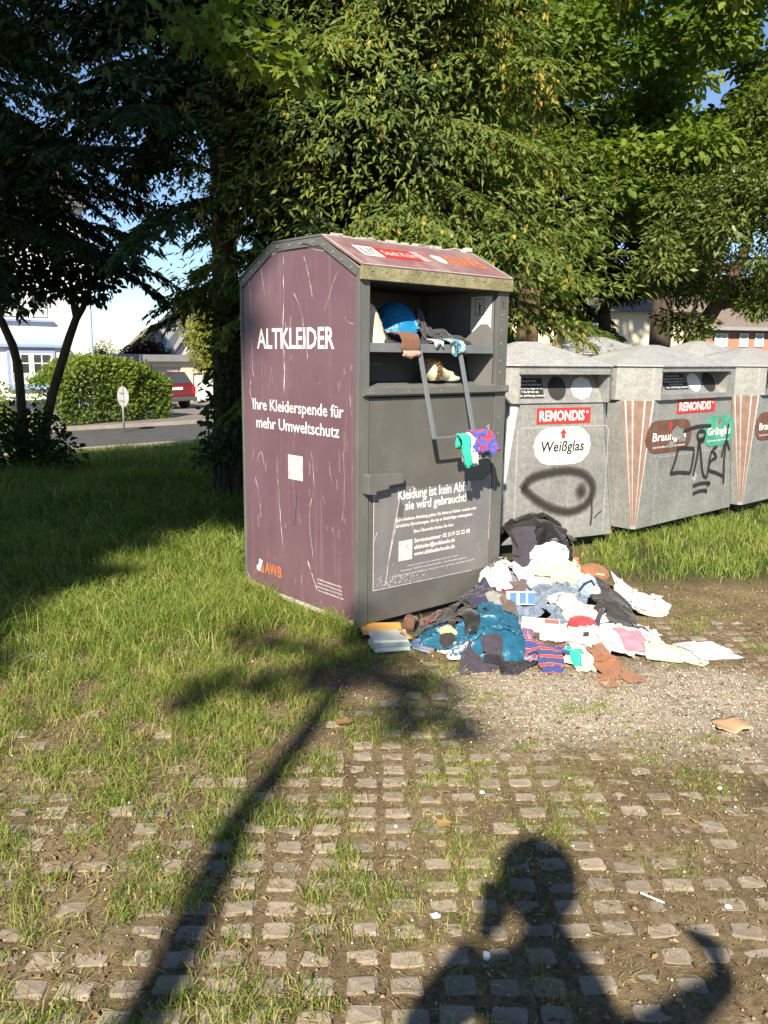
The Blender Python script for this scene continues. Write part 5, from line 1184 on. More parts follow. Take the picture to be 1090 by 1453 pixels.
shoe('shoe', 'brown leather shoe at the corner of the door above the books', 583, 894, R(80), cm('leather', (0.11, 0.05, 0.03), rough=0.5), MAT['rubber'], 0.20)
shoe('shoe', 'blue and white sneaker tip at the front left of the pile', 657, 934, R(200), cm('sneaker', (0.08, 0.16, 0.24), pattern='blotch', col2=[(0.6, 0.6, 0.6), (0.05, 0.1, 0.18)], scale=30), MAT['card_white'], 0.17)
# books and folders by the container corner
def book(name, label, px, py, l, w, h, rz, mats, z=0.0, tilt=0.0):
    c = on_z(px, py, 0.0); t = empty(name, (c.x, c.y, 0.008 + z), rz, label, 'book'); t.rotation_euler = (tilt, 0, rz)
    MB().box(-l / 2 + .006, l / 2 - .006, -w / 2 + .008, w / 2 - .003, 0.003, h - 0.003).build('pages', MAT['card_white'], t)
    mb = MB(); mb.box(-l / 2, l / 2, -w / 2, w / 2, 0, 0.003); mb.box(-l / 2, l / 2, -w / 2, w / 2, h - 0.003, h); mb.box(-l / 2, l / 2, w / 2 - 0.003, w / 2, 0.003, h - 0.003)
    mb.build('cover', mats, t); return t
MAT['cov_or'] = plain('orange_cover', (0.55, 0.30, 0.09), 0.5, 0.2, 14); MAT['cov_mint'] = plain('pale_green_cover', (0.42, 0.52, 0.46), 0.5, 0.15, 14); MAT['cov_blue'] = plain('blue_cover', (0.10, 0.18, 0.34), 0.5, 0.3, 24, dirt=(0.6, 0.3, 0.1), dirt_amt=0.9)
MAT['cov_gw'] = plain('grey_white_cover', (0.56, 0.58, 0.55), 0.5, 0.1, 14)
book('folder', 'pale green folder lowest of the stack at the container corner', 553, 920, 0.20, 0.15, 0.028, R(14), MAT['cov_mint'])
book('folder', 'grey white folder on top of the pale green folder', 552, 915, 0.20, 0.15, 0.022, R(8), MAT['cov_gw'], 0.029)
book('book', 'orange and yellow book leaning at the container corner', 541, 903, 0.22, 0.12, 0.016, R(4), MAT['cov_or'], 0.030, R(8))
book('book', 'blue and orange picture book lying beside the folders', 602, 921, 0.15, 0.11, 0.016, R(-38), MAT['cov_blue'], 0.004, R(6))
MB().bar(on_z(566, 893, 0.10), on_z(584, 905, 0.05), 0.012, 0.010).build('wooden_stick', MAT['cov_or'], None); tag(bpy.data.objects['wooden_stick'], 'thin wooden stick lying across the folders at the corner', 'stick')
# litter on the paving
c = on_z(1037, 1033, 0); n = 12
vs = []; fs = []
for j in range(6):
    for i in range(9):
        x = (i / 8 - 0.5) * 0.135; y = (j / 5 - 0.5) * 0.115; vs.append((x * (1 + .06 * math.sin(j * 2)), y + 0.012 * math.sin(i * 1.3), 0.010 + 0.010 * math.sin(x * 40 + y * 20) + 0.008 * (i == 8)))
for j in range(5):
    for i in range(8): fs.append((j * 9 + i, j * 9 + i + 1, (j + 1) * 9 + i + 1, (j + 1) * 9 + i))
cb = MB().add(vs, fs).build('cardboard_piece', MAT['cardboard'], None, True); cb.location = (c.x, c.y, 0.004); cb.rotation_euler = (0, 0, R(-4)); tag(cb, 'torn flat piece of brown cardboard lying alone on the right', 'cardboard')
mo = cb.modifiers.new('thick', 'SOLIDIFY'); mo.thickness = 0.004
a, b = on_z(909, 1267, 0.012), on_z(943, 1281, 0.010)
tag(MB().tube([a, b], 0.0028, 6).build('drinking_straw', MAT['card_white'], None), 'thin white drinking straw beside the shadow of the head', 'straw')
a, b = on_z(305, 1042, 0.02), on_z(330, 1038, 0.015)
tag(MB().tube([a, (a + b) / 2 + Vector((0, .01, .004)), b], 0.004, 5).build('twig', MAT['bark_dark'], None), 'short dark twig lying in the grass left of the tree shadow', 'twig')
for k, (px, py, s, lab) in enumerate(((619, 1303, 0.014, 'crumpled white paper scrap left of the shadowed shoulder'), (684, 1127, 0.011, 'round white pebble on the paving in front of the pile'), (1033, 1290, 0.012, 'white paper scrap right of the drinking straw'), (1021, 1121, 0.010, 'small white scrap on the paving below the cardboard piece'))):
    o = link('paper_scrap', lump(20 + k, s, s * 0.8, s * 0.6, 0.3, 3, 2), MAT['card_white'], None, True); q = on_z(px, py, 0); o.location = (q.x, q.y, 0.004); tag(o, lab, 'scrap')
o = link('tissue', lump(31, 0.012, 0.016, 0.01, 0.3, 3, 2), MAT['pale_flap'], None, True); q = on_z(690, 1361, 0); o.location = (q.x, q.y, 0.005); tag(o, 'tiny pale blue tissue inside the shadow of the chest', 'tissue')
for k, (px, py, lab) in enumerate(((378, 965, 'single yellow leaf on the grass in the tree shadow'), (476, 1026, 'orange brown leaf on bare soil beside the trunk shadow'), (620, 1170, 'rusty brown leaf lying on the paving near the middle'))):
    q = on_z(px, py, 0.02)
    o = leaves('fallen_leaf', [q], [(1, 0.4, 0)], [(0, -0.2, 1)], 0.07, 0.05, MAT['leaf_yellow'] if k == 0 else MAT['dry'], None, 'lobed', 200 + k); tag(o, lab, 'leaf')
# ------------------------------------------------------------------ things stuffed into the hood (container coordinates)
def bx(x, y, z): return BOX_N + BU * x + BV * y + Vector((0, 0, z))
def hood_base(x, y):
    z = np.full(x.shape, 1.574); z = z + 0.31 * np.clip(1 - ((x - 0.50) / 0.20) ** 2 - ((y - 0.30) / 0.17) ** 2, 0, 1) ** 0.55 * 0.001
    return z
HOOD = Field(0.0, -0.1, 0.01, 116, 72, hood_base)
def keep_in_hood(P):
    P[..., 0] = np.clip(P[..., 0], 0.092, 1.022); P[..., 1] = np.clip(P[..., 1], 0.018, 0.56); P[..., 2] = np.minimum(P[..., 2], 1.905)
def stuffed(name, label, cat, x, y, a, b, rot, mat, seed, bulge, comp=1.5, n=34, bend=0.10, shape='rect'):
    P, V, Fq = cloth_sim(HOOD, x, y, a, b, R(rot), seed, n, comp, bulge, shape, keep_out=keep_in_hood, bend=bend, rag=0.04)
    o = link(name, fast_mesh(name, V - np.array([x, y, V[:, 2].min()]), Fq, None, True), mat); p = bx(x, y, V[:, 2].min()); o.location = p; o.rotation_euler = (0, 0, BOX_TH)
    return tag(o, label, cat, 'things stuffed into the container hood')
stuffed('plastic_sack', 'full bright blue plastic sack jammed in the open hood', 'sack', 0.50, 0.29, 0.215, 0.20, 10, SACK, 241, 0.27, 1.22, 40, 0.03, 'round')
stuffed('trousers', 'dark grey trousers heaped at the right end of the tray', 'trousers', 0.85, 0.17, 0.17, 0.13, 5, CHAR, 246, 0.075, 1.75)
stuffed('jumper', 'charcoal jumper in the middle of the tray', 'jumper', 0.68, 0.16, 0.12, 0.12, 30, cm('dgrey', (0.045, 0.045, 0.048)), 247, 0.085, 1.8)
stuffed('jacket', 'dark brown jacket at the upper left of the hood', 'jacket', 0.20, 0.22, 0.12, 0.12, 20, cm('jacket', (0.06, 0.045, 0.035)), 242, 0.19, 1.5)
stuffed('vest', 'black vest crammed below the cream sweatshirt', 'vest', 0.25, 0.10, 0.13, 0.08, -10, CHAR, 244, 0.05, 1.7)
stuffed('sweatshirt', 'cream sweatshirt hanging at the left end of the tray', 'sweatshirt', 0.165, 0.11, 0.075, 0.085, 0, cm('tan', (0.58, 0.50, 0.38)), 243, 0.09, 1.6)
stuffed('shirt', 'dark navy shirt on the tray below the blue sack', 'shirt', 0.47, 0.09, 0.13, 0.075, 0, NAVY, 245, 0.055, 1.7)
def drape(name, label, cat, x0, x1, prof, mat, seed, amp=0.006):
    n = 14; vs = []; fs = []; m = len(prof); rg = np.random.default_rng(seed)
    for i in range(n):
        t = i / (n - 1); x = x0 + (x1 - x0) * t
        for k, (y, z) in enumerate(prof):
            q = noise.noise(Vector((x * 30, k * 0.6, seed))) * amp
            vs.append((x + noise.noise(Vector((k * .7, t * 2, seed + 4))) * 0.012, y - abs(q), z + q * 0.6 + (0.012 * math.sin(t * 7 + seed) if k == m - 1 else 0)))
    for i in range(n - 1):
        for k in range(m - 1): fs.append((i * m + k, i * m + k + 1, (i + 1) * m + k + 1, (i + 1) * m + k))
    o = MB().add(vs, fs).build(name, mat, None, True); o.location = BOX_N; o.rotation_euler = (0, 0, BOX_TH)
    md = o.modifiers.new('thick', 'SOLIDIFY'); md.thickness = 0.008; md.offset = 1; return tag(o, label, cat, 'things stuffed into the container hood')
drape('trouser_leg', 'dark brown trouser leg with pale hem hanging over the tray bar', 'trousers', 0.275, 0.405, [(0.13, 1.66), (0.06, 1.665), (0.0, 1.655), (-0.018, 1.625), (-0.020, 1.585), (-0.021, 1.555)], BROWNC, 51)
drape('hem', 'pale pink hem of the hanging brown trouser leg', 'cloth', 0.280, 0.402, [(-0.023, 1.566), (-0.030, 1.556), (-0.031, 1.545), (-0.022, 1.54)], cm('salmon', (0.52, 0.30, 0.24)), 52)
drape('swimsuit', 'blue, white and black swimsuit draped over the tray by the right hoop bar', 'swimsuit', 0.655, 0.765, [(0.10, 1.64), (0.04, 1.632), (-0.004, 1.622), (-0.024, 1.60), (-0.027, 1.575), (-0.026, 1.55)], cm('swim', (0.05, 0.25, 0.48), pattern='blotch', col2=[(0.03, 0.04, 0.06), (0.30, 0.55, 0.40), (0.05, 0.26, 0.50), (0.6, 0.6, 0.6)], scale=13), 53)
drape('sock', 'white sock end lying over the tray bar', 'sock', 0.535, 0.60, [(0.06, 1.63), (0.02, 1.627), (-0.008, 1.618), (-0.011, 1.598)], WHITE_C, 54)
# fur boot lying in the lower pocket
bt = empty('fur_boot', bx(0.60, 0.085, 1.395), BOX_TH + R(8), 'cream boot with brown fur cuff lying in the lower pocket of the hood', 'boot')
mb = MB(); rs = []
for x, r, z in ((0.0, 0.056, 0.060), (0.05, 0.050, 0.056), (0.10, 0.040, 0.046), (0.15, 0.032, 0.036), (0.20, 0.030, 0.030), (0.235, 0.018, 0.026)):
    rs.append([(x, r * math.cos(k / 14 * 6.283), z + r * math.sin(k / 14 * 6.283)) for k in range(14)])
for q in range(len(rs) - 1): mb.loft(rs[q], rs[q + 1], q == 0, q == len(rs) - 2)
mb.build('shaft', CREAM, bt, True)
rgf = np.random.default_rng(9); k = 900; an = rgf.uniform(0, 6.283, k); xx = rgf.uniform(-0.012, 0.035, k)
Cf = np.stack([xx, 0.054 * np.cos(an), 0.060 + 0.054 * np.sin(an)], -1); Df = np.stack([rgf.normal(-0.4, 0.6, k), np.cos(an), np.sin(an)], -1)
kk = Cf[:, 2] + Df[:, 2] / np.linalg.norm(Df, axis=1) * 0.022 > 0.004
MAT['fur'] = foliage('fur', [(0.20, 0.11, 0.045), (0.36, 0.23, 0.10)], 0.1, 0.8)
leaves('fur_cuff', Cf[kk], Df[kk], rand_unit(rgf, kk.sum()), 0.022, 0.005, MAT['fur'], bt, 'kite', 3)
MB().tube([(0.15, -0.0, 0.02), (0.19, -0.03, 0.018), (0.22, -0.045, 0.016)], [0.02, 0.018, 0.012], 8).build('toe', CREAM, bt, True)
# the bundle hung on the hoop bar
bd = empty('cloth_bundle', bx(0.685, -0.158, 0.985), BOX_TH, 'bundle of blue, red, green and white children clothes hung on the hoop bar', 'clothes bundle')
def hang(name, x0, x1, y0, top, bot, mat, seed, amp, splay=0.0, n=22, m=16):
    """a garment folded over the bar: back flap, crest, front flap, with vertical folds that deepen downwards"""
    vs = []; fs = []
    for i in range(n):
        t = i / (n - 1)
        for k in range(m):
            u = k / (m - 1); a_ = (u - 0.28) * 4.2
            if u < 0.28: y = 0.020 + 0.010 * u; z = top - 0.012 - (0.28 - u) / 0.28 * 0.075
            else:
                q = (u - 0.28) / 0.72; y = 0.020 - 0.052 * min(1, q * 3.2) - 0.016 * q; z = top - (q ** 1.5) * (top - bot) - 0.012 * (q < .05)
            q = max(0.0, (u - 0.2) / 0.8); fold = math.sin(t * 9 + seed + 1.5 * noise.noise(Vector((t * 3, u * 2, seed)))) * amp * (0.3 + q) + noise.noise(Vector((t * 7, u * 6, seed * 2.3))) * amp * 0.9
            x = x0 + (x1 - x0) * t + splay * (t - 0.35) * q + noise.noise(Vector((t * 4, u * 5, seed + 7))) * 0.010
            z += noise.noise(Vector((t * 5, 3.3, seed))) * 0.020 * q
            vs.append((x - 0.685, y - abs(fold) + y0, z - 0.985))
    for i in range(n - 1):
        for k in range(m - 1): fs.append((i * m + k, i * m + k + 1, (i + 1) * m + k + 1, (i + 1) * m + k))
    o = MB().add(vs, fs).build(name, mat, bd, True); md = o.modifiers.new('thick', 'SOLIDIFY'); md.thickness = 0.006; return o
hang('grey_shirt', 0.600, 0.780, 0.004, 1.112, 0.965, cm('heather', (0.22, 0.24, 0.26), pattern='blotch', col2=[(0.4, 0.42, 0.44), (0.15, 0.2, 0.2)], scale=30), 3.1, 0.020, 0.05)
hang('green_shirt', 0.575, 0.640, -0.012, 1.120, 0.935, TEAL, 5.2, 0.022, 0.02)
hang('white_shirt', 0.630, 0.670, -0.022, 1.124, 0.945, WHITE_C, 7.7, 0.020, 0.02)
hang('patterned_shirt', 0.655, 0.790, -0.018, 1.135, 1.005, BUND, 9.4, 0.030, 0.07)
hang('red_shirt', 0.765, 0.815, -0.002, 1.090, 1.015, REDW, 11.3, 0.016, 0.04)
# ------------------------------------------------------------------ trees
def trunk_part(parent, pts, rad, mat, name='trunk', n=10):
    return MB().tube(pts, rad, n).build(name, mat, parent, True)
def conifer(label, base, height, r_low, z_low, seed, nl, twigs, per, mat, ln=0.10, wd=0.034, yellow=0, lean=(0, 0), trunk_r=0.16, az_keep=None, group='evergreen trees behind the containers', droop=0.32, top_r=0.25, bmat='bark_brown', fill=0):
    rg = np.random.default_rng(seed); bz = float(gz(base[0], base[1]))
    t = empty('conifer_tree', (base[0], base[1], bz), 0, label, 'tree', group)
    tp = [(lean[0] * k / 8, lean[1] * k / 8, height * k / 8 - (0.1 if k == 0 else 0)) for k in range(9)]
    trunk_part(t, tp, [trunk_r * (1 - 0.9 * k / 8) + 0.01 for k in range(9)], MAT[bmat])
    C, D, Nn, Rn = [], [], [], []; limbs = MB(); YC = []
    for i in range(nl):
        f = ((i + rg.random()) / nl) ** 0.9; z = z_low + (height - z_low) * f * 0.985; az = i * 2.39996 + rg.normal(0, 0.3)
        if az_keep is not None and not az_keep(az, z): continue
        Lm = (r_low * (1 - f) ** 0.75 + top_r) * rg.uniform(0.72, 1.12); d = np.array([math.cos(az), math.sin(az), 0]); s = np.array([-d[1], d[0], 0])
        o = np.array([lean[0] * z / height, lean[1] * z / height, z]); m = 9; rise = rg.uniform(-0.10, 0.34); droop_ = droop * rg.uniform(0.55, 1.35)
        P = np.array([o + d * Lm * q + np.array([0, 0, Lm * (rise * q - droop_ * 1.15 * q * q)]) for q in np.linspace(0, 1, m)])
        limbs.tube(P[:7], [0.030 * (1 - 0.85 * k / 7) * (0.5 + Lm / 3) for k in range(7)], 5, False)
        nt_ = max(6, int(twigs * Lm / 1.6)); clr = rg.uniform(0.1, 0.75)
        for q in range(nt_):
            u = 0.18 + 0.82 * (q + rg.random()) / nt_; k = min(m - 2, int(u * (m - 1))); w = u * (m - 1) - k; b = P[k] * (1 - w) + P[k + 1] * w
            sd = 1 if q % 2 else -1; tl = (0.20 + 0.30 * Lm / 2) * (1.15 - 0.65 * u) * rg.uniform(0.7, 1.3)
            td = d * (0.55 + 0.5 * u) + s * sd * rg.uniform(0.55, 1.1) * (1.15 - u * 0.75) + np.array([0, 0, rg.normal(-0.18, 0.14)]); td /= np.linalg.norm(td)
            g = rg.random(per); pos = b[None] + td[None] * (g * tl)[:, None] + np.array([0, 0, -1])[None] * (0.42 * tl * g ** 2)[:, None]
            ss = np.where(rg.random(per) < 0.5, 1, -1); perp = np.cross(td, [0, 0, 1.0]); perp /= np.linalg.norm(perp) + 1e-9
            dr = td[None] * 0.75 + perp[None] * (ss * rg.uniform(0.35, 1.0, per))[:, None] + rg.normal(0, 0.16, (per, 3)); dr[:, 2] -= 0.30 + 0.35 * g
            C.append(pos); D.append(dr); Nn.append(np.array([0, 0, 1.0]) + rg.normal(0, 0.35, (per, 3)) + d * 0.55); Rn.append(np.full(per, clr * 0.6 + 0.35 * u * rg.random() + 0.05))
            if yellow and rg.random() < yellow: YC.append(b + td * tl * rg.uniform(0.5, 1))
    limbs.build('limbs', MAT['bark_brown'], t, True)
    C, D, Nn, Rn = np.vstack(C), np.vstack(D), np.vstack(Nn), np.concatenate(Rn)
    if fill:   # loose twigs between the boughs
        k = fill; f = rg.random(k) ** 1.2; zz_ = z_low + 0.15 + (height - z_low) * f * 0.95; az = rg.uniform(0, 6.283, k); cl_ = fbm(az * 2.6, zz_ * 2.2, seed, 3)
        rr_ = (r_low * (1 - f) ** 0.75 + top_r) * (0.25 + 0.85 * np.sqrt(rg.random(k))) * (0.72 + 0.5 * cl_); ok = cl_ > 0.40
        d3 = np.stack([np.cos(az), np.sin(az), np.zeros(k)], -1); c3 = d3 * rr_[:, None] + np.stack([lean[0] * zz_ / height, lean[1] * zz_ / height, zz_], -1)
        C = np.vstack([C, c3[ok]]); D = np.vstack([D, (d3 * 0.8 + rg.normal(0, 0.5, (k, 3)) + (0, 0, -0.5))[ok]]); Nn = np.vstack([Nn, (d3 * 0.8 + rg.normal(0, 0.5, (k, 3)) + (0, 0, 0.7))[ok]]); Rn = np.concatenate([Rn, np.clip(cl_[ok] * 0.9, 0, 1)])
    leaves('crown', C, D, Nn, ln, wd, mat, t, 'kite', seed + 1, Rn)
    if YC:
        c2, d2, n2 = [], [], []
        for c in YC:
            k = rg.integers(7, 16); p = c + rg.normal(0, 0.018, (k, 3)) + np.array([0, 0, -1]) * (rg.random(k) * 0.20)[:, None]; c2.append(p); d2.append(rg.normal(0, 0.3, (k, 3)) + (0, 0, -1)); n2.append(rand_unit(rg, k))
        tag(leaves('seed_tassels', np.vstack(c2), np.vstack(d2), np.vstack(n2), 0.06, 0.030, MAT['leaf_yellow'], t, 'kite', seed + 2), kind='stuff')
    return t
def broadleaf(name, label, base, trunk_pts, trunk_rad, clumps, per, ln, wd, mat, bmat, seed, shape='blade', group=None, flat=0.6, limb_from=0.45, limb_r=0.035, z=None):
    """clumps: list of (x,y,z,r) in world coordinates, each reached by a limb from the trunk"""
    rg = np.random.default_rng(seed); bz = float(gz(base[0], base[1])) if z is None else z; o = np.array([base[0], base[1], bz])
    t = empty(name, o, 0, label, 'tree' if name.endswith('tree') else 'shrub', group)
    tps = [np.array(p) - o for p in trunk_pts]; trunk_part(t, tps, trunk_rad, bmat)
    limbs = MB(); cs = np.array([c[:3] for c in clumps]) - o; rs = np.array([c[3] for c in clumps])
    NP = []; NR = []
    for i in range(len(tps) - 1):
        if i == 0: continue
        for q in np.linspace(0, 1, 5)[:-1]: NP.append(tps[i] * (1 - q) + tps[i + 1] * q); NR.append(limb_r * 1.3)
    order = np.argsort([min(np.linalg.norm(c - p) for p in NP) for c in cs])
    for ci in order:
        c = cs[ci]; r = rs[ci]; A = np.array(NP); dv = c - A; dist = np.linalg.norm(dv, axis=1) + 0.9 * np.maximum(0, -dv[:, 2]) + 0.25 * (np.array(NR) < limb_r * 0.25)
        i = int(np.argmin(dist)); a = A[i]; r0_ = min(NR[i] * 0.72, limb_r); pts_ = curve_pts(a, c, 0.07 * np.linalg.norm(c - a), 6, 0.03 * np.linalg.norm(c - a), rg)
        rr_ = [max(0.004, r0_ * q) for q in (1, 0.88, 0.76, 0.64, 0.5, 0.34)]; limbs.tube(pts_, rr_, 5, False)
        for p_, q_ in list(zip(pts_, rr_))[1:]: NP.append(np.array(p_)); NR.append(q_)
        for q in range(3):
            e = c + rand_unit(rg, 1)[0] * r * 0.8; limbs.tube(curve_pts(c, e, 0.02, 3), [limb_r * 0.2, limb_r * 0.14, limb_r * 0.06], 4, False)
    limbs.build('limbs', bmat, t, True)
    C, D, Nn, Rn = clump_cloud(rg, cs, rs, per, flat)
    leaves('crown', C, D, Nn, ln, wd, mat, t, shape, seed + 1, Rn)
    return t
def ell_clumps(rg, c, rad, n, r0, r1, shell=0.55, keep=None):
    out = []
    while len(out) < n:
        v = rand_unit(rg, 1)[0] * (shell + (1 - shell) * rg.random()) ; p = np.array(c) + v * np.array(rad)
        if keep is not None and not keep(p): continue
        out.append((p[0], p[1], p[2], rg.uniform(r0, r1)))
    return out
# --- the sunlit conifer behind the container
pA = at_y(572, 500, 8.7)
conifer('sunlit conifer hung with yellow seed tassels right behind the clothing container', (pA.x, pA.y), 8.8, 1.85, 1.95, 301, 190, 34, 26, MAT['leaf_conifer'], 0.085, 0.024, yellow=0.22, trunk_r=0.15, fill=45000)
# --- shaded conifers at the left
pB = at_y(322, 500, 9.3)
conifer('dark shaded conifer left of the clothing container, trunk beside its wall', (pB.x, pB.y), 8.6, 2.6, 2.95, 311, 140, 34, 23, MAT['leaf_conifer_shaded'], 0.11, 0.037, yellow=0.03, trunk_r=0.17, bmat='bark_dark', fill=24000, az_keep=lambda az, z: not (z < 4.0 and math.cos(az) < -0.15 and math.sin(az) > -0.6))
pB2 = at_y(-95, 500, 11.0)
conifer('dark shaded conifer overhanging the white house at the far left', (pB2.x, pB2.y), 8.6, 2.9, 3.1, 321, 140, 34, 25, MAT['leaf_conifer_shaded'], 0.115, 0.040, trunk_r=0.15, group='evergreen trees behind the containers')
# --- tall broadleaf tree with the olive trunk right of the container
rg = np.random.default_rng(330)
TC = at_y(745, 505, 13.4); tx, ty = TC.x, TC.y
cl = ell_clumps(rg, (tx + 1.9, ty + 0.2, 6.0), (3.9, 2.3, 3.0), 84, 0.34, 0.66, 0.35, lambda p: p[2] > 3.3 + 0.12 * (p[0] - tx) and not (p[0] < tx - 0.6 and p[2] < 4.6) and p[2] < 8.6 and not (p[0] > tx + 3.3 and p[2] > 6.3))
cl += [(tx + 0.7, ty - 0.5, 3.2, 0.38), (tx + 1.0, ty - 0.9, 3.9, 0.42), (tx - 0.5, ty - 0.6, 4.2, 0.45), (tx - 0.7, ty - .4, 4.9, .5), (tx + 0.5, ty - 0.8, 2.6, 0.28), (tx + 0.1, ty - 0.5, 5.3, .34), (tx - 0.15, ty - 0.5, 3.9, .3), (tx + 0.2, ty - .5, 6.3, .4), (tx + .25, ty - .5, 3.2, .26), (tx - .1, ty - .55, 6.9, .4), (tx - .3, ty - .5, 4.6, .28)]
broadleaf('broadleaf_tree', 'tall broadleaf tree with a sunlit olive trunk between container and glass containers', (tx, ty), [(tx, ty, -0.1), (tx + 0.02, ty, 1.5), (tx + 0.03, ty, 3.0), (tx + 0.10, ty, 4.4), (tx + 0.05, ty, 5.8), (tx + 0.1, ty, 7.4)], [0.23, 0.185, 0.17, 0.15, 0.12, 0.06], cl, 380, 0.13, 0.085, MAT['leaf_maple'], MAT['bark_olive'], 331, 'blade', limb_r=0.06)
# --- fillers further back
pq = at_y(462, 500, 11.4)
conifer('half sunlit conifer further back between the dark and the sunlit conifers', (pq.x, pq.y), 9.0, 1.9, 1.6, 305, 150, 32, 18, MAT['leaf_conifer'], 0.125, 0.043, yellow=0.12, trunk_r=0.14)
pq = at_y(672, 500, 15.5)
conifer('conifer far behind, showing left of the olive trunk', (pq.x, pq.y), 11.0, 2.3, 2.2, 307, 150, 30, 15, MAT['leaf_conifer'], 0.17, 0.06, yellow=0.10, trunk_r=0.16)
rg = np.random.default_rng(345); pq = at_y(935, 505, 22); fx_, fy_ = pq.x, pq.y
cl = ell_clumps(rg, (fx_ + 0.3, fy_, 8.2), (4.6, 2.6, 4.2), 24, 0.5, 0.9, 0.3, lambda p: p[2] > 4.4 and not (p[0] > fx_ + 0.9 and p[2] > 6.6))
cl += [(fx_ + dx, fy_ - 0.9, z_, 0.7) for dx, z_ in ((0, 5.0), (.2, 6.0), (-.2, 7.0), (.1, 8.0), (0, 9.0))]
broadleaf('broadleaf_tree', 'tall broadleaf tree in the far background at the upper right', (fx_, fy_), [(fx_, fy_, -0.2), (fx_, fy_, 3), (fx_ + .1, fy_, 6), (fx_, fy_, 10)], [0.3, 0.26, 0.2, 0.08], cl, 95, 0.20, 0.14, MAT['leaf_maple'], MAT['bark_dark'], 346, 'blade', limb_r=0.07)
# --- evergreen right: round, forked dark trunk
rg = np.random.default_rng(340)
TD = at_y(957, 505, 13.0); ax_, ay_ = TD.x, TD.y
cl = ell_clumps(rg, (ax_ + 1.05, ay_ - 0.5, 3.35), (2.1, 1.7, 1.75), 110, 0.30, 0.52, 0.6, lambda p: p[2] > (2.0 if p[0] < ax_ + 0.2 else 2.2))
broadleaf('evergreen_tree', 'rounded evergreen tree with a slanting forked trunk at the right', (ax_, ay_), [(ax_ - 0.25, ay_, -0.1), (ax_ - 0.1, ay_, 0.9), (ax_ + 0.15, ay_, 1.6), (ax_ + 0.55, ay_, 2.3), (ax_ + 0.9, ay_, 3.0), (ax_ + 1.1, ay_, 4.0)], [0.17, 0.14, 0.13, 0.11, 0.08, 0.04], cl, 560, 0.10, 0.044, MAT['leaf_laurel'], MAT['bark_brown'], 341, 'kite', limb_r=0.07)
rg = np.random.default_rng(350)
TE = at_y(835, 505, 15.2); ex_, ey_ = TE.x, TE.y
cl = ell_clumps(rg, (ex_ + 0.2, ey_, 3.6), (1.75, 1.5, 1.75), 62, 0.36, 0.62, 0.5, lambda p: p[2] > 2.7)
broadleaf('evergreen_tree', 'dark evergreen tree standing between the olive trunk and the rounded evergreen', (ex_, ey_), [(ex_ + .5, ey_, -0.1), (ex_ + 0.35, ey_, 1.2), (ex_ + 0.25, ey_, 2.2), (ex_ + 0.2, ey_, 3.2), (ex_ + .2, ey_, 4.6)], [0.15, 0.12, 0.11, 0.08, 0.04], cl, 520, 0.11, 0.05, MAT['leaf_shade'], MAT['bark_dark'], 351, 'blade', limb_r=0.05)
# --- slender forked tree at the left edge
rg = np.random.default_rng(360)
YF = 12.2
def lp(px, py, dy=0.0): return tuple(at_y(px, py, YF + dy))
b0 = at_y(48, 640, YF); zb = float(gz(b0.x, b0.y))
ft = empty('forked_tree', (b0.x, b0.y, zb), 0, 'slender tree with two bare curving stems before the white house', 'tree')
off = np.array([b0.x, b0.y, zb])
def sub(ps): return [tuple(np.array(p) - off) for p in ps]
st1 = sub([tuple(np.array([b0.x - 0.10, YF, zb - .1])), lp(33, 610), lp(30, 570), lp(26, 520), lp(18, 490), lp(2, 455), lp(-18, 425), lp(-32, 380)])
st2 = sub([tuple(np.array([b0.x + 0.10, YF, zb - .1])), lp(64, 610), lp(74, 560), lp(86, 520), lp(98, 480), lp(108, 452), lp(118, 436), lp(126, 415), lp(132, 390)])
st3 = sub([lp(108, 452), lp(104, 435), lp(102, 415), lp(99, 390)])
MB().tube(st1, [0.085, 0.072, 0.068, 0.064, 0.060, 0.056, 0.05, 0.04], 10).build('trunk', MAT['bark_brown'], ft, True)
MB().tube(st2, [0.085, 0.072, 0.068, 0.064, 0.06, 0.054, 0.044, 0.036, 0.03], 10).build('trunk', MAT['bark_brown'], ft, True)
MB().tube(st3, [0.046, 0.040, 0.036, 0.03], 8).build('limb', MAT['bark_brown'], ft, True)
cl = [lp(px, py, dy) + (r,) for px, py, dy, r in ((110, 418, -.1, .18), (135, 420, 0, .2), (150, 408, .2, .2), (60, 415, -.2, .22), (45, 432, -.3, .16), (20, 408, -.2, .26), (-20, 405, 0, .3), (90, 395, 0, .35), (40, 385, 0, .4), (130, 385, .2, .35), (-10, 375, 0, .45), (75, 360, .2, .45), (160, 370, .3, .4))]
C, D, Nn, Rn = clump_cloud(rg, [np.array(c[:3]) - off for c in cl], [c[3] for c in cl], 420, 0.7)
leaves('crown', C, D, Nn, 0.105, 0.07, MAT['leaf_shade'], ft, 'blade', 361, Rn)
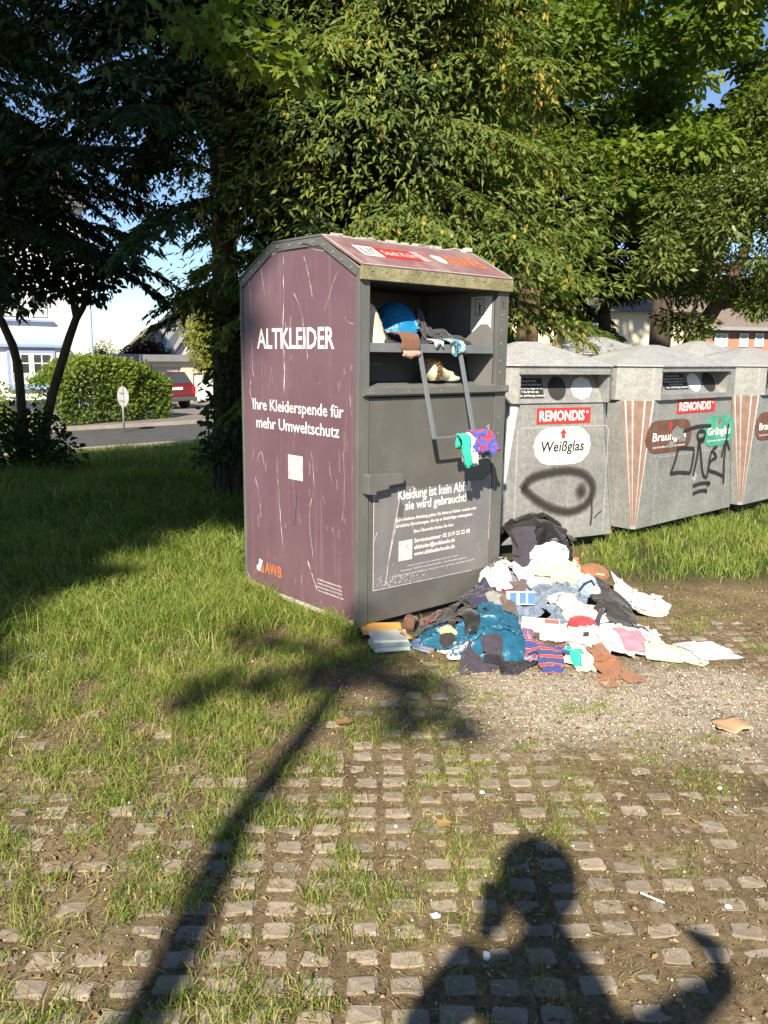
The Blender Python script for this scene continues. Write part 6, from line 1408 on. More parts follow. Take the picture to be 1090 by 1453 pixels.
# --- dark shrubs in the shade
def shrub(label, blobs, mat, seed, ln=0.09, wd=0.055, per=420, group='dark shrubs in the shade'):
    rg = np.random.default_rng(seed); c0 = blobs[0]; bz = float(gz(c0[0], c0[1])); o = np.array([c0[0], c0[1], bz])
    t = empty('shrub', o, 0, label, 'shrub', group); st = MB()
    for b in blobs:
        e = np.array(b[:3]) - o
        for q in range(3):
            e2 = e + rg.normal(0, b[3] * 0.4, 3); a = np.array([e[0] * 0.5 + rg.normal(0, .08), e[1] * 0.5 + rg.normal(0, .08), -0.05]); st.tube(curve_pts(a, e2, 0.05, 5, 0.02, rg), [0.014, 0.012, 0.010, 0.007, 0.004], 5, False)
    st.build('stems', MAT['bark_dark'], t, True)
    C, D, Nn, Rn = clump_cloud(rg, [np.array(b[:3]) - o for b in blobs], [b[3] for b in blobs], per, 0.8)
    leaves('foliage', C, D, Nn, ln, wd, mat, t, 'blade', seed + 1, Rn); return t
def bp(px, py, Y, r): p = at_y(px, py, Y); return (p.x, p.y, p.z, r)
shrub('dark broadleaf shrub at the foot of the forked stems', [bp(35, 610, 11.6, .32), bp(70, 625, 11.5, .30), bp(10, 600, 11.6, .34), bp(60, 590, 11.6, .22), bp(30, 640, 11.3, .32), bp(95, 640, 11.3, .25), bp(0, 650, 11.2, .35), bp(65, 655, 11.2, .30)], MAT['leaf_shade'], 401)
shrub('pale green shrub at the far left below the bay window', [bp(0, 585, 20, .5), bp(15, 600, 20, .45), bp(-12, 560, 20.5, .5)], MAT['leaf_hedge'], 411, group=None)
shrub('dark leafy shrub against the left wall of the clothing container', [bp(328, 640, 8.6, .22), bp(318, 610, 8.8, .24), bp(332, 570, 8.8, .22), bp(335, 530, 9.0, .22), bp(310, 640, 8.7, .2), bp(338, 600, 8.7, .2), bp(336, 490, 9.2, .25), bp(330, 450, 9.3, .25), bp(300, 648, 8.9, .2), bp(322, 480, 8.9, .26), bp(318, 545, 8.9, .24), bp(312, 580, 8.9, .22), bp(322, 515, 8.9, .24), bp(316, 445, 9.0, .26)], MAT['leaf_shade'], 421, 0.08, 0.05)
# a few loose shoots with lit leaves in front of the white garage
rg = np.random.default_rng(431)
sp_ = empty('leafy_shoots', at_y(318, 640, 9.6) * 1.0, 0, 'thin shoots with loose leaves before the white garage door', 'plant')
so_ = np.array(sp_.location); sp_.location.z = float(gz(so_[0], so_[1])); so_ = np.array(sp_.location); st = MB(); c2 = []
for px, py in ((300, 540), (312, 520), (292, 575), (305, 560), (286, 592), (320, 500)):
    e = np.array(at_y(px, py, 9.6)) - so_; st.tube(curve_pts((0, 0, 0), e, 0.1, 6, 0.02, rg), [0.008, 0.007, 0.006, 0.005, 0.004, 0.002], 4, False)
    for q in range(7): c2.append(e * (0.6 + 0.4 * rg.random()) + rg.normal(0, 0.06, 3))
st.build('stems', MAT['bark_dark'], sp_); k = len(c2)
leaves('foliage', np.array(c2), rg.normal(0, 1, (k, 3)), rg.normal(0, .6, (k, 3)) + (0, -.5, .5), 0.09, 0.06, MAT['leaf_shade'], sp_, 'blade', 432)
# --- maple at the left, outside the frame, one lit branch reaching in
rg = np.random.default_rng(440)
mx, my = -4.1, 4.3
tipc = []
for px, py, Y, r in ((330, -190, 4.5, .25), (60, -260, 4.4, .3), (428, 108, 4.8, .13), (402, 100, 4.8, .13), (374, 90, 4.75, .14), (345, 72, 4.7, .15), (440, 97, 4.85, .10), (308, 50, 4.6, .16), (268, 34, 4.5, .18), (385, 55, 5.0, .16), (320, 20, 4.8, .2)):
    tipc.append(bp(px, py, Y, r))
cl = tipc + ell_clumps(rg, (mx + 0.2, my + 0.6, 5.3), (2.3, 2.3, 1.8), 46, 0.42, 0.7, 0.4, lambda p: p[2] > 4.0 and p[0] < -2.75)
broadleaf('broadleaf_tree', 'broadleaf tree left of the view with one sunlit branch reaching in at the top', (mx, my), [(mx, my, -0.1), (mx + 0.05, my, 1.6), (mx + 0.1, my + .1, 3.0), (mx + 0.2, my + .2, 4.4), (mx + .3, my + .3, 5.8)], [0.2, 0.16, 0.14, 0.1, 0.05], cl, 380, 0.085, 0.065, MAT['leaf_maple'], MAT['bark_dark'], 441, 'lobed', limb_r=0.016)
# --- great tree behind the viewer's left shoulder, its shade lies over the left meadow
rg = np.random.default_rng(450)
bx_, by_ = -7.0, -3.0
cl = ell_clumps(rg, (bx_, by_, 9.2), (4.9, 3.2, 5.6), 190, 0.8, 1.2, 0.45, lambda p: p[0] < (-4.15 if p[2] < 7.9 else -3.3))
broadleaf('broadleaf_tree', 'great broadleaf tree behind the camera whose shade covers the left meadow', (bx_, by_), [(bx_, by_, -0.1), (bx_, by_, 2.5), (bx_, by_, 5), (bx_ + .1, by_, 8), (bx_, by_, 11)], [0.42, 0.34, 0.28, 0.2, 0.08], cl, 70, 0.46, 0.36, MAT['leaf_maple'], MAT['bark_brown'], 451, 'kite', limb_r=0.08)
# --- young tree behind the camera: only its shadow shows on the ground
def above_shadow(px, py, Yc):
    g = on_z(px, py, 0); k = (g.y - Yc) / L.y; return g - L * k
Yt = -1.9
tb = above_shadow(205, 1450, Yt); base_x = tb.x
yt = [(base_x, Yt, -0.05)] + [tuple(above_shadow(px, py, Yt)) for px, py in ((235, 1390), (330, 1180), (420, 1060), (470, 990), (520, 940))]
cl = []
for px, py, r in ((300, 985, .13), (350, 978, .13), (395, 965, .12), (375, 905, .13), (420, 908, .12), (340, 895, .08), (500, 935, .19), (540, 925, .17), (470, 950, .16), (560, 960, .14), (600, 990, .15), (640, 1015, .13), (570, 1010, .13), (520, 905, .12), (270, 998, .08)):
    p = above_shadow(px, py, Yt); cl.append((p.x, p.y + random.Random(px).uniform(-.1, .1), p.z, r))
broadleaf('young_tree', 'slim young tree behind the camera whose trunk shadow crosses the paving', (base_x, Yt), yt, [0.072, 0.068, 0.062, 0.055, 0.046, 0.02], cl, 620, 0.085, 0.06, MAT['leaf_maple'], MAT['bark_brown'], 461, 'blade', limb_r=0.02, flat=0.55)
# ------------------------------------------------------------------ street beyond the road
MAT['render_white'] = plain('white_render', (0.76, 0.755, 0.75), 0.9, 0.04, 2, bmp=0.1, bscale=60)
MAT['trim_blue'] = plain('blue_trim', (0.28, 0.36, 0.55), 0.7, 0.08, 4)
MAT['frame_white'] = plain('white_frame', (0.76, 0.76, 0.76), 0.5, 0.03, 6)
MAT['render_cream'] = plain('cream_render', (0.66, 0.58, 0.44), 0.9, 0.06, 2); MAT['render_pink'] = plain('pale_render', (0.62, 0.52, 0.45), 0.9, 0.05, 2)
MAT['roof_grey'] = plain('grey_roof_tiles', (0.115, 0.105, 0.105), 0.85, 0.25, 9, bmp=0.3, bscale=20); MAT['roof_brown'] = plain('brown_roof_tiles', (0.16, 0.125, 0.11), 0.85, 0.2, 7, bmp=0.3, bscale=20)
MAT['slate'] = plain('dark_slate', (0.07, 0.07, 0.08), 0.7, 0.2, 6); MAT['solar'] = plain('solar_cells', (0.02, 0.035, 0.10), 0.15, 0.15, 3); MAT['zinc'] = plain('zinc', (0.28, 0.29, 0.30), 0.45, 0.1, 5, metal=0.3)
MAT['wood_orange'] = plain('orange_wood', (0.40, 0.18, 0.06), 0.6, 0.15, 8); MAT['garage_white'] = plain('garage_white', (0.78, 0.77, 0.75), 0.6, 0.03, 3)
def glass_mat():
    m, nt, b = new_mat('window_glass'); b.inputs['Base Color'].default_value = (0.045, 0.055, 0.06, 1); b.inputs['Roughness'].default_value = 0.06; b.inputs['Specular IOR Level'].default_value = 0.7; return m
MAT['glass'] = glass_mat(); MAT['curtain'] = plain('net_curtain', (0.42, 0.50, 0.50), 0.9, 0.12, 14)
def brick_mat():
    m, nt, b = new_mat('far_brick'); br_ = N(nt, 'ShaderNodeTexBrick'); tc = N(nt, 'ShaderNodeTexCoord'); mp = N(nt, 'ShaderNodeMapping'); mp.inputs['Rotation'].default_value = (R(90), 0, 0); nt.links.new(tc.outputs['Object'], mp.inputs[0]); nt.links.new(mp.outputs[0], br_.inputs[0])
    setin(br_, Scale=4.0); br_.inputs['Color1'].default_value = (0.27, 0.12, 0.08, 1); br_.inputs['Color2'].default_value = (0.34, 0.16, 0.11, 1); br_.inputs['Mortar'].default_value = (0.35, 0.28, 0.23, 1); nt.links.new(br_.outputs[0], b.inputs['Base Color']); b.inputs['Roughness'].default_value = 0.9; return m
MAT['brick'] = brick_mat()
def window(parent, x0, x1, z0, z1, cols, rows, y=0.0, frame='frame_white', surround=None, sill=None, curtain=0.0, mull=0.05):
    """window in the local wall plane y=0 (outside is -y)"""
    f = MB().box(x0, x1, y - 0.05, y - 0.005, z0, z0 + 0.07).box(x0, x1, y - 0.05, y - 0.005, z1 - 0.07, z1).box(x0, x0 + 0.07, y - 0.05, y - 0.005, z0 + .07, z1 - .07).box(x1 - 0.07, x1, y - 0.05, y - 0.005, z0 + .07, z1 - .07)
    w = f.build('window', MAT[frame], parent)
    for c in range(1, cols): xx = x0 + (x1 - x0) * c / cols; MB().box(xx - mull, xx + mull, y - 0.048, y - 0.006, z0 + .07, z1 - .07).build('mullion', MAT[frame], w)
    for c in range(cols):
        a = x0 + (x1 - x0) * c / cols + 0.05; b = x0 + (x1 - x0) * (c + 1) / cols - 0.05
        MB().box(a, b, y - 0.022, y - 0.014, z0 + .06, z1 - .06).build('pane', MAT['glass'], w)
        mb = MB()
        for r in range(1, rows): zz_ = z0 + (z1 - z0) * r / rows; mb.box(a, b, y - 0.040, y - 0.024, zz_ - 0.02, zz_ + 0.02)
        xm = (a + b) / 2; mb.box(xm - 0.018, xm + 0.018, y - 0.038, y - 0.0245, z0 + .07, z1 - .07)
        if rows > 1: mb.build('glazing_bar', MAT[frame], w)
        if curtain: MB().box(a + .01, b - .01, y - 0.0235, y - 0.0225, z0 + .08, z0 + (z1 - z0) * curtain).build('curtain', MAT['curtain'], w)
    if surround:
        s = 0.11; mb = MB().box(x0 - s, x0, y - 0.06, y - .004, z0 - s, z1 + s).box(x1, x1 + s, y - 0.06, y - .004, z0 - s, z1 + s).box(x0, x1, y - 0.06, y - .004, z1, z1 + s).box(x0, x1, y - .06, y - .004, z0 - s, z0); mb.build('surround', MAT[surround], w)
    if sill: MB().box(x0 - 0.2, x1 + 0.2, y - 0.16, y - 0.001, z0 - 0.19, z0 - 0.115).build('sill', MAT[sill], w)
    return w
# white house: wall right corner at pixel 130; local x runs along the wall to the right, origin at that corner
AH = R(42); ch = at_y(131, 580, 33.5); ch.z = YARD_Z
h1 = empty('white_house', ch, AH, 'white rendered house with blue trimmed bay window at the left edge', 'house')
PH = Plane((ch.x, ch.y, 0), AH)
MB().box(-9, 0, 0, 8, -0.1, 7.6).build('wall', MAT['render_white'], h1)
MB().box(-9.02, 0.02, -0.03, 8.02, 0, 0.45).build('plinth', MAT['trim_blue'], h1)
MB().prism([(-0.4, 7.6), (8.4, 7.6), (4, 10.6)], 'x', -9.3, 0.3).build('roof', MAT['roof_grey'], h1)
MB().tube([(0.06, -0.10, 0.0), (0.06, -0.10, 7.5)], 0.07, 8).build('downpipe', MAT['trim_blue'], h1)
def hw(px, py, dy=0.0): a = PH(px, py, dy); return a[0], a[1] - YARD_Z
a, b = hw(-8, 447), hw(30, 405); window(h1, a[0], b[0], a[1] + .0, b[1] + .05, 2, 3, 0.0, 'frame_white', None, 'trim_blue', 0.35)
a, b = hw(43, 449), hw(64, 408); window(h1, a[0], b[0], a[1], b[1] + .05, 1, 3, 0.0, 'frame_white', None, 'trim_blue', 0.3)
xa = hw(88, 500)[0]; zr = hw(60, 489, -0.45)[1]
bay = MB().prism([(xa - 6, 0.45), (xa - 0.25, 0.45), (xa - .25, zr - 0.12), (xa - 6, zr - 0.12)], 'y', -0.45, -0.002).build('bay', MAT['render_white'], h1)
MB().prism([(-0.62, zr - 0.10), (-0.002, zr - 0.10), (-0.002, zr + 0.22), (-0.62, zr)], 'x', xa - 6.2, xa).build('bay_roof', MAT['trim_blue'], bay)
a, b = hw(16, 545, -.45), hw(73, 501, -.45); w_ = window(h1, a[0], b[0], a[1], b[1], 2, 3, -0.45, 'frame_white', 'trim_blue', 'trim_blue', 0.34, 0.09)
MB().box(-1.15, -0.95, -0.03, -0.004, 2.55, 2.66).build('wall_lamp', MAT['slate'], h1)
# hedge, round sign, garage, car
def uvp(u, v, z=0.0): x, y = uv2xy(u, v); return Vector((x, y, z))
def hedge(label, p0, p1, h, th, seed, mat):
    rg = np.random.default_rng(seed); d = (p1 - p0); Ln = d.length; d.normalize(); n_ = Vector((-d.y, d.x, 0)); t = empty('hedge', p0, math.atan2(d.y, d.x), label, 'hedge')
    st = MB()
    for k in range(int(Ln / 0.5)): st.tube([(k * 0.5 + 0.2, 0, 0), (k * 0.5 + 0.25 + rg.normal(0, .1), rg.normal(0, .1), h * 0.6)], [0.03, 0.012], 5)
    st.build('stems', MAT['bark_dark'], t)
    k = 15000; X = rg.uniform(0, Ln, k); prof = h * (0.78 + 0.42 * fbm(X * 0.8, X * 0, seed)) * (0.72 + 0.28 * sstep(0, 1.2, X) * sstep(0, 1.0, Ln - X)) ; dep = rg.choice([-1, 1, 0], k, p=[.5, .1, .4])
    Zt = rg.random(k) ** 0.8 * prof; Y = np.where(dep == 0, rg.uniform(-th / 2, th / 2, k), dep * th / 2) + rg.normal(0, 0.09, k)
    Z = np.where(dep == 0, prof + np.abs(rg.normal(0, 0.10, k)), Zt); bump_ = fbm(X * 1.6, Z * 1.6, seed + 4); Y = Y - (bump_ - 0.5) * 0.35
    X = X + rg.normal(0, 0.08, k)
    C = np.stack([X, Y, np.maximum(Z, 0.03)], -1); D = rg.normal(0, 0.6, (k, 3)) + (0, -0.3, 0.5); Nn = rg.normal(0, 0.6, (k, 3)) + (0, -0.7, 0.5)
    leaves('foliage', C, D, Nn, 0.14, 0.075, mat, t, 'kite', seed + 1, np.clip(0.35 + (Z / h - 0.5) * 0.4 + (bump_ - 0.5) * 0.8, 0, 1)); return t
hp0 = on_z(66, 603, YARD_Z); hp1 = on_z(219, 591.5, YARD_Z)
hedge('bright green clipped hedge behind the round sign', hp0, hp1, 1.75, 1.4, 501, MAT['leaf_hedge'])
# round sign seen from behind
sp = on_z(176, 609, ROAD_Z + 0.1); sg = empty('traffic_sign', sp, R(45), 'round traffic sign on a grey post in front of the hedge, seen from behind', 'traffic sign')
zc = at_y(175, 563, sp.y).z - sp.z
MB().tube([(0, 0, -0.05), (0, 0, zc + 0.28)], 0.032, 10).build('post', MAT['zinc'], sg, True)
dk = MB().disc((0.03, 0.036, zc), (1.0, 0.08, 0), 0.30, 0.012, 28).build('disc', MAT['galv_roof'], sg)
MB().box(-0.10, 0.10, -0.045, 0.030, zc + 0.10, zc + 0.13).box(-0.10, 0.10, -0.045, 0.030, zc - 0.13, zc - 0.10).build('clamp', MAT['zinc'], sg)
# garage block: face towards the road
AG = R(45)
gL = at_y(262, 571, 39.5); gL.z = YARD_Z; PG = Plane((gL.x, gL.y, 0), AG)
g0 = empty('garage', gL, AG, 'cream garage block with a white up-and-over door and flat roof', 'garage')
def gp(px, py, dy=0.0): a = PG(px, py, dy); return a[0], a[1] - YARD_Z
zt = gp(300, 513)[1]; xr = 3.4; xl = gp(205, 540)[0]; d0, d1 = gp(275, 570)[0], gp(275, 570)[0] + 2.5
dz = gp(300, 529)[1]
mb = MB().box(xl, gp(215, 540)[0], 0, 6, 0, zt).box(gp(258, 540)[0], d0, 0, 0.3, 0, zt).box(d1, xr, 0, .3, 0, zt).box(d0, d1, 0, 0.3, dz, zt).box(xl, xr, 5.8, 6, 0, zt).box(xr - .2, xr, 0.3, 5.8, 0, zt).box(gp(258, 540)[0], gp(258, 540)[0] + .2, .3, 5.8, 0, zt).box(gp(215, 540)[0], gp(258, 540)[0], 0, .3, gp(230, 521)[1], zt)
mb.build('wall', MAT['render_cream'], g0)
MB().box(xl - 0.2, xr + 0.3, -0.25, 6.2, zt + 0.002, zt + 0.30).build('roof', MAT['zinc'], g0)
gd = MB().box(d0 + .01, d1 - .01, 0.10, 0.14, 0.02, dz - .01).build('garage_door', MAT['garage_white'], g0)
for k in range(1, 6): MB().box(d0 + .03, d1 - .03, 0.085, 0.099, dz * k / 6 - .015, dz * k / 6 + .015).build('door_rib', MAT['garage_white'], gd)
gd2 = MB().box(gp(215, 540)[0] + .01, gp(258, 540)[0] - .01, 0.16, 0.20, 0.02, gp(230, 521)[1] - .01).build('garage_door', MAT['curtain'], g0)
MB().box(gp(240, 540)[0], gp(258, 540)[0] - .1, 0.13, 0.155, gp(230, 532)[1], gp(230, 524)[1]).build('door_window', MAT['frame_white'], gd2)
# car (rear view) standing on the drive
cp = on_z(252, 581, YARD_Z); car = empty('parked_car', cp, R(45), 'dark red estate car parked on the drive behind the hedge, tail towards the road', 'car')
def car_paint():
    m, nt, b = new_mat('red_car_paint'); b.inputs['Base Color'].default_value = (0.125, 0.012, 0.018, 1); b.inputs['Roughness'].default_value = 0.25; b.inputs['Coat Weight'].default_value = 0.6; return m
MAT['car_red'] = car_paint()
hwid = 0.87
pts = [(0.06, 0.32), (0.0, 0.55), (0.02, 0.88), (0.10, 0.98), (2.9, 0.98), (3.3, 0.90), (4.2, 0.78), (4.35, 0.5), (4.3, 0.30)]
cb_ = MB().prism([(y, z) for y, z in pts], 'x', -hwid, hwid).build('body', MAT['car_red'], car, bevel=0.06, seg=3)
s0 = [(-hwid + .02, 0.12, 0.981), (hwid - .02, 0.12, 0.981), (hwid - .02, 3.0, 0.981), (-hwid + .02, 3.0, 0.981)]; s1 = [(-0.66, 0.42, 1.48), (0.66, 0.42, 1.48), (0.66, 2.2, 1.48), (-0.66, 2.2, 1.48)]
MB().loft(s0, s1, False, True).build('cabin', MAT['car_red'], car, bevel=0.05, seg=3)
def lerp3(a, b, t): return Vector(a).lerp(Vector(b), t)
q = [lerp3(s0[0], s1[0], .12), lerp3(s0[1], s1[1], .12), lerp3(s0[1], s1[1], .88), lerp3(s0[0], s1[0], .88)]; q = [Vector((p.x * 0.90, p.y - 0.016, p.z)) for p in q]
MB().add(q, [(0, 1, 2, 3)]).build('rear_window', MAT['glass'], car)
for sd, ia, ib in ((1, 1, 2), (-1, 0, 3)):
    q = [lerp3(lerp3(s0[ia], s0[ib], u), lerp3(s1[ia], s1[ib], u), h) + Vector((0.014 * sd, 0, 0)) for u, h in ((.08, .15), (.92, .15), (.92, .85), (.08, .85))]; MB().add(q, [(0, 1, 2, 3)]).build('side_window', MAT['glass'], car)
MB().box(-0.9, 0.9, -0.07, 0.1, 0.33, 0.50).build('bumper', MAT['slate'], car, bevel=0.03)
MB().box(-0.26, 0.26, -0.03, -0.004, 0.78, 0.89).build('number_plate', MAT['frame_white'], car)
MAT['tail'] = plain('tail_lamp', (0.35, 0.02, 0.02), 0.2, 0.1, 8)
for sd in (-1, 1):
    MB().box(sd * 0.80 - 0.07, sd * 0.80 + 0.07, -0.018, 0.10, 0.62, 0.90).build('tail_light', MAT['tail'], car, bevel=0.02)
    for y in (0.75, 3.45):
        wh = MB().tube([(sd * 0.68, y, 0.31), (sd * 0.875, y, 0.31)], 0.31, 22).build('wheel', MAT['rubber'], car)
        MB().disc((sd * 0.876, y, 0.31), (sd, 0, 0), 0.19, 0.012, 18).build('rim', MAT['zinc'], wh)
    MB().box(sd * 0.90 - .06, sd * 0.90 + .06, 2.55, 2.72, 0.98, 1.10).build('mirror', MAT['slate'], car, bevel=0.02)
# house with solar roof behind
YS = 47; e0 = at_y(255, 520, YS); hs = empty('gabled_house', (e0.x, e0.y, YARD_Z), R(20), 'house with a steep dark roof carrying solar panels and a dormer', 'house')
def hp_(px, py, Y): p = at_y(px, py, Y); return p
def poly3(name, pts, mat, parent, th=0.25):
    """thick slab from a 3D outline"""
    P_ = [Vector(p) for p in pts]; nrm = (P_[1] - P_[0]).cross(P_[2] - P_[0]).normalized()
    if nrm.y > 0: nrm = -nrm
    lo = [p - nrm * th for p in P_]; n = len(P_)
    inv = parent.matrix_basis.inverted(); V_ = [inv @ p for p in P_ + lo]
    return MB().add(V_, [tuple(range(n)), tuple(range(2 * n - 1, n - 1, -1))] + [(i, (i + 1) % n, n + (i + 1) % n, n + i) for i in range(n)]).build(name, mat, parent)
poly3('roof', [hp_(155, 520, 48), hp_(228, 520, 44.2), hp_(292, 430, 49.5), hp_(247, 436, 52.5)], MAT['slate'], hs)
poly3('roof', [hp_(150, 520, 48.2), hp_(196, 520, 48), hp_(238, 463, 51.5), hp_(205, 466, 53)], MAT['roof_brown'], hs)
poly3('gable_wall', [hp_(229, 523, 44.4), hp_(320, 523, 49), hp_(320, 450, 50.5), hp_(292, 436, 49.7)], MAT['render_pink'], hs)
poly3('verge_board', [hp_(226, 519, 44.0), hp_(232, 521, 44.0), hp_(294, 432, 49.3), hp_(289, 431, 49.3)], MAT['zinc'], hs, 0.1)
dm = poly3('dormer', [hp_(207, 497, 44.5), hp_(232, 491, 44.5), hp_(254, 464, 46.4), hp_(210, 470, 45.6)], MAT['zinc'], hs, 0.5)
dw = poly3('window', [hp_(208, 490, 44.2), hp_(222, 488, 44.2), hp_(222, 474, 44.7), hp_(208, 476, 44.7)], MAT['wood_orange'], hs, 0.1)
poly3('pane', [hp_(210, 489, 44.05), hp_(214.5, 488.5, 44.05), hp_(214.5, 478, 44.5), hp_(210, 479, 44.5)], MAT['glass'], dw, 0.02) if False else None
for a_, b_ in ((210, 214), (216, 220)):
    inv = hs.matrix_basis.inverted(); MB().add([inv @ hp_(x, y, Y) for x, y, Y in ((a_, 489, 44.0), (b_, 488.4, 44.0), (b_, 478, 44.4), (a_, 478.6, 44.4))], [(0, 1, 2, 3)]).build('pane', MAT['glass'], dw)
for k in range(2):
    for j in range(3):
        def sq(u, v):
            A_, B_, C2, D2 = hp_(216, 467, 46.3), hp_(246, 463, 46.9), hp_(259, 449, 48.3), hp_(236, 450, 48.0); return A_.lerp(B_, u).lerp(D2.lerp(C2, u), v)
        poly3('solar_panel', [sq(j / 3 + .02, k / 2 + .03), sq(j / 3 + .31, k / 2 + .03), sq(j / 3 + .31, k / 2 + .47), sq(j / 3 + .02, k / 2 + .47)], MAT['solar'], hs, 0.06)
poly3('skylight', [hp_(259, 458, 47.0), hp_(262, 457, 47.0), hp_(273, 444, 48.2), hp_(268, 445, 48.2)], MAT['frame_white'], hs, 0.06)
# shrubs and far greenery round the drive
def leaf_ball(name, label, cat, cs, mat, seed, ln, wd, per, z0=YARD_Z, trunk=True, flat=.9, group=None):
    rg = np.random.default_rng(seed); c0 = cs[0]; o = np.array([c0[0], c0[1], z0]); t = empty(name, o, 0, label, cat, group)
    MB().tube([(0, 0, -0.05), (0.03, 0, (c0[2] - z0) * .6), (0, 0, c0[2] - z0)], [0.09, 0.07, 0.03], 7).build('trunk', MAT['bark_dark'], t, True)
    mb = MB()
    for c in cs: mb.tube(curve_pts((0, 0, (c0[2] - z0) * .4), np.array(c[:3]) - o, 0.1, 4), [0.05, 0.035, 0.025, 0.01], 5, False)
    mb.build('limbs', MAT['bark_dark'], t, True)
    C, D, Nn, Rn = clump_cloud(rg, [np.array(c[:3]) - o for c in cs], [c[3] for c in cs], per, flat); leaves('crown', C, D, Nn, ln, wd, mat, t, 'kite', seed + 1, Rn)
leaf_ball('purple_shrub', 'dark purple leaved round shrub in front of the solar roof', 'shrub', [bp(205, 503, 43, .8), bp(222, 505, 43, .7), bp(188, 507, 43, .7), bp(205, 498, 43, .6), bp(175, 512, 43, .5), bp(233, 510, 43, .4)], MAT['leaf_purple'], 511, 0.16, 0.09, 480)
leaf_ball('bush', 'dark bush between the white house and the purple shrub', 'shrub', [bp(145, 515, 42, .6), bp(135, 510, 42, .6), bp(155, 520, 42, .5)], MAT['leaf_shade'], 521, 0.16, 0.09, 380)
leaf_ball('garden_tree', 'small pale tree in the distance beside the white house', 'tree', [bp(148, 498, 60, .9), bp(143, 505, 60, .8)], MAT['leaf_willow'], 531, 0.2, 0.1, 120)
wl = [bp(322, 470, 30, .6)] + [bp(284 + 14 * math.sin(k * 2.4) + k * 2, 455 + k * 5.2, 30 + (k % 3), .55) for k in range(12)] + [bp(300, 480 - 4 * k, 30, .55) for k in range(6)] + [bp(312, 505, 30, .5), bp(298, 505, 30, .5), bp(320, 470, 30, .6)]
leaf_ball('weeping_tree', 'yellow green weeping tree above the garage roof', 'tree', wl, MAT['leaf_willow'], 541, 0.16, 0.06, 420, flat=1.4)
# houses behind the glass containers
ZB = -0.3
q0 = at_y(792, 500, 31); bh = empty('cream_house', (q0.x, q0.y, ZB), R(4), 'cream rendered house wall with a downpipe behind the glass containers', 'house')
PB = Plane((q0.x, q0.y, 0), R(4))
zw = PB(800, 441)[1] - ZB
MB().box(0.0, 5.2, 0, 6, 0, zw).build('wall', MAT['render_cream'], bh)
MB().box(-4.5, -0.002, 0.6, 6, 0, zw + 0.1).build('wall', MAT['render_cream'], bh)
MB().prism([(-0.4, zw), (6.4, zw), (3, zw + 2.0)], 'x', -0.3, 5.5).build('roof', MAT['roof_brown'], bh)
MB().prism([(0.3, zw + .1), (6.4, zw + .1), (3.3, zw + 2.4)], 'x', -4.8, -0.32).build('roof', MAT['roof_brown'], bh)
MB().tube([(0.04, -0.08, 0), (0.04, -0.08, zw)], 0.05, 8).build('downpipe', MAT['zinc'], bh)
a = PB(838, 478); window(bh, a[0], a[0] + 0.7, a[1] - ZB, a[1] - ZB + 0.9, 1, 2)
q0 = at_y(985, 500, 36); rh = empty('brick_house', (q0.x, q0.y, ZB), R(8), 'red brick house with hipped grey roof and white windows at the right', 'house')
PR = Plane((q0.x, q0.y, 0), R(8)); zw = PR(1020, 466)[1] - ZB
MB().box(0.35, 8, 0, 7, 0, zw).build('wall', MAT['brick'], rh)
rz = PR(1015, 437)[1] - ZB
MB().add([(0, -0.4, zw), (8.4, -.4, zw), (8.4, 7.4, zw), (0, 7.4, zw), (2.0, 3.5, rz + 1.6), (6.4, 3.5, rz + 1.6)], [(0, 1, 5, 4), (1, 2, 5), (2, 3, 4, 5), (3, 0, 4), (3, 2, 1, 0)]).build('roof', MAT['roof_brown'], rh)
MB().box(-0.05, 8.45, -0.48, -0.41, zw - 0.08, zw + 0.06).build('gutter', MAT['zinc'], rh)
for px0, px1 in ((1013, 1033), (1048, 1062), (1070, 1084)):
    a, b = PR(px0, 492), PR(px1, 473); window(rh, a[0], b[0], a[1] - ZB, b[1] - ZB, 2 if px0 < 1040 else 1, 1, mull=.04, curtain=0.9)
q0 = at_y(905, 500, 37); nh = empty('brick_house', (q0.x, q0.y, ZB), R(8), 'dark brick house wall half hidden by the evergreen trunks', 'house')
MB().box(0, 2.3, 0, 6, 0, 2.9).build('wall', MAT['brick'], nh); MB().prism([(-0.4, 2.9), (6.4, 2.9), (3, 5.0)], 'x', -.3, 2.5).build('roof', MAT['roof_grey'], nh)
# ------------------------------------------------------------------ the photographer, whose shadow falls on the paving
MAT['skin'] = plain('skin', (0.50, 0.30, 0.22), 0.55, 0.08, 12); MAT['hair'] = plain('hair', (0.035, 0.022, 0.015), 0.7, 0.3, 40); MAT['shirt_grey'] = cloth('person_shirt', (0.16, 0.17, 0.20)); MAT['trouser'] = cloth('person_trousers', (0.05, 0.055, 0.08)); MAT['phone'] = plain('phone_shell', (0.02, 0.02, 0.022), 0.25, 0.05, 5)
PX, PY = 0.10, -0.24
per = empty('person', (PX, PY, 0), 0, 'person in grey shirt holding up a phone, seen only as a shadow', 'person')
def skin_mesh(name, nodes, edges, mat, parent, sub=2):
    """nodes: list of (co, (rx, ry)); one continuous skinned surface"""
    me = bpy.data.meshes.new(name); me.from_pydata([n[0] for n in nodes], edges, []); me.update()
    o = bpy.data.objects.new(name, me); COL.objects.link(o); o.parent = parent; me.materials.append(mat)
    sm = o.modifiers.new('skin', 'SKIN'); sm.use_smooth_shade = True
    for i, n in enumerate(nodes): me.skin_vertices[0].data[i].radius = n[1]; me.skin_vertices[0].data[i].use_root = (i == 0)
    ss = o.modifiers.new('sub', 'SUBSURF'); ss.levels = sub; ss.render_levels = sub
    return o
def chain(n0, n): return [(i, i + 1) for i in range(n0, n0 + n - 1)]
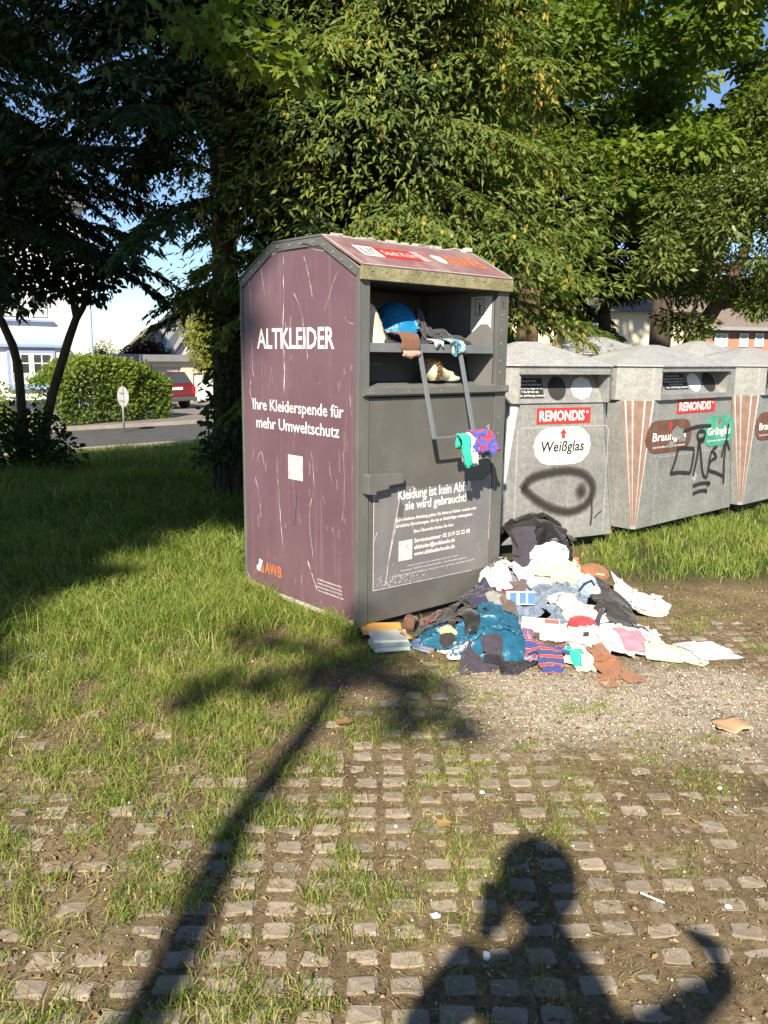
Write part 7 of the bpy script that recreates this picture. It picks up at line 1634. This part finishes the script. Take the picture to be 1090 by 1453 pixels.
# local coordinates (person origin at the feet)
SHL, SHR = (-0.185, 0.05, 1.41), (0.15, -0.13, 1.36)
EL = (-0.30, 0.10, 1.24); WL = (-0.165, 0.13, 1.44)
ER = (0.475, 0.16, 1.335); WR = (0.48, 0.33, 1.295)
nodes = [((0, 0, 0.98), (0.175, 0.12)), ((0, 0.0, 1.12), (0.155, 0.11)), ((0, 0.01, 1.30), (0.18, 0.125)), ((0, 0.0, 1.38), (0.135, 0.10)), ((0, 0.0, 1.50), (0.085, 0.075)), ((0, 0.02, 1.60), (0.068, 0.066)),
         (SHL, (0.072, 0.072)), (EL, (0.065, 0.065)), (WL, (0.050, 0.050)), (SHR, (0.072, 0.072)), (ER, (0.030, 0.030)), (WR, (0.016, 0.016)),
         ((-0.10, 0, 0.90), (0.105, 0.11)), ((-0.115, 0.01, 0.50), (0.065, 0.068)), ((-0.12, -0.02, 0.30), (0.06, 0.062)), ((-0.125, -0.03, 0.08), (0.042, 0.045)), ((-0.14, 0.13, 0.03), (0.042, 0.030)),
         ((0.10, 0, 0.90), (0.105, 0.11)), ((0.115, 0.01, 0.50), (0.065, 0.068)), ((0.12, -0.02, 0.30), (0.06, 0.062)), ((0.125, -0.03, 0.08), (0.042, 0.045)), ((0.14, 0.13, 0.03), (0.042, 0.030))]
edges = [(0, 1), (1, 2), (2, 3), (3, 4), (4, 5), (3, 6), (6, 7), (7, 8), (3, 9), (9, 10), (10, 11), (0, 12), (12, 13), (13, 14), (14, 15), (15, 16), (0, 17), (17, 18), (18, 19), (19, 20), (20, 21)]
body_o = skin_mesh('body', nodes, edges, MAT['shirt_grey'], per)
# trousers colour below the waist by height (a real change of cloth)
m, nt, b = new_mat('person_clothes'); tc = N(nt, 'ShaderNodeTexCoord'); sx_ = N(nt, 'ShaderNodeSeparateXYZ'); nt.links.new(tc.outputs['Object'], sx_.inputs[0])
r_ = ramp(nt, sx_.outputs[2], [(0.0, (0.03, 0.025, 0.02)), (0.06, (0.045, 0.05, 0.075)), (0.98, (0.16, 0.17, 0.20))]); r_.color_ramp.interpolation = 'CONSTANT'; nt.links.new(r_.outputs[0], b.inputs['Base Color']); b.inputs['Roughness'].default_value = 0.9
body_o.data.materials[0] = m
hd = bmesh.new(); bmesh.ops.create_icosphere(hd, subdivisions=4, radius=1.0)
for v in hd.verts:
    p = v.co; x, y, z = p.x * 0.078, p.y * 0.098, p.z * 0.118
    if z < -0.03: x *= 1 - 0.28 * (-(z + .03) / 0.09); y *= 1 - 0.10 * (-(z + .03) / .09)
    f = max(0, p.y)
    y += 0.022 * math.exp(-((x / 0.013) ** 2) - (((z + 0.015) / 0.024) ** 2)) * (p.y > 0.5)
    y -= 0.010 * (math.exp(-(((abs(x) - 0.032) / 0.015) ** 2) - (((z - 0.012) / 0.012) ** 2))) * (p.y > 0.4)
    y += 0.006 * math.exp(-((x / 0.026) ** 2) - (((z + 0.055) / 0.008) ** 2)) * (p.y > 0.4)
    v.co = (x, y, z)
me = bpy.data.meshes.new('head'); hd.to_mesh(me); hd.free(); HC = (-0.022, 0.035, 1.70); ho = link('head', me, MAT['skin'], per, True); ho.location = HC; ho.rotation_euler = (R(-6), 0, R(4))
hb = bmesh.new(); bmesh.ops.create_icosphere(hb, subdivisions=4, radius=1.0)
for v in hb.verts:
    p = v.co; n1 = 1 + 0.05 * noise.noise(p * 6); x, y, z = p.x * 0.122 * n1, p.y * 0.125 * n1 - 0.02, p.z * 0.134 * n1 + 0.014
    if p.y > 0.25 and z < 0.055: y = min(y, 0.03); z = max(z, 0.0) if abs(p.x) < .8 else z
    if z < -0.10: z = -0.10
    v.co = (x, y, z)
me = bpy.data.meshes.new('hair'); hb.to_mesh(me); hb.free(); link('hair', me, MAT['hair'], ho, True)
for s_ in (-1, 1):
    e = link('ear', lump(80 + s_, 0.010, 0.02, 0.03, 0.05, 2, 3, False), MAT['skin'], ho, True); e.location = (s_ * 0.079, -0.005, -0.005)
    e = link('eye', lump(90, 0.012, 0.008, 0.009, 0.0, 2, 3, False), MAT['card_white'], ho, True); e.location = (s_ * 0.032, 0.080, 0.012)
def hand(side, wrist, d, palm_n, curl):
    """palm plus five chains; d: direction of the fingers, palm_n: way the palm faces"""
    d = Vector(d).normalized(); n_ = Vector(palm_n); n_ = (n_ - d * n_.dot(d)).normalized(); s_ = d.cross(n_) * side; w = Vector(wrist)
    nd = [(tuple(w), (0.030, 0.024)), (tuple(w + d * 0.045), (0.036, 0.018)), (tuple(w + d * 0.085), (0.038, 0.015))]; ed = [(0, 1), (1, 2)]
    for k, (o_, l_) in enumerate(((-0.030, 0.070), (-0.010, 0.080), (0.011, 0.075), (0.030, 0.058))):
        a = w + d * 0.088 + s_ * o_; i = len(nd); nd.append((tuple(a), (0.0095, 0.0095))); ed.append((2, i)); p = a; dd = d.copy()
        for q in range(3):
            dd = (Matrix.Rotation(curl * (0.7 + .2 * q), 3, d.cross(n_)) @ dd) if q else (Matrix.Rotation(curl * .6, 3, d.cross(n_)) @ dd)
            p = p + dd * l_ * (0.45, 0.32, 0.23)[q]; nd.append((tuple(p), (0.0085 - .0008 * q,) * 2)); ed.append((i + q, i + q + 1))
    a = w + d * 0.035 - s_ * 0.036; i = len(nd); nd += [(tuple(a), (0.012, 0.012)), (tuple(a + d * 0.030 - s_ * 0.020 + n_ * 0.008), (0.0105,) * 2), (tuple(a + d * 0.058 - s_ * 0.022 + n_ * 0.018), (0.0085,) * 2)]; ed += [(1, i), (i, i + 1), (i + 1, i + 2)]
    return skin_mesh('hand', nd, ed, MAT['skin'], per, 1)
hand(-1, WL, (0.45, 0.25, 0.85), (0.9, -0.5, 0.1), 0.5)
hand(1, WR, (0.0, 0.95, -0.22), (-0.3, 0, -1), 0.28)
# the phone, just behind the lens position
ph = empty('phone', (0.0, 0, 0), 0, 'black phone held upright by the photographer, behind the lens', 'phone')
ph.matrix_world = cam.matrix_world.copy()
MB().box(-0.058, 0.013, -0.125, 0.015, 0.008, 0.016).build('case', MAT['phone'], ph, bevel=0.003)
MB().box(-0.054, 0.009, -0.120, 0.010, 0.0162, 0.0172).build('screen', MAT['glass'], ph)
print('objects', len(bpy.data.objects))
